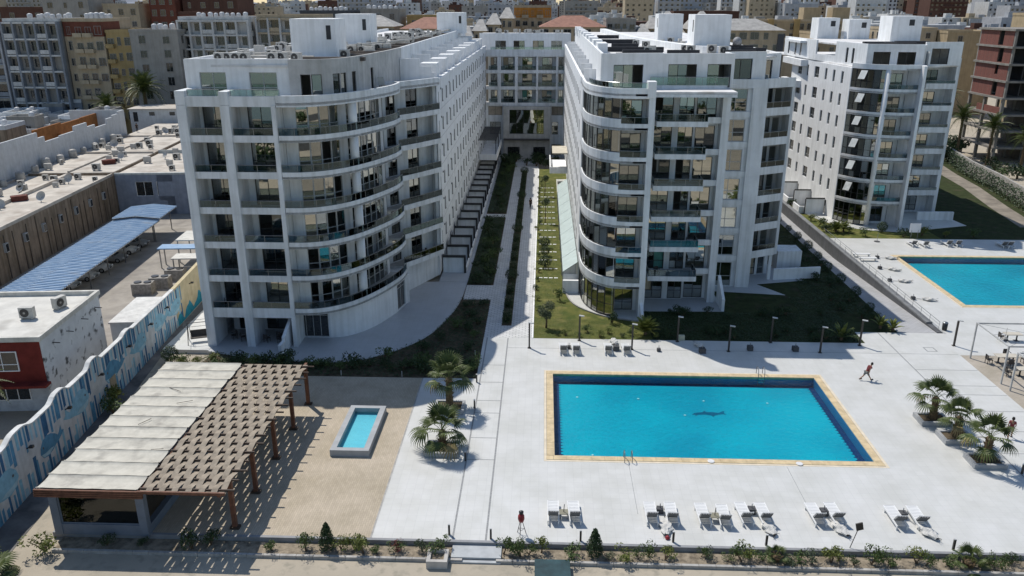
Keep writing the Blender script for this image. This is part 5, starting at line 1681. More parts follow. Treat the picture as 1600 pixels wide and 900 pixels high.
def town_window(w, h, arch=False):
    key = (w, h, arch)
    if key not in TW:
        m = MB()
        m.box(-w / 2 - .08, -w / 2, -.1, .02, -.05, h).box(w / 2, w / 2 + .08, -.1, .02, -.05, h).box(-w / 2 - .12, w / 2 + .12, -.16, .02, -.16, -.05).box(-w / 2 - .08, w / 2 + .08, -.1, .02, h, h + .1)
        m.box(-.03, .03, -.06, .02, -.05, h)
        m.mi = 1
        m.box(-w / 2, w / 2, -.02, .01, -.05, h)
        if arch:
            pts = [(w / 2 * math.cos(PI * i / 8), h + .1 + w / 2 * math.sin(PI * i / 8)) for i in range(9)]
            m.add([(x, -.03, z) for x, z in pts], [tuple(range(8, -1, -1))])
        TW[key] = m.mesh('window', [WF, DARKGLASS])
    return TW[key]


def town(name, label, x0, x1, y, dep, h, wall, floors, cols, fh=3.1, ww=1.2, wh=1.5, balc=(), arch=False, roof='flat', side=None, top=None, rotz=0.0, group='town buildings behind the apartment blocks', band=None, grid=None):
    """block whose front faces the camera; each window, balcony and the roof is a part"""
    w = x1 - x0
    t_ = thing(name, label, 'building', ((x0 + x1) / 2, y, GZ), rotz, group, True)
    MB().box(-w / 2, w / 2, 0, dep, 0, h).build('wall', PA[wall], t_)
    if roof == 'flat':
        MB().holes(-w / 2 - .1, w / 2 + .1, -.1, dep + .1, h, h + .7, [(-w / 2 + .2, w / 2 - .2, .2, dep - .2)]).build('parapet', PA[band or wall], t_)
        MB().box(-w / 2 + .2, w / 2 - .2, .2, dep - .2, h + .01, h + .1).build('roof', BROOF, t_)
    elif roof == 'hip':
        e = .6; r = h + 3.0
        m = MB().add([(-w / 2 - e, -e, h), (w / 2 + e, -e, h), (w / 2 + e, dep + e, h), (-w / 2 - e, dep + e, h), (-w / 6, dep / 2, r), (w / 6, dep / 2, r)],
                     [(0, 1, 5, 4), (1, 2, 5), (2, 3, 4, 5), (3, 0, 4), (3, 2, 1, 0)])
        m.build('hip_roof', mat('tile_roof_' + (top or 'grey'), (.34, .17, .12) if top == 'red' else (.40, .385, .36), .85, var=.15, scale=.8), t_)
    if top and roof == 'flat':
        MB().box(-w / 2 - .02, w / 2 + .02, -.03, dep * .6, h - fh + .2, h - .05).build('top_storey', PA[top], t_)
    if grid:
        for c in range(cols + 1):
            x = -w / 2 + c * w / cols
            MB().box(x - .22, x + .22, -1.25, -.02, 0, h - .1).build('upright', PA[grid], t_)
        for f in range(floors + 1):
            MB().box(-w / 2 + .2, w / 2 - .2, -1.2, -.03, h - fh * f - .5, h - fh * f - .1).build('loggia_slab', PA[band or grid], t_)
    pw = w / cols
    for f in range(floors):
        z = h - fh * (f + 1) + .35
        for c in range(cols):
            x = -w / 2 + (c + .5) * pw
            a = arch and f % 2 == 0 and c % 3 == 0
            if (f * 7 + c * 3) % 11 == 4:
                continue
            k_ = (.62, 1.0, 1.0, 1.15)[(c * 5 + len(label)) % 4]
            put('window', town_window(round(min(ww, pw * .62), 1), wh, a), t_, (x, 0, z + .45), (0, 0, 0), (k_, 1, RND.uniform(.85, 1.1)))
            if c in balc:
                b = TW.setdefault(('b', round(pw, 1), wall), MB().box(-pw * .45, pw * .45, -1.1, -.03, -.15, 0).box(-pw * .45, pw * .45, -1.1, -1.0, 0, .8).box(-pw * .45, -pw * .45 + .1, -1.0, -.03, 0, .8).box(pw * .45 - .1, pw * .45, -1.0, -.03, 0, .8).mesh('balcony', PA[band or wall]))
                put('balcony', b, t_, (x, 0, z - .15))
    if side:
        n = max(1, int(dep / 4))
        for f in range(floors):
            for i in range(n):
                put('window', town_window(1.1, wh), t_, ((w / 2) * (1 if side > 0 else -1), (i + .5) * dep / n, h - fh * (f + 1) + .8), (0, 0, PI / 2 * side))
    return t_


TANKM = MB().lathe([(.0, 0), (.55, 0), (.58, .2), (.58, 1.1), (.45, 1.3), (.15, 1.4), (.0, 1.4)], (0, 0, 0), 10).mesh('water_tank', mat('tank_white', (.60, .60, .60), .5), True)


def tanks(x0, x1, y, z, n, lab):
    for i in range(n):
        o = bpy.data.objects.new('water_tank', TANKM)
        COL.objects.link(o)
        o.location = (x0 + (x1 - x0) * (i + .5) / n + RND.uniform(-.2, .2), y + RND.uniform(-.6, .6), z + GZ + .1)
        o.scale = (RND.uniform(.9, 1.25),) * 3
        tag(o, lab, 'water tank', lab)


# shaded row on the left
town('row_house', 'white apartment house with dark framed loggias and red blinds at the row end', -146, -129, 196, 14, 26.0, 'white', 6, 3, fh=3.9, ww=3.4, wh=2.0, balc=(0, 2), band='blue', grid='pale')
town('row_house', 'apartment house with dark blue balcony frames and pale uprights', -128, -114.6, 196, 14, 27.6, 'grey', 6, 5, fh=3.7, ww=1.5, wh=1.9, balc=(0, 3), band='white', grid='blue')
town('row_house', 'pale yellow apartment house topped by a raw brick storey', -114.3, -104.8, 197, 14, 27.6, 'cream', 6, 4, fh=3.6, ww=1.3, wh=1.7, top='brick', balc=(1, 2))
town('row_house', 'ochre apartment house squeezed between a pale yellow and a grey one', -104.5, -98.5, 197.5, 15, 25.0, 'yellow', 6, 3, fh=3.5, ww=1.3, wh=1.6, side=1, balc=(0,))
town('row_house', 'grey rendered apartment house with few square windows behind the palm', -97.5, -86.0, 195, 13, 25.2, 'grey', 6, 2, fh=3.2, ww=1.5, wh=1.7, side=1)
town('row_house', 'brown brick house standing behind the grey rendered house', -92.5, -84.0, 212, 14, 29.0, 'brown', 4, 3, fh=3.4, top='brick')
town('ornate_house', 'white house with arched openings and loggias beside the brown house', -87.5, -70.5, 200, 16, 28.0, 'white', 7, 6, fh=3.25, ww=1.7, wh=1.8, arch=True, balc=(2, 4), side=1, grid='white')
town('ornate_house', 'white house with cream loggias half hidden by the roof housing', -69.5, -55, 203, 16, 28.4, 'white', 7, 5, fh=3.25, ww=1.6, wh=1.8, arch=True, balc=(1, 3), band='cream', grid='white')
tanks(-127, -116, 205, 27.8, 8, 'white water tank on the roof with dark blue balcony frames')
tanks(-113, -106, 205, 27.8, 6, 'white water tank above the raw brick storey')
tanks(-96, -88, 203, 25.3, 5, 'white water tank on the grey rendered house')
tanks(-86, -73, 207, 28.1, 9, 'white water tank on the house with arched openings')
# second row
second = [(-178, -150, 250, 30, 'brown', 'maroon brick block behind the row end'), (-149, -135, 248, 33, 'grey', 'tall grey block over the framed loggias'), (-133, -122, 252, 31, 'cream', 'cream block peeping over the blue frames'),
          (-120, -112, 255, 34, 'brick', 'tall brick tower block with a cream stair head'), (-111, -94, 258, 33, 'brown', 'wide maroon block behind the ochre house'), (-92, -78, 255, 27.5, 'orange', 'orange striped block above the white arches'),
          (-76, -60, 262, 29, 'slate', 'dark grey block behind the white arches'), (-58, -46, 266, 29.5, 'grey', 'grey block left of the ochre hall'), (-44, -30, 270, 27.5, 'ochre', 'ochre hall with a dark top storey')]
for x0, x1, y, h, c, l in second:
    town('town_block', l, x0, x1, y, 15, h, c, 4, max(3, int((x1 - x0) / 3.6)), fh=3.3, ww=1.3, wh=1.5)
tanks(-146, -137, 256, 33.1, 7, 'white water tank on the tall grey block')
tanks(-110, -96, 264, 33.1, 9, 'white water tank on the wide maroon block')
tanks(-75, -62, 268, 29.1, 8, 'white water tank on the dark grey block')
tanks(-57, -47, 272, 29.6, 6, 'white water tank on the grey block by the ochre hall')
# middle: behind the courtyard
mid = [(-58, -43, 240, 25.5, 'cream', 'grey', 'cream villa with a grey tiled hip roof and dark corner piers'), (-40, -24, 236, 25.0, 'cream', 'red', 'cream villa with a red tiled hip roof next to stepped townhouses')]
for x0, x1, y, h, c, tp, l in mid:
    v_ = town('villa', l, x0, x1, y, 14, h, c, 4, 5, fh=3.2, ww=1.9, wh=1.6, roof='hip', top=tp)
    for xx in (-(x1 - x0) / 2 - .15, (x1 - x0) / 2 - 1.4):
        MB().box(xx, xx + 1.6, -.4, .6, 0, h - 1).build('corner_pier', PA['slate'], v_)
    MB().box(-(x1 - x0) / 2 + 2, (x1 - x0) / 2 - 2, -1.4, -.05, h - 7.2, h - 6.6).build('balcony', PA['slate'], v_)
for i in range(4):
    town('townhouse', ['sand townhouse with a white canopy, lowest of the stepped row', 'sand townhouse second in the stepped row', 'sand townhouse third in the stepped row', 'sand townhouse at the top end of the stepped row'][i],
         -23.5 + i * 3.6, -20.1 + i * 3.6, 232 + i * 5, 12, 22.8 + i * 1.6, 'sand', 4, 2, ww=.9, wh=1.5, roof='hip')
town('town_block', 'pale block with blue balcony blinds above the lift housing', -9.4, 2.0, 262, 14, 30.5, 'cream', 5, 5, balc=(1, 3), top='orange')
v_ = town('villa', 'grey and cream villa with a red hip roof and wide dark balconies', -1.0, 17.0, 240, 14, 25.4, 'cream', 4, 6, ww=1.9, wh=1.6, roof='hip', top='red')
for xx in (-9.2, 7.6):
    MB().box(xx, xx + 1.7, -.5, .6, 0, 24.4).build('corner_pier', PA['slate'], v_)
MB().box(-7, 7, -1.6, -.05, 18.0, 18.7).build('balcony', PA['slate'], v_)
town('town_block', 'grey block with washing on three rows of balconies', 17.6, 26.0, 243, 13, 27.0, 'grey', 5, 4, balc=(0, 1, 2), ww=1.3)
for i in range(6):
    town('townhouse', ['sand townhouse with white awnings beside the grey washing balconies', 'sand townhouse with a yellow oriel in the awning terrace', 'narrow sand townhouse mid-way along the awning terrace', 'taller sand townhouse in the awning terrace',
                       'sand townhouse with a deep awning near the grey hip roof', 'sand townhouse touching the grey hip-roofed villa'][i],
         26.4 + i * 3.5, 29.6 + i * 3.5, 238 + (i % 2) * 5, 12, 23.2 + (i % 3) * 1.7, 'sand', 5, 2, ww=1.0, wh=1.5, roof='hip', balc=(i % 2,))
v_ = town('villa', 'cream villa with two grey hip roofs and dark piers behind the lift tower', 47.5, 66.5, 238, 14, 24.6, 'cream', 4, 6, ww=1.9, wh=1.6, roof='hip', top='grey')
for xx in (-9.6, 8.0):
    MB().box(xx, xx + 1.7, -.5, .6, 0, 23.6).build('corner_pier', PA['slate'], v_)
# right: yellow hotel, brick and tan blocks
yh = town('yellow_hotel', 'long yellow building with orange stair towers and two rows of dark loggias', 66, 110, 300, 16, 25.8, 'tan', 3, 14, fh=3.4, ww=2.2, wh=1.8, band='sand')
for x in (-10, -1.0, 8.5):
    MB().box(x, x + 2.0, -.6, 2, 0, 26.6).build('stair_tower', PA['ochre'], yh)
for x in (2.5, 12.6):
    MB().box(x + 1, x + 7, 5, 11, 25.8, 30.4).build('roof_tower', PA['tan'], yh)
town('town_block', 'dark brick block with one lit window bay left of the yellow building', 52, 78, 345, 16, 28.2, 'brown', 3, 6)
town('town_block', 'low tan block in front of the yellow building', 57, 84, 262, 12, 20.5, 'sand', 2, 6)
town('town_block', 'narrow tan block with a stair head behind the lift tower', 52, 68.5, 255, 12, 23.8, 'sand', 3, 4)
town('town_block', 'plain cream block with small windows right of the roof housings', 102.5, 117.5, 258, 16, 24.2, 'sand', 3, 3, side=-1)
town('town_block', 'tan block with slit windows beside the tall palms', 118, 133, 252, 16, 23.4, 'tan', 3, 2)
town('town_block', 'low tan block with two openings behind the roof housings', 84, 101, 268, 14, 22.6, 'tan', 2, 4)
town('town_block', 'large tan building with slatted loggias behind the raw brick frame', 128, 165, 218, 20, 28.6, 'tan', 6, 10, ww=1.4, wh=1.9)

# unfinished brick and concrete building
BRK = tiled('raw_red_brick', (.19, .045, .032), (.17, .11, .09), .5, .16, .9, .03, .22, .5)
CONC = mat('raw_concrete', (.27, .25, .225), .9, .15, var=.15, scale=.8)
ub = thing('unfinished_building', 'unfinished concrete frame with red brick infill walls', 'building', (104, 179, GZ))
x0, x1, ya, yb = 93.8, 116.0, 172.0, 186.0
bt = bpy.data.materials['raw_red_brick']
for f in range(8):
    z = 3.35 * f
    MB().box(x0 - .3, x1, ya - .3, yb, z + 2.95 + GZ, z + 3.35 + GZ).build('floor_slab', CONC, ub)
    for x in (x0, x0 + 6.2, x1 - .6):
        for y in (ya, (ya + yb) / 2, yb - .6):
            if f >= 4 and x == x0 and y == (ya + yb) / 2:
                continue
            MB().box(x + (.15 if f >= 4 else 0), x + .55, y + .02, y + .55, z + GZ, z + 2.95 + GZ).build('column', CONC, ub)
    if f >= 4:
        g0 = ya + (4.2 if f % 2 else 3.4); g1 = g0 + (1.9 if f != 5 else 1.2)
        MB().box(x0 + .1, x0 + .35, ya + .55, g0, z + GZ, z + 2.95 + GZ).build('brick_wall', BRK, ub)
        MB().box(x0 + .1, x0 + .35, g1, yb - .6, z + GZ, z + 2.95 + GZ).build('brick_wall', BRK, ub)
        MB().box(x0 + .1, x0 + .35, g0, g1, z + GZ, z + (.1 if f != 5 else 1.0) + GZ).build('brick_sill', BRK, ub)
    elif f == 3:
        MB().box(x0 + .1, x0 + .35, ya + .6, yb - 4, z + GZ, z + 1.3 + GZ).build('brick_wall', BRK, ub)
MB().box(x0 + 3.2, x0 + 3.4, ya + .7, yb - .7, 13.2, 26.2).build('core_wall', ROOFD, ub)  # dark sheet added behind the brick gaps so they read as unlit
MB().box(x0 + 8, x0 + 8.3, ya + 4, yb - 1, GZ, 26.4).build('core_wall', CONC, ub)

# far town: one mass of blocks beyond counting
fr_ = random.Random(8)
fm = MB()
fmats = [PA['pale'], PA['cream'], PA['grey'], PA['sand'], PA['white'], PA['brown'], DARKGLASS]
for i in range(1100):
    y = fr_.uniform(300, 1100) if i < 560 else fr_.uniform(1000, 2600)
    x = fr_.uniform(-.75, .72) * y
    if abs(x + y * .04) < 1e9:
        w = fr_.uniform(12, 30); dp = fr_.uniform(12, 22)
        h = fr_.uniform(14, 25) if y < 700 else fr_.uniform(20, 36) if y < 1300 else fr_.uniform(26, 44)
        if x > .1 * y and y > 600:
            h = fr_.uniform(26, 42)
        fm.mi = fr_.choice([0, 0, 1, 2, 3, 4, 4, 5])
        fm.box(x - w / 2, x + w / 2, y, y + dp, GZ, h)
        fm.box(x - w / 4, x - w / 4 + 4, y + 4, y + 8, h, h + 2.6)
        if y < 1300:
            for q in range(fr_.randrange(2, 7)):
                xx = x + fr_.uniform(-.45, .45) * w; s_ = fr_.uniform(.5, 1.6); yy = y + fr_.uniform(1, dp - 2)
                fm.box(xx, xx + s_, yy, yy + s_, h, h + fr_.uniform(.7, 2.2))
            if fr_.random() < .45:
                for f in range(max(0, int(h / 3.2) - 5), int(h / 3.2)):
                    fm.box(x - w / 2 + fr_.choice([.5, w * .3]), x + w / 2 - fr_.choice([.5, w * .3]), y - 1.2, y - .01, f * 3.2 + .3, f * 3.2 + 1.2)
        fm.mi = 6
        nf = int(h / 3.2); nc = int(w / 3.4)
        for f in range(max(0, nf - 6), nf):
            for c in range(nc):
                if fr_.random() < .8:
                    xx = x - w / 2 + (c + .5) * w / nc
                    fm.add([(xx - .8, y - .05, f * 3.2 + 1.0), (xx + .8, y - .05, f * 3.2 + 1.0), (xx + .8, y - .05, f * 3.2 + 2.5), (xx - .8, y - .05, f * 3.2 + 2.5)], [(0, 1, 2, 3)])
fo = fm.build('distant_town', fmats)
tag(fo, 'hazy mass of low and mid-rise blocks reaching to the horizon', 'town', None, 'stuff')

# low houses in the gap on the left
lh = random.Random(3)
for i in range(52):
    u = lh.uniform(-105, -49.5); v = lh.uniform(62, 152)
    w = lh.uniform(4, 9); dp = lh.uniform(4, 10); h = lh.uniform(5.5, 9.0)
    t_ = nthing('low_house', 'low flat-roofed house in the jumble of roofs behind the stepped white building', 'house', u, v, 'jumbled low houses left of the stepped building')
    MB().box(-w / 2, w / 2, -dp / 2, dp / 2, 0, h).build('wall', lh.choice([WW, BEIGE, PA['white'], PA['grey'], PA['blue']]), t_)
    MB().box(-w / 2 + .2, w / 2 - .2, -dp / 2 + .2, dp / 2 - .2, h, h + .1).build('roof', lh.choice([BROOF, ROOFW]), t_)
    MB().holes(-w / 2 - .05, w / 2 + .05, -dp / 2 - .05, dp / 2 + .05, h, h + .8, [(-w / 2 + .2, w / 2 - .2, -dp / 2 + .2, dp / 2 - .2)]).build('parapet', lh.choice([WW, WHITE, PA['grey']]), t_)
    for c in range(2):
        put('window', town_window(1.0, 1.2), t_, (-w / 4 + c * w / 2, -dp / 2, h - 2.4))
    o = bpy.data.objects.new('water_tank', TANKM); COL.objects.link(o)
    q = NW(u + w / 4, v, h + GZ + .12); o.location = q
    tag(o, 'white water tank in the jumble of low roofs', 'water tank', 'tanks on the jumbled low roofs')

# bare hills on the horizon, distance haze mixed into their colour
hl = MB()
rh_ = random.Random(12)
n_ = 90
xs_ = [-6500 + i * 13000 / n_ for i in range(n_ + 1)]
hs_ = [70 + 26 * math.sin(i * .37) + 18 * math.sin(i * .91 + 1) + rh_.uniform(-9, 9) for i in range(n_ + 1)]
for i in range(n_):
    a, b = xs_[i], xs_[i + 1]
    hl.add([(a, 5600, GZ), (b, 5600, GZ), (b, 6300, hs_[i + 1]), (a, 6300, hs_[i]), (a, 7300, GZ), (b, 7300, GZ)], [(0, 1, 2, 3), (3, 2, 5, 4)])
struct('hills', hl, mat('hazy_hill', (.26, .28, .32), .95, .1, var=.15, scale=.004))

# ================================================================== PLANTS
def leaf_cloud(seed, lobes, n, ls, stems=0, h=1.0, squash=1.0, shell=.55):
    """many leaf-sized faces through the volume of uneven lobes; lobes: (x, y, z, rx, rz)"""
    r = random.Random(seed)
    m = MB()
    for i in range(n):
        lx, ly, lz, rx, rz = r.choice(lobes)
        d = Vector((r.gauss(0, 1), r.gauss(0, 1), r.gauss(0, 1))).normalized()
        k = (shell + (1 - shell) * r.random()) ** .6 * r.uniform(.75, 1.08)
        p = Vector((lx + d.x * rx * k, ly + d.y * rx * k, lz + d.z * rz * k))
        if p.z < .02:
            p.z = r.uniform(.02, .15)
        s = ls * r.uniform(.6, 1.3)
        nrm = (d + Vector((r.gauss(0, .6), r.gauss(0, .6), r.gauss(.3, .6)))).normalized()
        a = nrm.orthogonal().normalized()
        a.rotate(Matrix.Rotation(r.uniform(0, 6.28), 3, nrm))
        b = nrm.cross(a)
        w = .42
        m.add([p - a * s, p - b * s * w + nrm * s * .12, p + a * s, p + b * s * w + nrm * s * .12], [(0, 1, 2, 3)])
    m.mi = 1
    for i in range(stems):
        t = r.uniform(0, 6.28); lb_ = r.choice(lobes)
        m.path([(r.uniform(-.06, .06), r.uniform(-.06, .06), 0), (lb_[0] * .5, lb_[1] * .5, lb_[2] * .55), (lb_[0], lb_[1], lb_[2])], [.03 * h, .022 * h, .01 * h], 5)
    return m


def bush_lobes(seed, n, r0, h):
    r = random.Random(seed)
    return [(r.uniform(-.5, .5) * r0, r.uniform(-.5, .5) * r0, r.uniform(.35, .8) * h, r.uniform(.3, .55) * r0, r.uniform(.2, .34) * h) for i in range(n)]


BUSH = {}
for kind, mt in (('green', LEAF), ('dark', LEAFD), ('yellow', LEAFY), ('grey', LEAFG)):
    for s in range(3):
        BUSH[kind, s] = leaf_cloud(len(kind) * 13 + s * 7, bush_lobes(s * 5 + len(kind), 6, .9, 1.0), 330, .085, 7).mesh('shrub', [mt, STEM])
CONE = leaf_cloud(77, [(0, 0, .2 + i * .13, .46 * (1 - (i / 11) ** 1.6) + .05, .12) for i in range(11)], 1500, .07, 0, shell=.8).mesh('cone_shrub', [LEAFD, STEM])
BALL = leaf_cloud(78, [(0, 0, .62, .52, .52)], 800, .06, 2, shell=.85).mesh('ball_shrub', [LEAFD, STEM])
HEDGEB = leaf_cloud(79, [(x * .3, y * .3, z * .3 + .1, .25, .22) for x in (-1, 0, 1) for y in (-1, 0, 1) for z in (0, 1, 2)], 700, .08, 0, shell=.6).mesh('trimmed_shrub', [LEAFD, STEM])


def plant(mesh, name, loc, sc, label, group, cat='shrub', rz=None):
    o = bpy.data.objects.new(name, mesh)
    COL.objects.link(o)
    o.location = loc
    o.scale = sc if isinstance(sc, tuple) else (sc, sc, sc)
    o.rotation_euler = (0, 0, RND.uniform(0, 6.28) if rz is None else rz)
    return tag(o, label, cat, group)


# front bed
LBL = {'green': 'leafy mid-green shrub in the dry bed along the kerb', 'dark': 'dark green shrub in the dry bed along the kerb', 'yellow': 'yellow-green shrub in the dry bed along the kerb', 'grey': 'thin grey-green shrub in the dry bed along the kerb'}
fx = [(150, 'dark'), (205, 'dark'), (292, 'dark'), (318, 'dark'), (422, 'green'), (436, 'yellow'), (478, 'green'), (532, 'yellow'), (556, 'yellow'), (571, 'yellow'), (592, 'green'), (622, 'green'), (640, 'green'), (664, 'grey'), (692, 'green'),
      (795, 'green'), (822, 'green'), (836, 'green'), (856, 'yellow'), (884, 'green'), (905, 'green'), (962, 'grey'), (992, 'yellow'), (1010, 'green'), (1026, 'green'), (1052, 'yellow'), (1082, 'green'), (1110, 'green'), (1118, 'grey'), (1150, 'green'), (1172, 'green'), (1186, 'yellow'), (1206, 'green'),
      (1232, 'yellow'), (1250, 'grey'), (1262, 'green'), (1282, 'grey'), (1312, 'yellow'), (1326, 'yellow'), (1346, 'dark'), (1362, 'green'), (1374, 'green'), (1394, 'green'), (1404, 'green'), (1446, 'yellow'), (1458, 'green'), (1492, 'green'), (1510, 'green'), (1540, 'yellow'), (1556, 'green'), (1572, 'green'), (1594, 'dark')]
for i, (px, kd) in enumerate(fx):
    x = -16.96 + (px - 400) * .03768
    if i % 7 == 5:
        continue
    s = RND.uniform(.5, 1.0)
    plant(BUSH[kd, i % 3], 'bed_shrub', (x, 40.5 + RND.uniform(-.25, .25), -.28), (s, s, s * RND.uniform(.75, 1.6)), LBL[kd], 'shrubs in the front bed')
for (x, y, s, l) in ((-12.8, 40.6, 1.1, 'dense cone-shaped evergreen in the kerb bed before the beige terrace'), (3.4, 40.6, 1.12, 'dense cone-shaped evergreen in the kerb bed before the white deck')):
    plant(CONE, 'cone_shrub', (x, y, -.28), (s, s, s * 1.05), l, 'cone evergreens')
plant(leaf_cloud(31, bush_lobes(4, 5, .7, .8), 160, .07, 5).mesh('red_shrub', [mat('red_leaf', (.16, .035, .03), .7, coord='object'), STEM]), 'red_shrub', (-8.5, 40.5, -.28), .9, 'small red-leaved shrub in the front bed', None)
plant(BUSH['yellow', 1], 'alley_shrub', (-30.0, 39.9, GZ), 1.3, 'bushy shrub at the front corner of the terrace bar', None)
plant(BUSH['yellow', 0], 'alley_shrub', (-35.2, 58.3, GZ), (1.6, 1.6, 1.9), 'yellow flowering shrub against the painted wall', None)
plant(BUSH['green', 2], 'alley_shrub', (-34.4, 57.0, GZ), 1.5, 'green shrub leaning into the alley next to the yellow one', None)
plant(BALL, 'ball_shrub', (-34.2, 67.0, GZ), (1.5, 1.5, 1.6), 'round dark shrub at the alley end of the white side patio', None)
plant(BUSH['green', 0], 'alley_shrub', (-32.9, 66.6, GZ), 1.2, 'green shrub beside the round dark shrub', None)
for i in range(7):
    plant(BUSH['yellow', i % 3], 'verge_shrub', (-33.0 + i * .5, 66.2 - (i % 3) * .9 + i * .12, -.1), RND.uniform(.6, 1.0), 'low shrub on the verge behind the ribbed bar roof', 'verge shrubs behind the bar')

# shaded garden round the curved patio
gsp = []
r_ = random.Random(41)
for i in range(26):
    gsp.append((-29 + i * .92 + r_.uniform(-.3, .3), 64.9 + r_.uniform(0, 1.4)))
for (x, y) in ((-19.9, 66.3), (-14.6, 68.0), (-11.2, 70.5), (-9.9, 72.6), (-8.4, 76), (-7.4, 79), (-8.0, 82), (-6.6, 77), (-6.4, 82.5), (-7, 70), (-8.5, 67.5), (-6.3, 66), (-11, 67), (-23.2, 66.4), (-27.5, 66.6), (-9.5, 65.2), (-6.5, 73), (-7.4, 75)):
    gsp.append((x, y))
for i, (x, y) in enumerate(gsp):
    s = r_.uniform(.8, 1.5)
    plant(BUSH[r_.choice(['dark', 'dark', 'green']), i % 3], 'garden_shrub', (x, y, -.06), (s, s, s * r_.uniform(.7, 1.2)), 'shrub in the shaded bed around the curved patio', 'shrubs round the curved patio')
# ground cover in the beds
gc = MB()
r_ = random.Random(6)


def cover(x0, x1, y0, y1, n, ls, hmax, inside=None):
    for i in range(n):
        x = r_.uniform(x0, x1); y = r_.uniform(y0, y1)
        if inside and not inside(x, y):
            continue
        a = r_.uniform(0, 6.28); s = ls * r_.uniform(.6, 1.4); z = r_.uniform(0, hmax) - .05
        dx, dy = math.cos(a) * s, math.sin(a) * s
        gc.add([(x - dx, y - dy, z), (x + dy * .4, y - dx * .4, z + s * .3), (x + dx, y + dy, z + s * r_.uniform(0, .7)), (x - dy * .4, y + dx * .4, z + s * .3)], [(0, 1, 2, 3)])


def left_bed(x, y):
    # outside the curved patio
    for a, b in zip(patA, patA[1:]):
        if a[0] <= x <= b[0]:
            t_ = (x - a[0]) / max(1e-6, b[0] - a[0])
            return y < a[1] + (b[1] - a[1]) * t_ - .1
    return x > -8.75


cover(-31, -5.7, 64.1, 84, 16000, .12, .3, left_bed)
cover(-8.6, -5.7, 89.1, 120.9, 9000, .14, .45)
cover(-8.6, -5.7, 123.1, 170, 9000, .16, .5)
cover(-3.95, -3.05, 76.6, 158, 3000, .12, .25)
cover(11, 31.4, 73.4, 81, 9000, .10, .12)
cover(20, 35.6, 81, 112, 12000, .12, .15, lambda x, y: x > 28.5 + (y - 81) * .15 or y < 86 and x > 27.6)
o = gc.build('ground_cover', LEAFD)
tag(o, 'dark leafy ground cover filling the shaded beds', 'ground cover', None, 'stuff')
gc = MB()
cover(-.7, 10.8, 73.4, 78.5, 9000, .05, .06)
cover(-.7, 2.4, 78.5, 150, 15000, .06, .06)
o = gc.build('grass_tufts', LEAFY)
tag(o, 'short tufts of grass on the lawns', 'grass', None, 'stuff')
# courtyard shrubs: median row, hedge lumps, lawn topiary
for i in range(19):
    y = 78.0 + i * 4.25
    if i % 5 == 3:
        plant(BALL, 'ball_shrub', (-3.5, y, .03), (1.6, 1.6, 1.3), 'round dark shrub between trimmed ones on the path median', 'median shrubs', 'shrub')
    else:
        plant(HEDGEB, 'trimmed_shrub', (-3.5, y, .03), (.95, 1.7, 1.05), 'box-trimmed dark shrub on the path median', 'median shrubs', 'shrub', 0)
for i in range(44):
    y = 90.5 + i * 1.8
    if 119 < y < 125:
        continue
    s = RND.uniform(.8, 1.6)
    plant(BUSH[RND.choice(['dark', 'dark', 'green']), i % 3], 'court_shrub', (-7.1 + RND.uniform(-1.2, 1.2), y, -.06), s, 'dark shrub in the long shaded courtyard bed', 'courtyard bed shrubs')
for (x, y, s, l) in ((.5, 96.0, 1.55, 'round clipped shrub on the lawn, next to its smaller pair'), (.45, 101.0, 1.2, 'smaller round clipped shrub on the lawn strip'), (.4, 104.6, 1.45, 'round clipped shrub at the middle of the lawn strip')):
    plant(BALL, 'ball_shrub', (x, y, -.03), s, l, 'lawn topiary')
for i in range(22):
    y = 81 + i * 3.3
    plant(BUSH[['green', 'yellow', 'dark'][i % 3], i % 3], 'lawn_shrub', (-.45 + RND.uniform(-.1, .2), y, -.03), RND.uniform(.45, .75), 'small shrub in the row between the sunlit path and the lawn', 'path edge shrubs')
stm = MB().box(-.22, .22, -.14, .14, 0, .035).mesh('stepping_stone', WHITE2)
for i in range(15):
    for k in range(4):
        o = bpy.data.objects.new('stepping_stone', stm); COL.objects.link(o)
        o.location = (-.1 + k * .62, 92 + i * 3.6, -.03)
        tag(o, 'white stepping stone in the rows across the lawn strip', 'paving stone', 'stepping stones on the lawn strip')
ot = thing('olive_tree', 'small grey-green olive tree on the sunny lawn', 'tree', (.55, 76.1, -.03), 0, None, True)
leaf_cloud(9, [(0, 0, 2.0, .85, .75), (.35, .2, 2.4, .6, .5), (-.35, -.1, 1.75, .6, .55), (.1, -.3, 1.5, .5, .45)], 2200, .075, 0, shell=.5).build('crown', [LEAFG, STEM], ot)
MB().path([(0, 0, 0), (.04, 0, .6), (-.03, .02, 1.2), (0, 0, 1.9)], [.11, .09, .07, .03], 8).build('trunk', STEM, ot, True)
for (x, y, h, l) in ((.45, 118.0, 3.2, 'lollipop tree with a bare stem on the lawn strip'), (.4, 136.0, 3.0, 'lollipop tree near the far end of the lawn strip')):
    tt = thing('lollipop_tree', l, 'tree', (x, y, -.03), 0, None, True)
    leaf_cloud(int(y), [(0, 0, h, .75, .6), (.2, .1, h + .2, .5, .45)], 900, .085, 0, shell=.6).build('crown', [LEAFD, STEM], tt)
    MB().path([(0, 0, 0), (.05, 0, h * .5), (0, 0, h)], [.08, .06, .04], 7).build('trunk', STEM, tt, True)
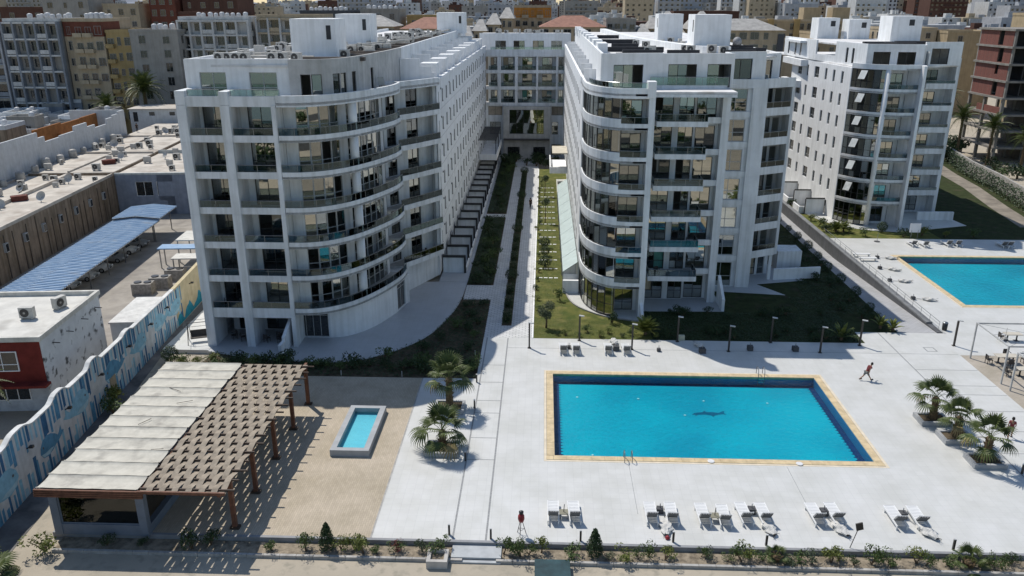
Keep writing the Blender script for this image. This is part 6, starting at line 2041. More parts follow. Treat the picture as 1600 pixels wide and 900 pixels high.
for i, (x, y) in enumerate(((2.1, 84.4), (2.5, 74.2), (1.6, 74.1), (4.8, 75.0), (6.7, 74.7), (7.3, 77.6), (3.6, 73.8), (5.8, 73.8), (8.0, 73.9), (9.2, 74.4), (11.5, 73.9), (12.4, 73.8))):
    s = .95 if i in (0, 5) else RND.uniform(.5, .8)
    plant(BUSH[['green', 'yellow', 'dark'][i % 3], i % 3], 'lawn_shrub', (x, y, -.03), (s, s, s * (1.5 if i in (0, 5) else 1)), 'small shrub at the edge of the sunny lawn', 'lawn edge shrubs')
for i in range(44):
    x = RND.uniform(12.5, 35); y = RND.choice([RND.uniform(74, 76), RND.uniform(79.5, 81), RND.uniform(81, 105)])
    if y < 76.3 and x > 31: continue
    if y > 81 and x < 29 + (y - 81) * .15: x = RND.uniform(30.5 + (y - 81) * .12, 35.4)
    s = RND.uniform(.6, 1.2)
    plant(BUSH['dark', i % 3], 'garden_shrub', (x, y, -.035), s, 'dark shrub in the shaded garden beside the ramp', 'shrubs in the shaded ramp garden')
for i in range(11):
    plant(BALL, 'ball_shrub', (35.3 + RND.uniform(-.2, .3), 82 + i * 4.6, -.03), RND.uniform(.9, 1.3), 'round shrub spilling over the paved ramp edge', 'ramp edge shrubs')
for i, (x, y) in enumerate(((40.9, 117.5), (41.2, 114.6), (42.6, 115.2), (43.9, 113.5), (49.0, 114.4), (54.0, 112.9), (46, 112.4), (51, 112.0), (40.9, 121), (40.8, 126), (40.7, 131), (57, 112.3), (61, 112.4))):
    s = RND.uniform(.9, 1.5)
    plant(BALL if i == 4 else BUSH[['green', 'dark', 'yellow'][i % 3], i % 3], 'hotel_shrub', (x, y, -.03), s, 'round clipped shrub before the gable block entrance' if i == 4 else 'shrub in the strip between the hotel pool deck and the gable block', None if i == 4 else 'shrubs of the hotel strip')


# ---------------------------------------------------------------- palms
def fan_leaf(seed, L_=.95, n=17, droop=.35):
    """fan palm leaf: stalk along +x, pleated blade of pointed fingers"""
    r = random.Random(seed)
    m = MB()
    st = 1.15
    m.path([(0, 0, 0), (st * .5, 0, .08), (st, 0, .05)], [.022, .016, .012], 5)
    for i in range(n):
        a = (i / (n - 1) - .5) * 2 * 1.75
        l = L_ * (1 - .22 * abs(a) / 1.75) * r.uniform(.9, 1.05)
        d = Vector((math.cos(a), math.sin(a), 0)); s = Vector((-d.y, d.x, 0))
        b = Vector((st, 0, .05))
        wd = .056
        p1 = b + d * l * .55 + Vector((0, 0, -.05 * droop))
        p2 = b + d * l * .85 + Vector((0, 0, -.28 * droop * l))
        p3 = b + d * l + Vector((0, 0, -.62 * droop * l))
        up = Vector((0, 0, .025))
        m.add([b, p1 - s * wd, p1 + up, p1 + s * wd, p2 - s * wd * .6, p2 + up, p2 + s * wd * .6, p3],
              [(0, 1, 2), (0, 2, 3), (1, 4, 5, 2), (2, 5, 6, 3), (4, 7, 5), (5, 7, 6)])
    return m


FAN = [fan_leaf(i, .95 + .08 * i, 17, .3 + .35 * i).mesh('frond', PALM) for i in range(3)]
FAND = fan_leaf(9, .85, 13, 1.6).mesh('frond', PALMDRY)


def fan_palm(label, loc, h, sc, n=26, seed=1, group=None):
    r = random.Random(seed)
    t_ = thing('fan_palm', label, 'palm', loc, r.uniform(0, 6), group, True)
    prof = [(.30, 0), (.34, .15), (.27, h * .4), (.25, h * .75), (.28, h - .05), (.14, h + .12)]
    tr = MB().lathe(prof, (0, 0, 0), 12)
    for i in range(40):                      # old leaf bases
        a = r.uniform(0, 6.28); z = r.uniform(.1, h)
        d = Vector((math.cos(a), math.sin(a), 0))
        tr.tube(d * .24 + Vector((0, 0, z)), d * .40 + Vector((0, 0, z + .16)), .05, .015, 4)
    tr.build('trunk', BARK, t_)
    for i in range(n):
        az = i * 2.39996 + r.uniform(-.2, .2)
        k = i / n
        el = rad(82 - 112 * k + r.uniform(-10, 10))
        s = sc * r.uniform(.85, 1.1)
        put('frond', FAND if k > .93 else FAN[min(2, int(k * 3))], t_, (0, 0, h + .05 - .12 * k), (r.uniform(-.2, .2), -el, az), (s, s, s))
    return t_


POTM = mat('grey_planter', (.37, .38, .39), .6, var=.08)


def planter(x, y, w, d_, label, h=.36):
    t_ = thing('planter', label, 'planter', (x, y, 0), 0, None, True)
    MB().holes(-w / 2, w / 2, -d_ / 2, d_ / 2, -.01, h, [(-w / 2 + .22, w / 2 - .22, -d_ / 2 + .22, d_ / 2 - .22)]).build('rim', POTM, t_)
    MB().box(-w / 2 + .22, w / 2 - .22, -d_ / 2 + .22, d_ / 2 - .22, 0.001, h - .1).build('soil', SOIL, t_)


planter(-7.3, 58.3, 2.4, 1.9, 'grey square planter of the taller palm beside the drain lines')
planter(-7.1, 51.8, 2.4, 1.9, 'grey square planter of the lower palm beside the drain lines')
fan_palm('taller fan palm in a grey planter next to the shaded terrace', (-7.3, 58.3, .25), 2.5, 1.05, 20, 3)
fan_palm('lower bushy fan palm in a grey planter on the white deck', (-7.1, 51.9, .25), 1.35, 1.08, 21, 8)
for i, (x, y, h, s, l) in enumerate(((30.9, 57.7, 1.8, .92, 'first'), (31.4, 54.9, 1.6, .88, 'middle'), (31.9, 51.6, 1.8, .98, 'last'))):
    planter(x, y, 2.3, 1.7, ['grey planter of the deck palms, closest to the cafe frames', 'grey planter in the middle of the deck palm row', 'grey planter of the deck palms, farthest from the cafe frames'][i])
    fan_palm(['fan palm at the cafe end of the row of three planters', 'fan palm in the middle planter of three', 'fan palm in the planter farthest from the cafe'][i], (x, y, .25), h, s, 18, 20 + i)
fan_palm('half hidden fan palm at the sandy front corner of the alley', (-31.6, 36.9, GZ), .5, .9, 22, 31)
fan_palm('low young fan palm in the front kerb bed', (25.4, 40.5, -.28), .25, .55, 14, 33)
fan_palm('pale young fan palm in the front kerb bed', (14.2, 40.6, -.28), .2, .45, 12, 35)


def feather_leaf(L_=2.2, n=22, w=.5, droop=.9, seed=0):
    r = random.Random(seed)
    m = MB()
    pts = [Vector((L_ * t_, 0, .5 * L_ * t_ * (1 - t_) - droop * t_ ** 2.4)) for t_ in [i / n for i in range(n + 1)]]
    m.path(pts, [.025 * (1 - .8 * i / n) for i in range(n + 1)], 4)
    for i in range(2, n):
        t_ = i / n
        l = w * math.sin(PI * min(1, t_ * .9 + .12)) + .08
        for s in (-1, 1):
            d = Vector((.45, s * .9, -.28 + r.uniform(-.1, .1))).normalized()
            q = pts[i] + d * l
            k = Vector((.045, 0, 0))
            m.add([pts[i] - k, pts[i] + k, q], [(0, 1, 2)])
    return m


FEA = [feather_leaf(2.2, 20, .55, .5 + .5 * i, i).mesh('frond', PALM) for i in range(3)]


def date_palm(label, loc, h, sc, n, seed, group=None, tr=.26):
    r = random.Random(seed)
    t_ = thing('date_palm', label, 'palm', loc, 0, group, True)
    MB().lathe([(tr * 1.3, 0), (tr, h * .1), (tr * .85, h * .5), (tr * .8, h * .95), (tr * 1.2, h + .1), (tr * .5, h + .4)], (0, 0, 0), 10).build('trunk', BARK, t_)
    for i in range(n):
        k = i / n
        el = rad(80 - 105 * k)
        put('frond', FEA[min(2, int(k * 3))], t_, (0, 0, h + .2), (0, -el, i * 2.39996), (sc, sc, sc))
    return t_


date_palm('tall bushy palm rising among the low white roofs', NW(-44, 132), 12.5, 2.3, 46, 4, None, .5)
date_palm('second shorter palm beside the tall bushy one', NW(-52, 130), 9.0, 1.7, 34, 5, None, .4)
date_palm('frayed palm before the red fronted house', NW(-6.0, -7.4), 4.6, .95, 26, 6, None, .2)
cy = feather_leaf(1.3, 16, .28, .25, 5).mesh('frond', LEAFY)


def cycad(label, loc, n, sc, seed, broad=False):
    r = random.Random(seed)
    t_ = thing('cycad' if not broad else 'banana_plant', label, 'plant', loc, 0, None, True)
    MB().lathe([(.14, 0), (.16, .2), (.1, .4)], (0, 0, 0), 8).build('stem', STEM, t_)
    for i in range(n):
        el = rad(80 - 62 * i / n)
        put('frond' if not broad else 'leaf', cy if not broad else BAN, t_, (0, 0, .3), (0, -el, i * 2.39996 + r.uniform(-.2, .2)), (sc,) * 3)


bl_ = [(0, 0, 0), (.5, 0, .06), (1.0, 0, .1), (1.5, 0, .05), (2.0, 0, -.2)]
bwid = [.03, .22, .28, .22, .02]
vs = []
for (p, w) in zip(bl_, bwid):
    vs += [(p[0], -w, p[2] - .06), (p[0], 0, p[2]), (p[0], w, p[2] - .06)]
BAN = MB().add(vs, [f for i in range(4) for f in ((3 * i, 3 * i + 3, 3 * i + 4, 3 * i + 1), (3 * i + 1, 3 * i + 4, 3 * i + 5, 3 * i + 2))]).mesh('leaf', LEAFY)
cycad('spiky cycad between the sunny lawn and the shaded garden', (10.4, 74.6, -.03), 34, 1.35, 1)
cycad('banana plant with broad pale leaves beside a lamp post', (29.4, 74.0, -.03), 12, .8, 2, True)
cycad('low broad-leaved clump at the foot of the ramp', (35.4, 76.6, -.03), 14, .55, 3, True)
cycad('broad-leaved plant between a lamp post and the ramp', (34.4, 77.2, -.03), 12, .6, 4, True)
cycad('spiky plant at the near corner of the hotel strip', (42.4, 114.2, -.03), 26, 1.2, 6)
cycad('spiky plant second in the hotel strip', (43.6, 114.6, -.03), 22, 1.1, 7)

# grove and wall on the right
HW = thing('hedge_wall', 'garden wall with a dark clipped hedge behind the gable block lawn', 'wall', (82, 152, GZ))
MB().ribbon([(86.5, 178), (82.5, 158), (81.0, 145), (78.0, 128), (77, 120)], .35, GZ, 2.6).build('wall', mat('pale_garden_wall', (.40, .38, .35), .85, streak=.2), HW)
hg = MB()
for a, b in zip([(85.2, 172), (81.6, 157), (80.1, 145), (77.2, 128)], [(81.6, 157), (80.1, 145), (77.2, 128), (76.2, 121)]):
    n = int(math.dist(a, b) / .35)
    for i in range(n):
        t_ = i / n
        for k in range(26):
            x = a[0] + (b[0] - a[0]) * t_ + RND.uniform(-.5, .5) - .4; y = a[1] + (b[1] - a[1]) * t_ + RND.uniform(-.3, .3); z = RND.uniform(GZ, 2.7)
            q = Vector((RND.gauss(0, 1), RND.gauss(0, 1), RND.gauss(0, 1))).normalized() * .16
            w_ = q.orthogonal() * .6
            hg.add([(x - q.x, y - q.y, z - q.z), (x + w_.x, y + w_.y, z + w_.z), (x + q.x, y + q.y, z + q.z), (x - w_.x, y - w_.y, z - w_.z)], [(0, 1, 2, 3)])
hg.build('hedge', LEAFD, HW)
struct('garden_track', MB().prism([(73.5, 118), (75.6, 131), (78.6, 146), (80.1, 158), (82.6, 172), (79.6, 172), (77, 158), (75.6, 146), (72.6, 131), (70.5, 118)], -.4, -.02), mat('dusty_track', (.26, .225, .18), .95, var=.2, scale=.4))
r_ = random.Random(14)
for i in range(46):
    x = r_.uniform(84, 120); y = r_.uniform(120, 172)
    if x < 86 + (y - 120) * .05: x += 4
    s = r_.uniform(1.4, 3.4)
    plant(BUSH[r_.choice(['dark', 'green', 'grey', 'dark']), i % 3], 'wild_shrub', (x, y, GZ), (s, s, s * r_.uniform(.6, 1.1)), 'wild shrub on the dusty plot before the brick frame', 'shrubs on the dusty plot')
for i, (x, y, h) in enumerate(((80.5, 176, 13), (84, 181, 15.5), (88, 184, 12.5), (86.5, 172, 9), (92, 170, 7.5), (95.5, 164, 6))):
    date_palm(['palm left of the tallest palm behind the gable block', 'tallest palm behind the gable block', 'palm between the tallest palm and the brick frame', 'shorter palm over the hedge wall', 'low palm at the foot of the brick frame', 'lowest palm at the foot of the brick frame'][i], (x, y, GZ), h, 1.6, 30, 50 + i, 'palms behind the gable block', .3)
for i in range(12):
    s = r_.uniform(2.5, 4.2)
    plant(BUSH['dark', i % 3], 'tall_shrub', (r_.uniform(82, 93), r_.uniform(172, 190), GZ), (s, s, s * 1.3), 'tall dark shrub under the palms by the hedge wall', 'tall shrubs under the palms')
for i in range(14):
    s = r_.uniform(1.4, 2.2)
    plant(BUSH['dark', i % 3], 'court_shrub', (r_.uniform(-8, 2.5), r_.uniform(160, 169), 0), (s, s, s * 1.1), 'dark shrub before the lobby window', 'shrubs before the lobby')

# ================================================================== DECK FURNITURE
PLAST = mat('white_plastic', (.74, .74, .73), .4, .4, var=.03, coord='object')
PLASTS = PLAST


def make_lounger(label, loc, group):
    t_ = thing('sun_lounger', label, 'sun lounger', loc, 0, group, True)
    s = MB()
    for i in range(9):                       # seat slats
        y = -.28 + i * .145
        s.box(-.30, .30, y, y + .115, .32, .35)
    s.build('seat', PLAST, t_)
    f = MB().box(-.34, -.29, -.95, 1.06, .25, .37).box(.29, .34, -.95, 1.06, .25, .37).box(-.29, .29, 1.02, 1.06, .25, .36)
    f.build('frame', PLAST, t_)
    # raised backrest, seen from behind: slats between two stiles
    b = MB()
    a = rad(56)
    ux = Vector((0, -math.cos(a), math.sin(a))); nn = Vector((0, -math.sin(a), -math.cos(a)))
    o0 = Vector((0, -.30, .34))
    for sx in (-.28, .28):
        b.obox(o0 + ux * .36 + Vector((sx, 0, 0)), (.03, 0, 0), ux * .38, nn * .02)
    for i in range(6):
        b.obox(o0 + ux * (.05 + i * .128), (.27, 0, 0), ux * .036, nn * .012)
    b.build('backrest', PLAST, t_)
    rk = MB()  # dark rack added behind the slats so the back reads as shaded
    for i in range(4):
        rk.obox(o0 + nn * .05 + ux * .36 + Vector((-.21 + i * .14, 0, 0)), (.02, 0, 0), ux * .36, nn * .012)
    rk.obox(o0 + nn * .08 + ux * .36, (.27, 0, 0), ux * .34, nn * .008)
    rk.build('back_shade_rack', mat('lounger_shade_grey', (.13, .132, .135), .6, coord='object'), t_)
    for (x, y) in ((-.3, -.85), (.3, -.85), (-.3, .8), (.3, .8)):
        MB().box(x - .03, x + .03, y - .04, y + .04, 0, .25).build('leg', PLAST, t_)
    return t_


lg = [((.95, 44.1), 'white sun lounger of the pair with no parasol'), ((2.3, 44.1), 'white sun lounger of the pair with no parasol'),
      ((7.2, 44.2), 'white sun lounger left of the crumpled parasol with a red tip'), ((8.5, 44.2), 'white sun lounger right of the crumpled parasol with a red tip'),
      ((10.5, 44.2), 'white sun lounger of the pair sharing a low square table'), ((11.8, 44.1), 'white sun lounger of the pair sharing a low square table'),
      ((13.15, 44.4), 'white sun lounger of the pair with a dark parasol block and a curled parasol'), ((14.4, 44.4), 'white sun lounger of the pair with a dark parasol block and a curled parasol'),
      ((17.7, 44.5), 'white sun lounger of the pair next to the tilted stake light'), ((18.95, 44.6), 'white sun lounger of the pair next to the tilted stake light'),
      ((22.7, 44.4), 'white sun lounger of the pair closest to the palm planters'), ((24.1, 44.4), 'white sun lounger of the pair closest to the palm planters'),
      ((2.15, 70.3), 'white sun lounger by the lawn sharing a small parasol foot'), ((3.35, 70.3), 'white sun lounger by the lawn sharing a small parasol foot'),
      ((6.4, 70.4), 'white sun lounger beside a bunched parasol near the lawn'), ((8.1, 70.4), 'white sun lounger beside a bunched parasol near the lawn'),
      ((50.4, 107.6), 'white sun lounger with a dark towel on the hotel deck'), ((51.9, 107.4), 'white sun lounger beside the one with a dark towel'),
      ((55.2, 107.9), 'white sun lounger of the empty pair on the hotel deck'), ((56.5, 107.9), 'white sun lounger of the empty pair on the hotel deck'),
      ((62.4, 107.6), 'white sun lounger of the close-set pair on the hotel deck'), ((63.2, 107.6), 'white sun lounger of the close-set pair on the hotel deck')]
L0 = None
for i, ((x, y), l) in enumerate(lg):
    grp = 'sun loungers on the deck'
    if L0 is None:
        L0 = make_lounger(l, (x, y, 0.002), grp)
    else:
        dup(L0, (x, y, 0.002), RND.uniform(-.05, .05), l, grp)
for o in bpy.data.objects:
    if o.name.startswith('sun_lounger'):
        o.scale = (1.1, 1.12, 1.0)
tw_ = MB().box(-.28, .28, -.3, .5, .352, .37).build('towel', mat('dark_towel', (.03, .035, .06), .95))
tw_.location = (50.4, 107.6, .002); tag(tw_, 'dark towel spread on a hotel deck lounger', 'towel')

FAB = mat('parasol_canvas', (.60, .585, .55), .85, .2, var=.12, scale=3, coord='object')
BLK = mat('dark_parasol_block', (.085, .085, .088), .8, var=.2, coord='object')
REDM = mat('red_plastic', (.30, .025, .03), .5, coord='object')


def block(x, y, s, label):
    t_ = thing('parasol_foot', label, 'parasol foot', (x, y, 0.002), RND.uniform(-.1, .1), 'parasol feet', True)
    MB().box(-s / 2, s / 2, -s / 2, s / 2, 0, s * .85).build('block', BLK, t_)
    MB().tube((0, 0, s * .85), (0, 0, s * .85 + .3), .03, n=8).build('socket', STEEL, t_)


def lying(x, y, ang, L_, label, red=False, seed=0):
    """parasol folded and dropped on the deck: canvas bundle, pole, rib ends"""
    r = random.Random(seed)
    t_ = thing('folded_parasol', label, 'parasol', (x, y, 0.004), ang, 'dropped parasols', True)
    vs = []; n = 10; k = 14
    for i in range(k + 1):
        t = i / k
        rr = .06 + .26 * math.sin(PI * min(1, t * .8 + .12)) ** 1.2
        for j in range(n):
            a = 2 * PI * j / n
            q = rr * (1 + .35 * math.sin(3 * a + i * .8 + seed) * r.uniform(.5, 1))
            vs.append((q * 1.15 * math.cos(a), -L_ * .05 - L_ * .8 * t, max(.01, .17 + q * .62 * math.sin(a))))
    fs = [(i * n + j, i * n + (j + 1) % n, (i + 1) * n + (j + 1) % n, (i + 1) * n + j) for i in range(k) for j in range(n)]
    MB().add(vs, fs).build('canvas', FAB, t_)
    MB().tube((0, .55, .06), (0, -L_ * .9, .12), .025, n=6).build('pole', STEEL, t_)
    ribs = MB()
    for j in range(6):
        a = r.uniform(-.5, .5)
        ribs.tube((0, -L_ * .7, .15), (math.sin(a) * .45, -L_ * .7 - .5 * math.cos(a), r.uniform(.05, .35)), .012, n=4)
    ribs.build('ribs', DARKMETAL, t_)
    if red:
        MB().lathe([(.0, 0), (.13, .02), (.16, .1), (.08, .2), (0, .22)], (.05, -L_ * .93, .0), 10).build('tip_cap', REDM, t_)


block(7.85, 44.75, .42, 'dark parasol block between loungers of the red-tipped parasol')
lying(8.05, 43.95, -.08, 2.1, 'crumpled pale parasol with a red tip lying before two loungers', True, 1)
block(13.75, 44.9, .46, 'dark parasol block beside the curled parasol')
lying(14.2, 43.9, .25, 1.8, 'curled pale parasol lying near the bed edge', False, 2)
block(18.35, 44.9, .46, 'dark parasol block before the tilted stake light')
lying(18.6, 44.0, .3, 1.8, 'pale parasol bundle lying beside the tilted stake light', False, 3)
block(23.3, 44.8, .46, 'dark parasol block of the pair closest to the palms')
lying(23.8, 43.9, .38, 1.9, 'long pale parasol bundle pointing at the kerb bed', False, 4)
for (x, y, l) in ((1.62, 44.0, 'low beige square table with a stub pole between two loungers'), (11.2, 44.0, 'low olive square table with a bent pole between two loungers')):
    t_ = thing('side_table', l, 'side table', (x, y, .002), 0, 'lounger tables', True)
    MB().box(-.28, .28, -.28, .28, .36, .40).build('top', mat('olive_table', (.25, .235, .17), .6, coord='object'), t_)
    for sx in (-.23, .23):
        for sy in (-.23, .23):
            MB().box(sx - .025, sx + .025, sy - .025, sy + .025, 0, .36).build('leg', STEEL, t_)
    MB().tube((0, 0, .4), (.03, 0, .95), .025, n=6).build('pole', DARKMETAL, t_)
for (x, y, s, l) in ((2.72, 70.9, .34, 'small parasol foot between the lawn loungers'), (7.2, 70.7, .55, 'dark parasol cube under a bunched canvas'), (11.2, 70.6, .34, 'lone small parasol foot on the deck by the cycad shadow'),
                     (15.25, 70.4, .55, 'dark parasol cube before a standing folded canvas'), (19.9, 71.2, .52, 'dark parasol cube in the shade near the entrance line'), (24.15, 71.2, .52, 'dark parasol cube between two lamp posts')):
    block(x, y, s, l)
lying(7.1, 73.2, 0, 1.7, 'bunched white parasol propped behind the dark cube', False, 6)
lying(15.0, 72.6, .3, 1.6, 'folded white parasol beside a dark cube near the lawn', False, 7)
for i, (x, y, a) in enumerate(((42.0, 97.0, .9), (41.3, 92.2, 1.35), (43.4, 101.5, 1.3), (41.4, 86.0, 1.2))):
    block(x, y, .4, ['dark parasol foot first along the hotel railing', 'dark parasol foot by a fallen pole along the hotel railing', 'dark parasol foot beside the white benches', 'dark parasol foot at the near end of the hotel railing'][i])
    lying(x + .9, y - .05, a, 1.7, ['thin folded parasol by the first railing foot', 'long folded parasol by the railing', 'folded parasol beside the white benches', 'folded parasol lying at the near end of the railing'][i], False, 10 + i)
for (x, y, l) in ((41.6, 102.2, 'white bench on the hotel deck, farther from the pool corner'), (41.75, 100.4, 'white bench on the hotel deck next to a parasol foot')):
    t_ = thing('deck_bench', l, 'bench', (x, y, .002), 0, 'white benches', True)
    MB().box(-1.1, 1.1, -.3, .3, .38, .44).build('seat', PLAST, t_)
    for sx in (-.95, .95):
        MB().box(sx - .04, sx + .04, -.25, .25, 0, .38).build('leg', PLAST, t_)


# lamp posts
LAMPB = mat('bronze_lamp_post', (.052, .045, .04), .5, .4)
LAMPT = mat('lamp_head_top', (.55, .55, .54), .4)


def lamp(x, y, label, h=2.55, rz=0.0):
    t_ = thing('lamp_post', label, 'lamp post', (x, y, 0.001), rz, 'lamp posts along the deck', True)
    MB().box(-.075, .075, -.075, .075, .03, h).build('post', LAMPB, t_)
    MB().box(-.16, .16, -.16, .16, 0, .035).build('base_plate', LAMPB, t_)
    hd = MB().obox((.17, -.05, h + .06), (.24, -.06, -.02), (.03, .10, 0), (0.0, 0, .035)).build('head', LAMPT, t_)
    MB().obox((.17, -.05, h + .018), (.2, -.05, -.018), (.02, .08, 0), (0, 0, .008)).build('lens', mat('lamp_lens', (.5, .5, .47), .3), hd)


lamps = [(-1.07, 70.9, 'dark lamp post at the corner of the courtyard path'), (3.78, 72.9, 'dark lamp post behind the pair of lawn loungers'), (8.69, 70.9, 'dark lamp post beside the bunched parasol lounger'),
         (13.32, 73.0, 'dark lamp post in front of the shaded garden by a cream box'), (17.79, 70.8, 'dark lamp post in shade next to the entrance line'), (22.33, 73.1, 'dark lamp post at the edge of the shaded garden'),
         (26.36, 70.85, 'dark lamp post behind the deck walker'), (30.71, 72.7, 'dark lamp post beside the banana plant'), (39.77, 73.0, 'dark lamp post near the cafe frames')]
for (x, y, l) in lamps:
    lamp(x, y, l)
bol = [(-5.5, 63.3), (-5.3, 58.5), (-5.3, 50.5), (-5.5, 41.9), (-2.9, 41.6), (2.6, 41.6), (8.25, 41.7), (13.85, 41.6), (25.0, 41.6), (33.8, 50.3)]
BL = ['short bollard light at the shaded garden corner', 'short bollard light beside the taller planter palm', 'short bollard light beside the lower planter palm', 'short bollard light by the stone planter box', 'short bollard light at the stone step', 'short bollard light behind the cone evergreen',
      'short bollard light near the red-tipped parasol', 'short bollard light near the curled parasol', 'short bollard light before the last lounger pair', 'short bollard light beyond the last planter']
b0 = None
for (x, y), l in zip(bol, BL):
    if b0 is None:
        b0 = thing('bollard_light', l, 'bollard', (x, y, .001), 0, 'bollard lights', True)
        MB().box(-.06, .06, -.06, .06, 0, .72).build('post', LAMPB, b0)
        MB().box(-.065, .065, -.065, .065, .725, .78).build('cap', LAMPT, b0)
    else:
        dup(b0, (x, y, .001), 0, l)
sk = thing('stake_light', 'tilted square stake light at the deck edge', 'light', (18.85, 41.55, 0), 0, None, True)
MB().tube((0, 0, 0), (.35, .1, 1.25), .025, n=6).build('stake', LAMPB, sk)
MB().obox((.42, .12, 1.45), (.2, 0, .06), (0, .04, 0), (-.06, 0, .24)).build('head', LAMPB, sk)
for i, (x, y) in enumerate(((-17.6, 64.2), (-12.2, 64.25), (-6.1, 69.0))):
    o = MB().tube((0, 0, 0), (0, 0, .55), .035, n=8).build('garden_light', LAMPT)
    o.location = (x, y, -.06); tag(o, 'slim pale stake light in the shaded bed', 'light', 'stake lights in the shaded bed')
o = MB().box(-.32, .32, -.2, .2, 0, .5).build('cabinet', mat('cream_cabinet', (.60, .58, .42), .6))
o.location = (13.75, 73.45, -.03); tag(o, 'small cream cabinet at the foot of a lamp post', 'cabinet')

# lifebuoy stand
ls = thing('lifebuoy_stand', 'red rescue buoy on a black tripod stand at the deck edge', 'lifebuoy stand', (-1.05, 42.1, .002), .3, None, True)
for a in (0, 2.1, 4.2):
    MB().tube((math.cos(a) * .32, math.sin(a) * .32, 0), (math.cos(a) * .06, math.sin(a) * .06, 1.0), .022, n=6).build('leg', DARKMETAL, ls)
MB().tube((.2, 0, .38), (-.1, .18, .38), .014, n=5).tube((-.1, .18, .38), (-.1, -.18, .38), .014, n=5).tube((-.1, -.18, .38), (.2, 0, .38), .014, n=5).build('brace', DARKMETAL, ls)
MB().lathe([(0, .92), (.15, .95), (.21, 1.15), (.2, 1.35), (.13, 1.5), (0, 1.53)], (0, 0, 0), 14).build('buoy', REDM, ls, True)
MB().lathe([(.06, 1.5), (.14, 1.52), (.15, 1.66), (.05, 1.72)], (0, 0, 0), 12).build('holder_cap', DARKMETAL, ls, True)
# teal box and concrete planter box outside the kerb
tb = thing('teal_crate', 'dark teal lidded metal box standing on the sand before the kerb', 'box', (.86, 38.9, GZ), .01, None, True)
MB().box(-1.0, 1.0, -.75, .75, 0, .42).build('body', mat('teal_metal', (.025, .075, .085), .5, var=.2, coord='object'), tb)
MB().box(-1.04, 1.04, -.79, .79, .42, .47).build('lid', mat('teal_metal_lid', (.022, .06, .068), .45, var=.25, coord='object'), tb)
sb = thing('stone_planter', 'pale concrete planter box with a hollow top by the stone step', 'planter', (-5.95, 39.75, GZ), 0, None, True)
MB().holes(-.62, .62, -.6, .6, 0, .52, [(-.4, .4, -.38, .38)]).build('box', mat('pale_concrete', (.50, .475, .44), .85, var=.12, coord='object'), sb)
MB().box(-.4, .4, -.38, .38, .01, .36).build('soil', BEDSOIL, sb)

# cafe frames on the right, their lamps, tables and chairs
FRM = mat('white_grey_frame', (.50, .50, .49), .5)


def frame(x0, x1, y0, y1, label):
    t_ = thing('cafe_pergola', label, 'pergola', (x0, y0, -.008), 0, 'cafe frames', True)
    w, d_ = x1 - x0, y1 - y0
    for (x, y) in ((0, 0), (w, 0), (0, d_), (w, d_)):
        MB().box(x - .06, x + .06, y - .06, y + .06, 0, 3.45).build('post', FRM, t_)
    b = MB().box(-.06, w + .06, -.05, .05, 3.45, 3.57).box(-.06, w + .06, d_ - .05, d_ + .05, 3.45, 3.57).box(-.05, .05, .05, d_ - .05, 3.45, 3.57).box(w - .05, w + .05, .05, d_ - .05, 3.45, 3.57)
    b.build('beam', FRM, t_)
    for (x, y) in ((w * .28, d_ * .2), (w * .28, d_ * .8), (w * .62, d_ * .5), (w * .85, d_ * .2), (w * .85, d_ * .8)):
        l = MB().tube((x, y, 2.62), (x, y, 3.5), .012, n=4).build('lamp_cord', DARKMETAL, t_)
        MB().lathe([(.03, 2.64), (.24, 2.52), (.25, 2.48), (.03, 2.55)], (x, y, 0), 12).build('lamp_shade', mat('shade_grey', (.3, .29, .27), .5), t_)
    c = MB()
    c.tube((0, 0, 3.5), (w, d_, 3.5), .014, n=4).tube((w, 0, 3.5), (0, d_, 3.5), .014, n=4).tube((0, d_ / 2, 3.5), (w, d_ / 2, 3.5), .012, n=4)
    c.build('cable', STEEL, t_)


frame(39.9, 47.5, 64.75, 70.1, 'white metal cafe frame with hanging shades next to the lamp post')
frame(39.95, 47.5, 57.6, 63.4, 'white metal cafe frame with hanging shades farther from the lamp post')
CH = mat('dark_wicker', (.075, .066, .06), .75, var=.2, coord='object')


def cafe_table(x, y, w, label):
    t_ = thing('cafe_table', label, 'table', (x, y, -.008), 0, 'cafe tables', True)
    MB().box(-w / 2, w / 2, -.42, .42, .71, .75).build('top', mat('pale_table_top', (.58, .53, .44), .5, coord='object'), t_)
    for sx in (-w / 2 + .35, w / 2 - .35):
        MB().box(sx - .05, sx + .05, -.05, .05, .03, .71).box(sx - .22, sx + .22, -.22, .22, 0, .03).build('pedestal', DARKMETAL, t_)


def make_chair(label, loc, rz):
    t_ = thing('cafe_chair', label, 'chair', loc, rz, 'cafe chairs', True)
    MB().box(-.24, .24, -.24, .24, .40, .46).build('seat', CH, t_)
    MB().box(-.24, .24, .2, .26, .46, .86).build('backrest', CH, t_)
    for s in (-1, 1):
        MB().box(s * .25 - .025, s * .25 + .025, -.22, .22, .62, .66).build('armrest', CH, t_)
        for y in (-.2, .2):
            MB().box(s * .22 - .022, s * .22 + .022, y - .022, y + .022, 0, .40).build('leg', CH, t_)
    return t_


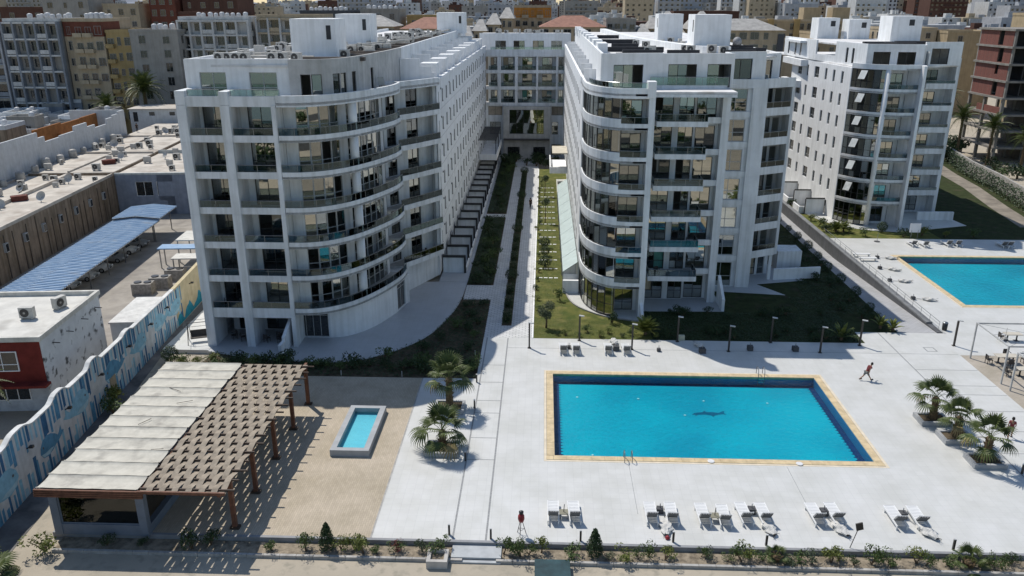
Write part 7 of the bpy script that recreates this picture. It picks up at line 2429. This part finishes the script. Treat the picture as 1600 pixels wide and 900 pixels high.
cafe_table(42.6, 69.2, 2.0, 'pale cafe table next to the lamp post frame')
cafe_table(43.0, 66.4, 2.0, 'pale cafe table in the frame close to the lamp post, on its open side')
cafe_table(42.9, 62.0, 2.0, 'pale cafe table under the frame farther from the lamp post')
cafe_table(46.0, 74.5, 1.6, 'dark cafe table standing on the white deck beyond the frames')
c0 = None
for (x, y, rz) in ((41.0, 69.0, PI / 2), (44.3, 69.2, -PI / 2), (42.4, 68.2, PI), (43.2, 70.2, 0), (41.3, 66.4, PI / 2), (44.8, 66.5, -PI / 2), (43.0, 65.5, PI), (41.1, 62.0, PI / 2), (42.5, 61.1, PI), (44.6, 62.1, -PI / 2), (43.2, 63.0, 0), (45.0, 74.5, PI / 2)):
    if c0 is None:
        c0 = make_chair('dark wicker armchair at a pale cafe table', (x, y, -.008), rz)
    else:
        dup(c0, (x, y, -.008), rz)

# ramp railing, retaining wall and bin
RW = thing('ramp_wall', 'grey retaining wall with a slim steel railing along the hotel deck', 'wall', (40.0, 110, 0))
MB().box(39.63, 40.18, 76.2, 150, -2.4, .06).build('wall', mat('ramp_wall_shadow_grey', (.11, .113, .12), .8, streak=.15), RW)  # wall colour darkened in place of the block's shadow on it
MB().box(39.6, 40.22, 78.6, 150, .06, .22).build('wall_cap', mat('ramp_cap', (.20, .205, .21), .7), RW)
rl = MB().tube((39.9, 76.5, 1.05), (39.9, 112, 1.15), .025, n=6).tube((39.9, 76.5, .75), (39.9, 112, .85), .014, n=5).tube((39.9, 76.5, .45), (39.9, 112, .55), .014, n=5)
rl.build('handrail', STEEL, RW)
for i in range(18):
    y = 76.6 + i * 2.05
    MB().tube((39.9, y, .05), (39.9, y, 1.06), .02, n=5).build('rail_post', STEEL, RW)
bn = thing('litter_bin', 'dark round litter bin at the foot of the ramp railing', 'bin', (40.7, 77.0, .002), 0, None, True)
MB().lathe([(.2, 0), (.24, .05), (.26, .75), (.22, .75), (.2, .1)], (0, 0, 0), 16).build('body', DARKMETAL, bn, True)
MB().lathe([(.27, .74), (.28, .78), (.2, .86), (.02, .9)], (0, 0, 0), 16).build('rim', STEEL, bn, True)
sg = thing('sign_board', 'white notice board on two posts before the gable block', 'sign', (52.3, 111.5, -.03), 0, None, True)
for s in (-.45, .45):
    MB().box(s - .03, s + .03, -.03, .03, 0, 1.2).build('post', STEEL, sg)
MB().box(-.75, .75, -.03, .03, .85, 2.15).build('panel', mat('sign_white', (.72, .73, .75), .4, var=.03), sg)
us = thing('standing_parasol_foot', 'parasol foot with an upright pole on the hotel deck edge', 'parasol foot', (46.4, 109.4, .002), 0, None, True)
MB().lathe([(.4, 0), (.4, .06), (.1, .12)], (0, 0, 0), 14).build('foot', BLK, us)
MB().tube((0, 0, .1), (0, 0, 1.3), .03, n=7).build('pole', STEEL, us)

# swing seat and furniture on the side patio
sw_ = thing('garden_swing', 'dark metal garden swing without a canopy on the white side patio', 'swing', (-33.2, 71.2, .012), .35, None, True)
for s in (-1, 1):
    MB().tube((s * 1.0, -.75, 0), (s * .9, 0, 2.0), .035, n=7).tube((s * 1.0, .75, 0), (s * .9, 0, 2.0), .035, n=7).build('frame_leg', DARKMETAL, sw_)
    MB().tube((s * .75, -.2, .5), (s * .75, 0, 1.98), .015, n=5).tube((s * .75, .3, .9), (s * .75, 0, 1.98), .015, n=5).build('hanger', DARKMETAL, sw_)
MB().tube((-.95, 0, 2.0), (.95, 0, 2.0), .035, n=7).tube((-1.2, -.9, 1.95), (1.1, -.9, 1.95), .02, n=5).tube((-1.2, .9, 1.95), (1.1, .9, 1.95), .02, n=5).tube((-1.2, -.9, 1.95), (-1.2, .9, 1.95), .02, n=5).tube((1.1, -.9, 1.95), (1.1, .9, 1.95), .02, n=5).build('top_bar', DARKMETAL, sw_)
MB().box(-.75, .75, -.3, .3, .44, .52).build('seat', CH, sw_)
MB().obox((0, .36, .8), (.75, 0, 0), (0, .04, .0), (0, .08, .3)).build('backrest', CH, sw_)
for i, (x, y) in enumerate(((-30.0, 72.0), (-29.0, 71.6), (-26.6, 71.4), (-25.6, 72.2), (-25.2, 71.2))):
    dup(c0, (x, y, .004), RND.uniform(0, 6), 'dark armchair in the shaded ground-floor loggia', 'loggia chairs')
for i in range(20):
    k = RND.randrange(1, 7)
    x, y = RND.choice([(-30.2, 71.7), (-28.9, 71.6), (-26.4, 71.6), (-24.6, 71.8), (-21.5, 71.3), (-19.9, 71.8), (12.4, 83.2), (14.6, 83.0), (15.6, 83.4), (8.7, 80.2), (25.6, 92.4), (-13.6, 89.2)])
    dup(c0, (x, y, zb(k) + .24), RND.uniform(0, 6), 'dark armchair on a glass-railed balcony', 'balcony chairs')
lt = thing('terrace_lounger', 'grey deck chair at the curled end of the bowed penthouse terrace', 'deck chair', (-16.0, 82.0, 22.97), .5, None, True)
MB().obox((0, 0, .4), (.3, 0, 0), (0, .5, -.08), (0, 0, .02)).build('seat', mat('pale_canvas', (.42, .41, .37), .8), lt)
MB().obox((0, .62, .75), (.3, 0, 0), (0, .2, .42), (0, -.02, .02)).build('backrest', mat('pale_canvas', (.42, .41, .37), .8), lt)
for s in (-.27, .27):
    MB().box(s - .02, s + .02, -.4, -.36, 0, .45).box(s - .02, s + .02, .4, .44, 0, .4).build('leg', DARKMETAL, lt)

# rooftop air conditioners on the three blocks
r_ = random.Random(77)


def roof_units(x0, x1, y0, y1, z, n, lab, grp):
    for i in range(n):
        dup(ac0, (r_.uniform(x0, x1), r_.uniform(y0, y1), z), r_.choice([0, .1, PI / 2, -.2, PI]), lab, grp, r_.uniform(.8, 1.05))


for i in range(4):
    dup(ac0, (-29.6 + i * .75, 75.4 + i * .05, 25.96), .1 * i - .1, 'air conditioner in the tight cluster on the bowed block roof', 'units on the bowed block roof', 1.0)
for (x, y) in ((-24.8, 75.6), (-24.0, 76.0), (-22.6, 75.6), (-19.3, 80.5)):
    dup(ac0, (x, y, 25.96), r_.uniform(-.3, .3), 'single air conditioner on the bowed block roof', 'units on the bowed block roof', 1.0)
roof_units(-31, -25.5, 78, 100, 25.96, 22, 'air conditioner beside the lift housing of the bowed block', 'units on the bowed block roof')
roof_units(-26, -18, 88, 104, 25.96, 16, 'air conditioner behind the lift housing of the bowed block', 'units on the bowed block roof')
roof_units(-25, -17.5, 110, 155, 25.96, 46, 'air conditioner in the long rows on the bowed block roof', 'units on the bowed block roof')
roof_units(12, 24, 106, 124, 25.76, 18, 'air conditioner behind the lift tower of the cantilever block', 'units on the cantilever block roof')
roof_units(8, 20, 90, 98, 25.76, 7, 'air conditioner before the lift tower of the cantilever block', 'units on the cantilever block roof')
roof_units(-12, 4, 176, 184, 25.16, 16, 'air conditioner along the link block roof', 'units on the link block roof')
pp2 = MB()
for (a, b) in (((-31, 79.5, 26.3), (-22, 79.3, 26.25)), ((-29.5, 83.5, 26.3), (-25, 88.0, 26.3)), ((-24, 86.5, 26.6), (-18, 110, 26.6)), ((-24.3, 86.5, 26.35), (-18.4, 110, 26.35)), ((-18, 110, 26.6), (-17.6, 160, 26.6))):
    pp2.tube(a, b, .14, n=7)
pp2.build('service_pipe', mat('lagged_pipe', (.40, .385, .35), .7), A)


# ================================================================== PEOPLE
def skin_body(name, verts, edges, radii, m_, parent):
    me = bpy.data.meshes.new(name)
    me.from_pydata(verts, edges, [])
    o = bpy.data.objects.new(name, me)
    COL.objects.link(o)
    o.parent = parent
    sk_ = o.modifiers.new('skin', 'SKIN')
    sk_.use_smooth_shade = True
    for i, r in enumerate(radii):
        me.skin_vertices[0].data[i].radius = (r, r) if not isinstance(r, tuple) else r
    me.skin_vertices[0].data[0].use_root = True
    sb_ = o.modifiers.new('sub', 'SUBSURF'); sb_.levels = 1; sb_.render_levels = 2
    me.materials.append(m_)
    return o


SKIN = mat('skin', (.33, .19, .12), .6, .3, var=.05, coord='object')
HAIR = mat('dark_hair', (.02, .016, .013), .7, coord='object')


def person(label, loc, rz, stride, shirt, shorts, lean=.08, bare_legs=True, armsw=.5, short_sleeve=True):
    t_ = thing('person', label, 'person', loc, rz, None, True)
    # facing -Y in local space; stride swings the legs
    def leg(s, k):
        hip = Vector((s * .1, 0, .92)); knee = hip + Vector((0, -math.sin(k) * .42, -math.cos(k) * .43)); k2 = k - max(0, -k) * .0 - (.35 if k < 0 else -.05)
        k2 = k + (-.45 if k < 0 else .05)
        an = knee + Vector((0, -math.sin(k2) * .42, -math.cos(k2) * .41))
        an.z = max(an.z, .075)
        return hip, knee, an, an + Vector((0, -.17, -.035))
    lo_ = Vector((0, -lean, 0))
    pel = Vector((0, 0, .95)); bel = pel + lo_ * .5 + Vector((0, 0, .16)); ch = pel + lo_ * 1.6 + Vector((0, 0, .38)); nk = pel + lo_ * 2.2 + Vector((0, 0, .56)); hd = nk + lo_ * .4 + Vector((0, -.02, .12)); ht = hd + Vector((0, -.01, .13))
    V = [pel, bel, ch, nk, hd, ht]
    R = [(.15, .11), (.14, .105), (.17, .115), .06, (.085, .10), (.075, .085)]
    E_ = [(0, 1), (1, 2), (2, 3), (3, 4), (4, 5)]
    arms = []
    for s, k in ((-1, armsw), (1, -armsw)):
        sh_ = ch + Vector((s * .185, 0, .10)); el = sh_ + Vector((s * .05, -math.sin(k) * .27, -math.cos(k) * .28)); k2 = k + .45
        wr = el + Vector((s * .01, -math.sin(k2) * .25, -math.cos(k2) * .25)); pm = wr + (wr - el).normalized() * .08
        b = len(V); V += [sh_, el, wr, pm]; R += [.058, .044, .03, (.042, .02)]
        E_ += [(2, b), (b, b + 1), (b + 1, b + 2), (b + 2, b + 3)]
        d = (wr - el).normalized()
        for j, (off, l) in enumerate(((-.03, .065), (-.01, .08), (.01, .078), (.028, .06))):
            V += [pm + d * l + Vector((0, off, -.01))]; R += [.009]; E_ += [(b + 3, len(V) - 1)]
        V += [wr + d * .06 + Vector((-s * .05, -.02, 0))]; R += [.011]; E_ += [(b + 2, len(V) - 1)]
        arms.append((sh_, el))
    legs = []
    for s, k in ((-1, stride), (1, -stride)):
        hip, knee, an, toe = leg(s, k)
        b = len(V); V += [hip, knee, an, toe]; R += [.09, .06, .042, (.045, .03)]
        E_ += [(0, b), (b, b + 1), (b + 1, b + 2), (b + 2, b + 3)]
        legs.append((hip, knee, an, toe))
    zmin = min(min(l[2].z - .075, l[3].z - .03) for l in legs)
    dz = Vector((0, 0, -zmin))
    V = [v + dz for v in V]
    skin_body('body', [tuple(v) for v in V], E_, R, SKIN, t_)
    # shirt over the trunk and upper arms
    SV = [pel + dz + Vector((0, 0, .0)), bel + dz, ch + dz, ch + dz + (nk - ch) * .62]
    SR = [(.165, .125), (.158, .12), (.185, .13), .085]
    SE = [(0, 1), (1, 2), (2, 3)]
    for (a, e) in arms:
        b = len(SV); SV += [a + dz, a + dz + (e - a) * (.6 if short_sleeve else .95)]; SR += [.072, .062]; SE += [(2, b), (b, b + 1)]
    skin_body('shirt', [tuple(v) for v in SV], SE, SR, shirt, t_)
    HV = [pel + dz + Vector((0, 0, .02))]; HR = [(.17, .13)]; HE = []
    for (hip, knee, an, toe) in legs:
        b = len(HV)
        if bare_legs:
            HV += [hip + dz, hip + dz + (knee - hip) * .85]; HR += [.11, .09]; HE += [(0, b), (b, b + 1)]
        else:
            HV += [hip + dz, knee + dz, an + dz + Vector((0, 0, .03))]; HR += [.108, .078, .062]; HE += [(0, b), (b, b + 1), (b + 1, b + 2)]
    skin_body('shorts' if bare_legs else 'trousers', [tuple(v) for v in HV], HE, HR, shorts, t_)
    hv = hd + dz
    MB().lathe([(.02, .21), (.075, .185), (.105, .11), (.11, .03), (.098, -.015)], (hv.x, hv.y + .012, hv.z - .035), 14).build('hair', HAIR, t_, True)
    fc = MB()
    for s in (-.035, .035):
        fc.box(hv.x + s - .012, hv.x + s + .012, hv.y - .108, hv.y - .095, hv.z + .02, hv.z + .035)
    fc.box(hv.x - .022, hv.x + .022, hv.y - .105, hv.y - .092, hv.z - .055, hv.z - .047)
    fc.build('face_marks', HAIR, t_)
    MB().add([(hv.x - .014, hv.y - .095, hv.z - .015), (hv.x + .014, hv.y - .095, hv.z - .015), (hv.x, hv.y - .125, hv.z - .012), (hv.x, hv.y - .095, hv.z + .03)], [(0, 1, 2), (1, 3, 2), (3, 0, 2), (0, 3, 1)]).build('nose', SKIN, t_)
    for (hip, knee, an, toe) in legs:
        a = an + dz; b = toe + dz
        MB().obox(((a.x + b.x) / 2, (a.y + b.y) / 2 - .01, max(.045, b.z)), (.045, 0, 0), (0, .13, 0), (0, 0, .04)).build('shoe', DARKMETAL, t_)
    return t_


SH1 = mat('dark_red_shirt', (.16, .03, .035), .85, coord='object'); SH2 = mat('red_shirt', (.26, .05, .05), .85, coord='object'); SHD = mat('black_shirt', (.02, .02, .022), .85, coord='object')
GR = mat('grey_shorts', (.13, .14, .145), .85, coord='object'); DK = mat('dark_shorts', (.025, .026, .03), .85, coord='object')
person('person in a dark red and black top striding across the deck', (28.45, 65.0, .002), 1.9, .55, SH1, GR, .16, True, -.7)
person('person in a red shirt and dark shorts walking near the deck palms', (35.6, 55.3, .002), 2.6, .3, SH2, DK, .03, True, .3)
person('person in dark clothes on the sunlit courtyard path', (-1.9, 127.0, .002), .2, .35, SHD, DK, .03, False, .3, False)
person('person in black standing on the low roofs by the white shed', (NW(-37.4, 108)[0], NW(-37.4, 108)[1], GZ + 6.72), .5, .12, SHD, DK, .02, False, .1, False)

# ================================================================== what the windows mirror: beach road, grove and sea in front of the plot
struct('beach_road', MB().box(-400, 400, -34, -24, -.6, GZ + .02), mat('beach_road_asphalt', (.055, .054, .052), .9, var=.2, scale=.5))
struct('sea', MB().sheet([(-4000, -890), (4000, -890), (4000, -104), (-4000, -104)], GZ + .05), mat('sea_water', (.006, .045, .055), .12, .5, var=.3, scale=.02, bump=.4, bscale=1.2))
gv = MB()
r_ = random.Random(99)
for i in range(70):
    x = r_.uniform(-90, 90); y = r_.choice([r_.uniform(-95, -38), r_.uniform(-22, -4)])
    q = leaf_cloud(i, bush_lobes(i, 5, 3.2, 4.0), 120, .7, 0)
    gv.add([(v[0] + x, v[1] + y, v[2] + GZ) for v in q.v], q.f)
tag(gv.build('beach_grove', LEAFD), 'grove of dark shrubs and trees between the beach road and the sea', 'grove', None, 'stuff')
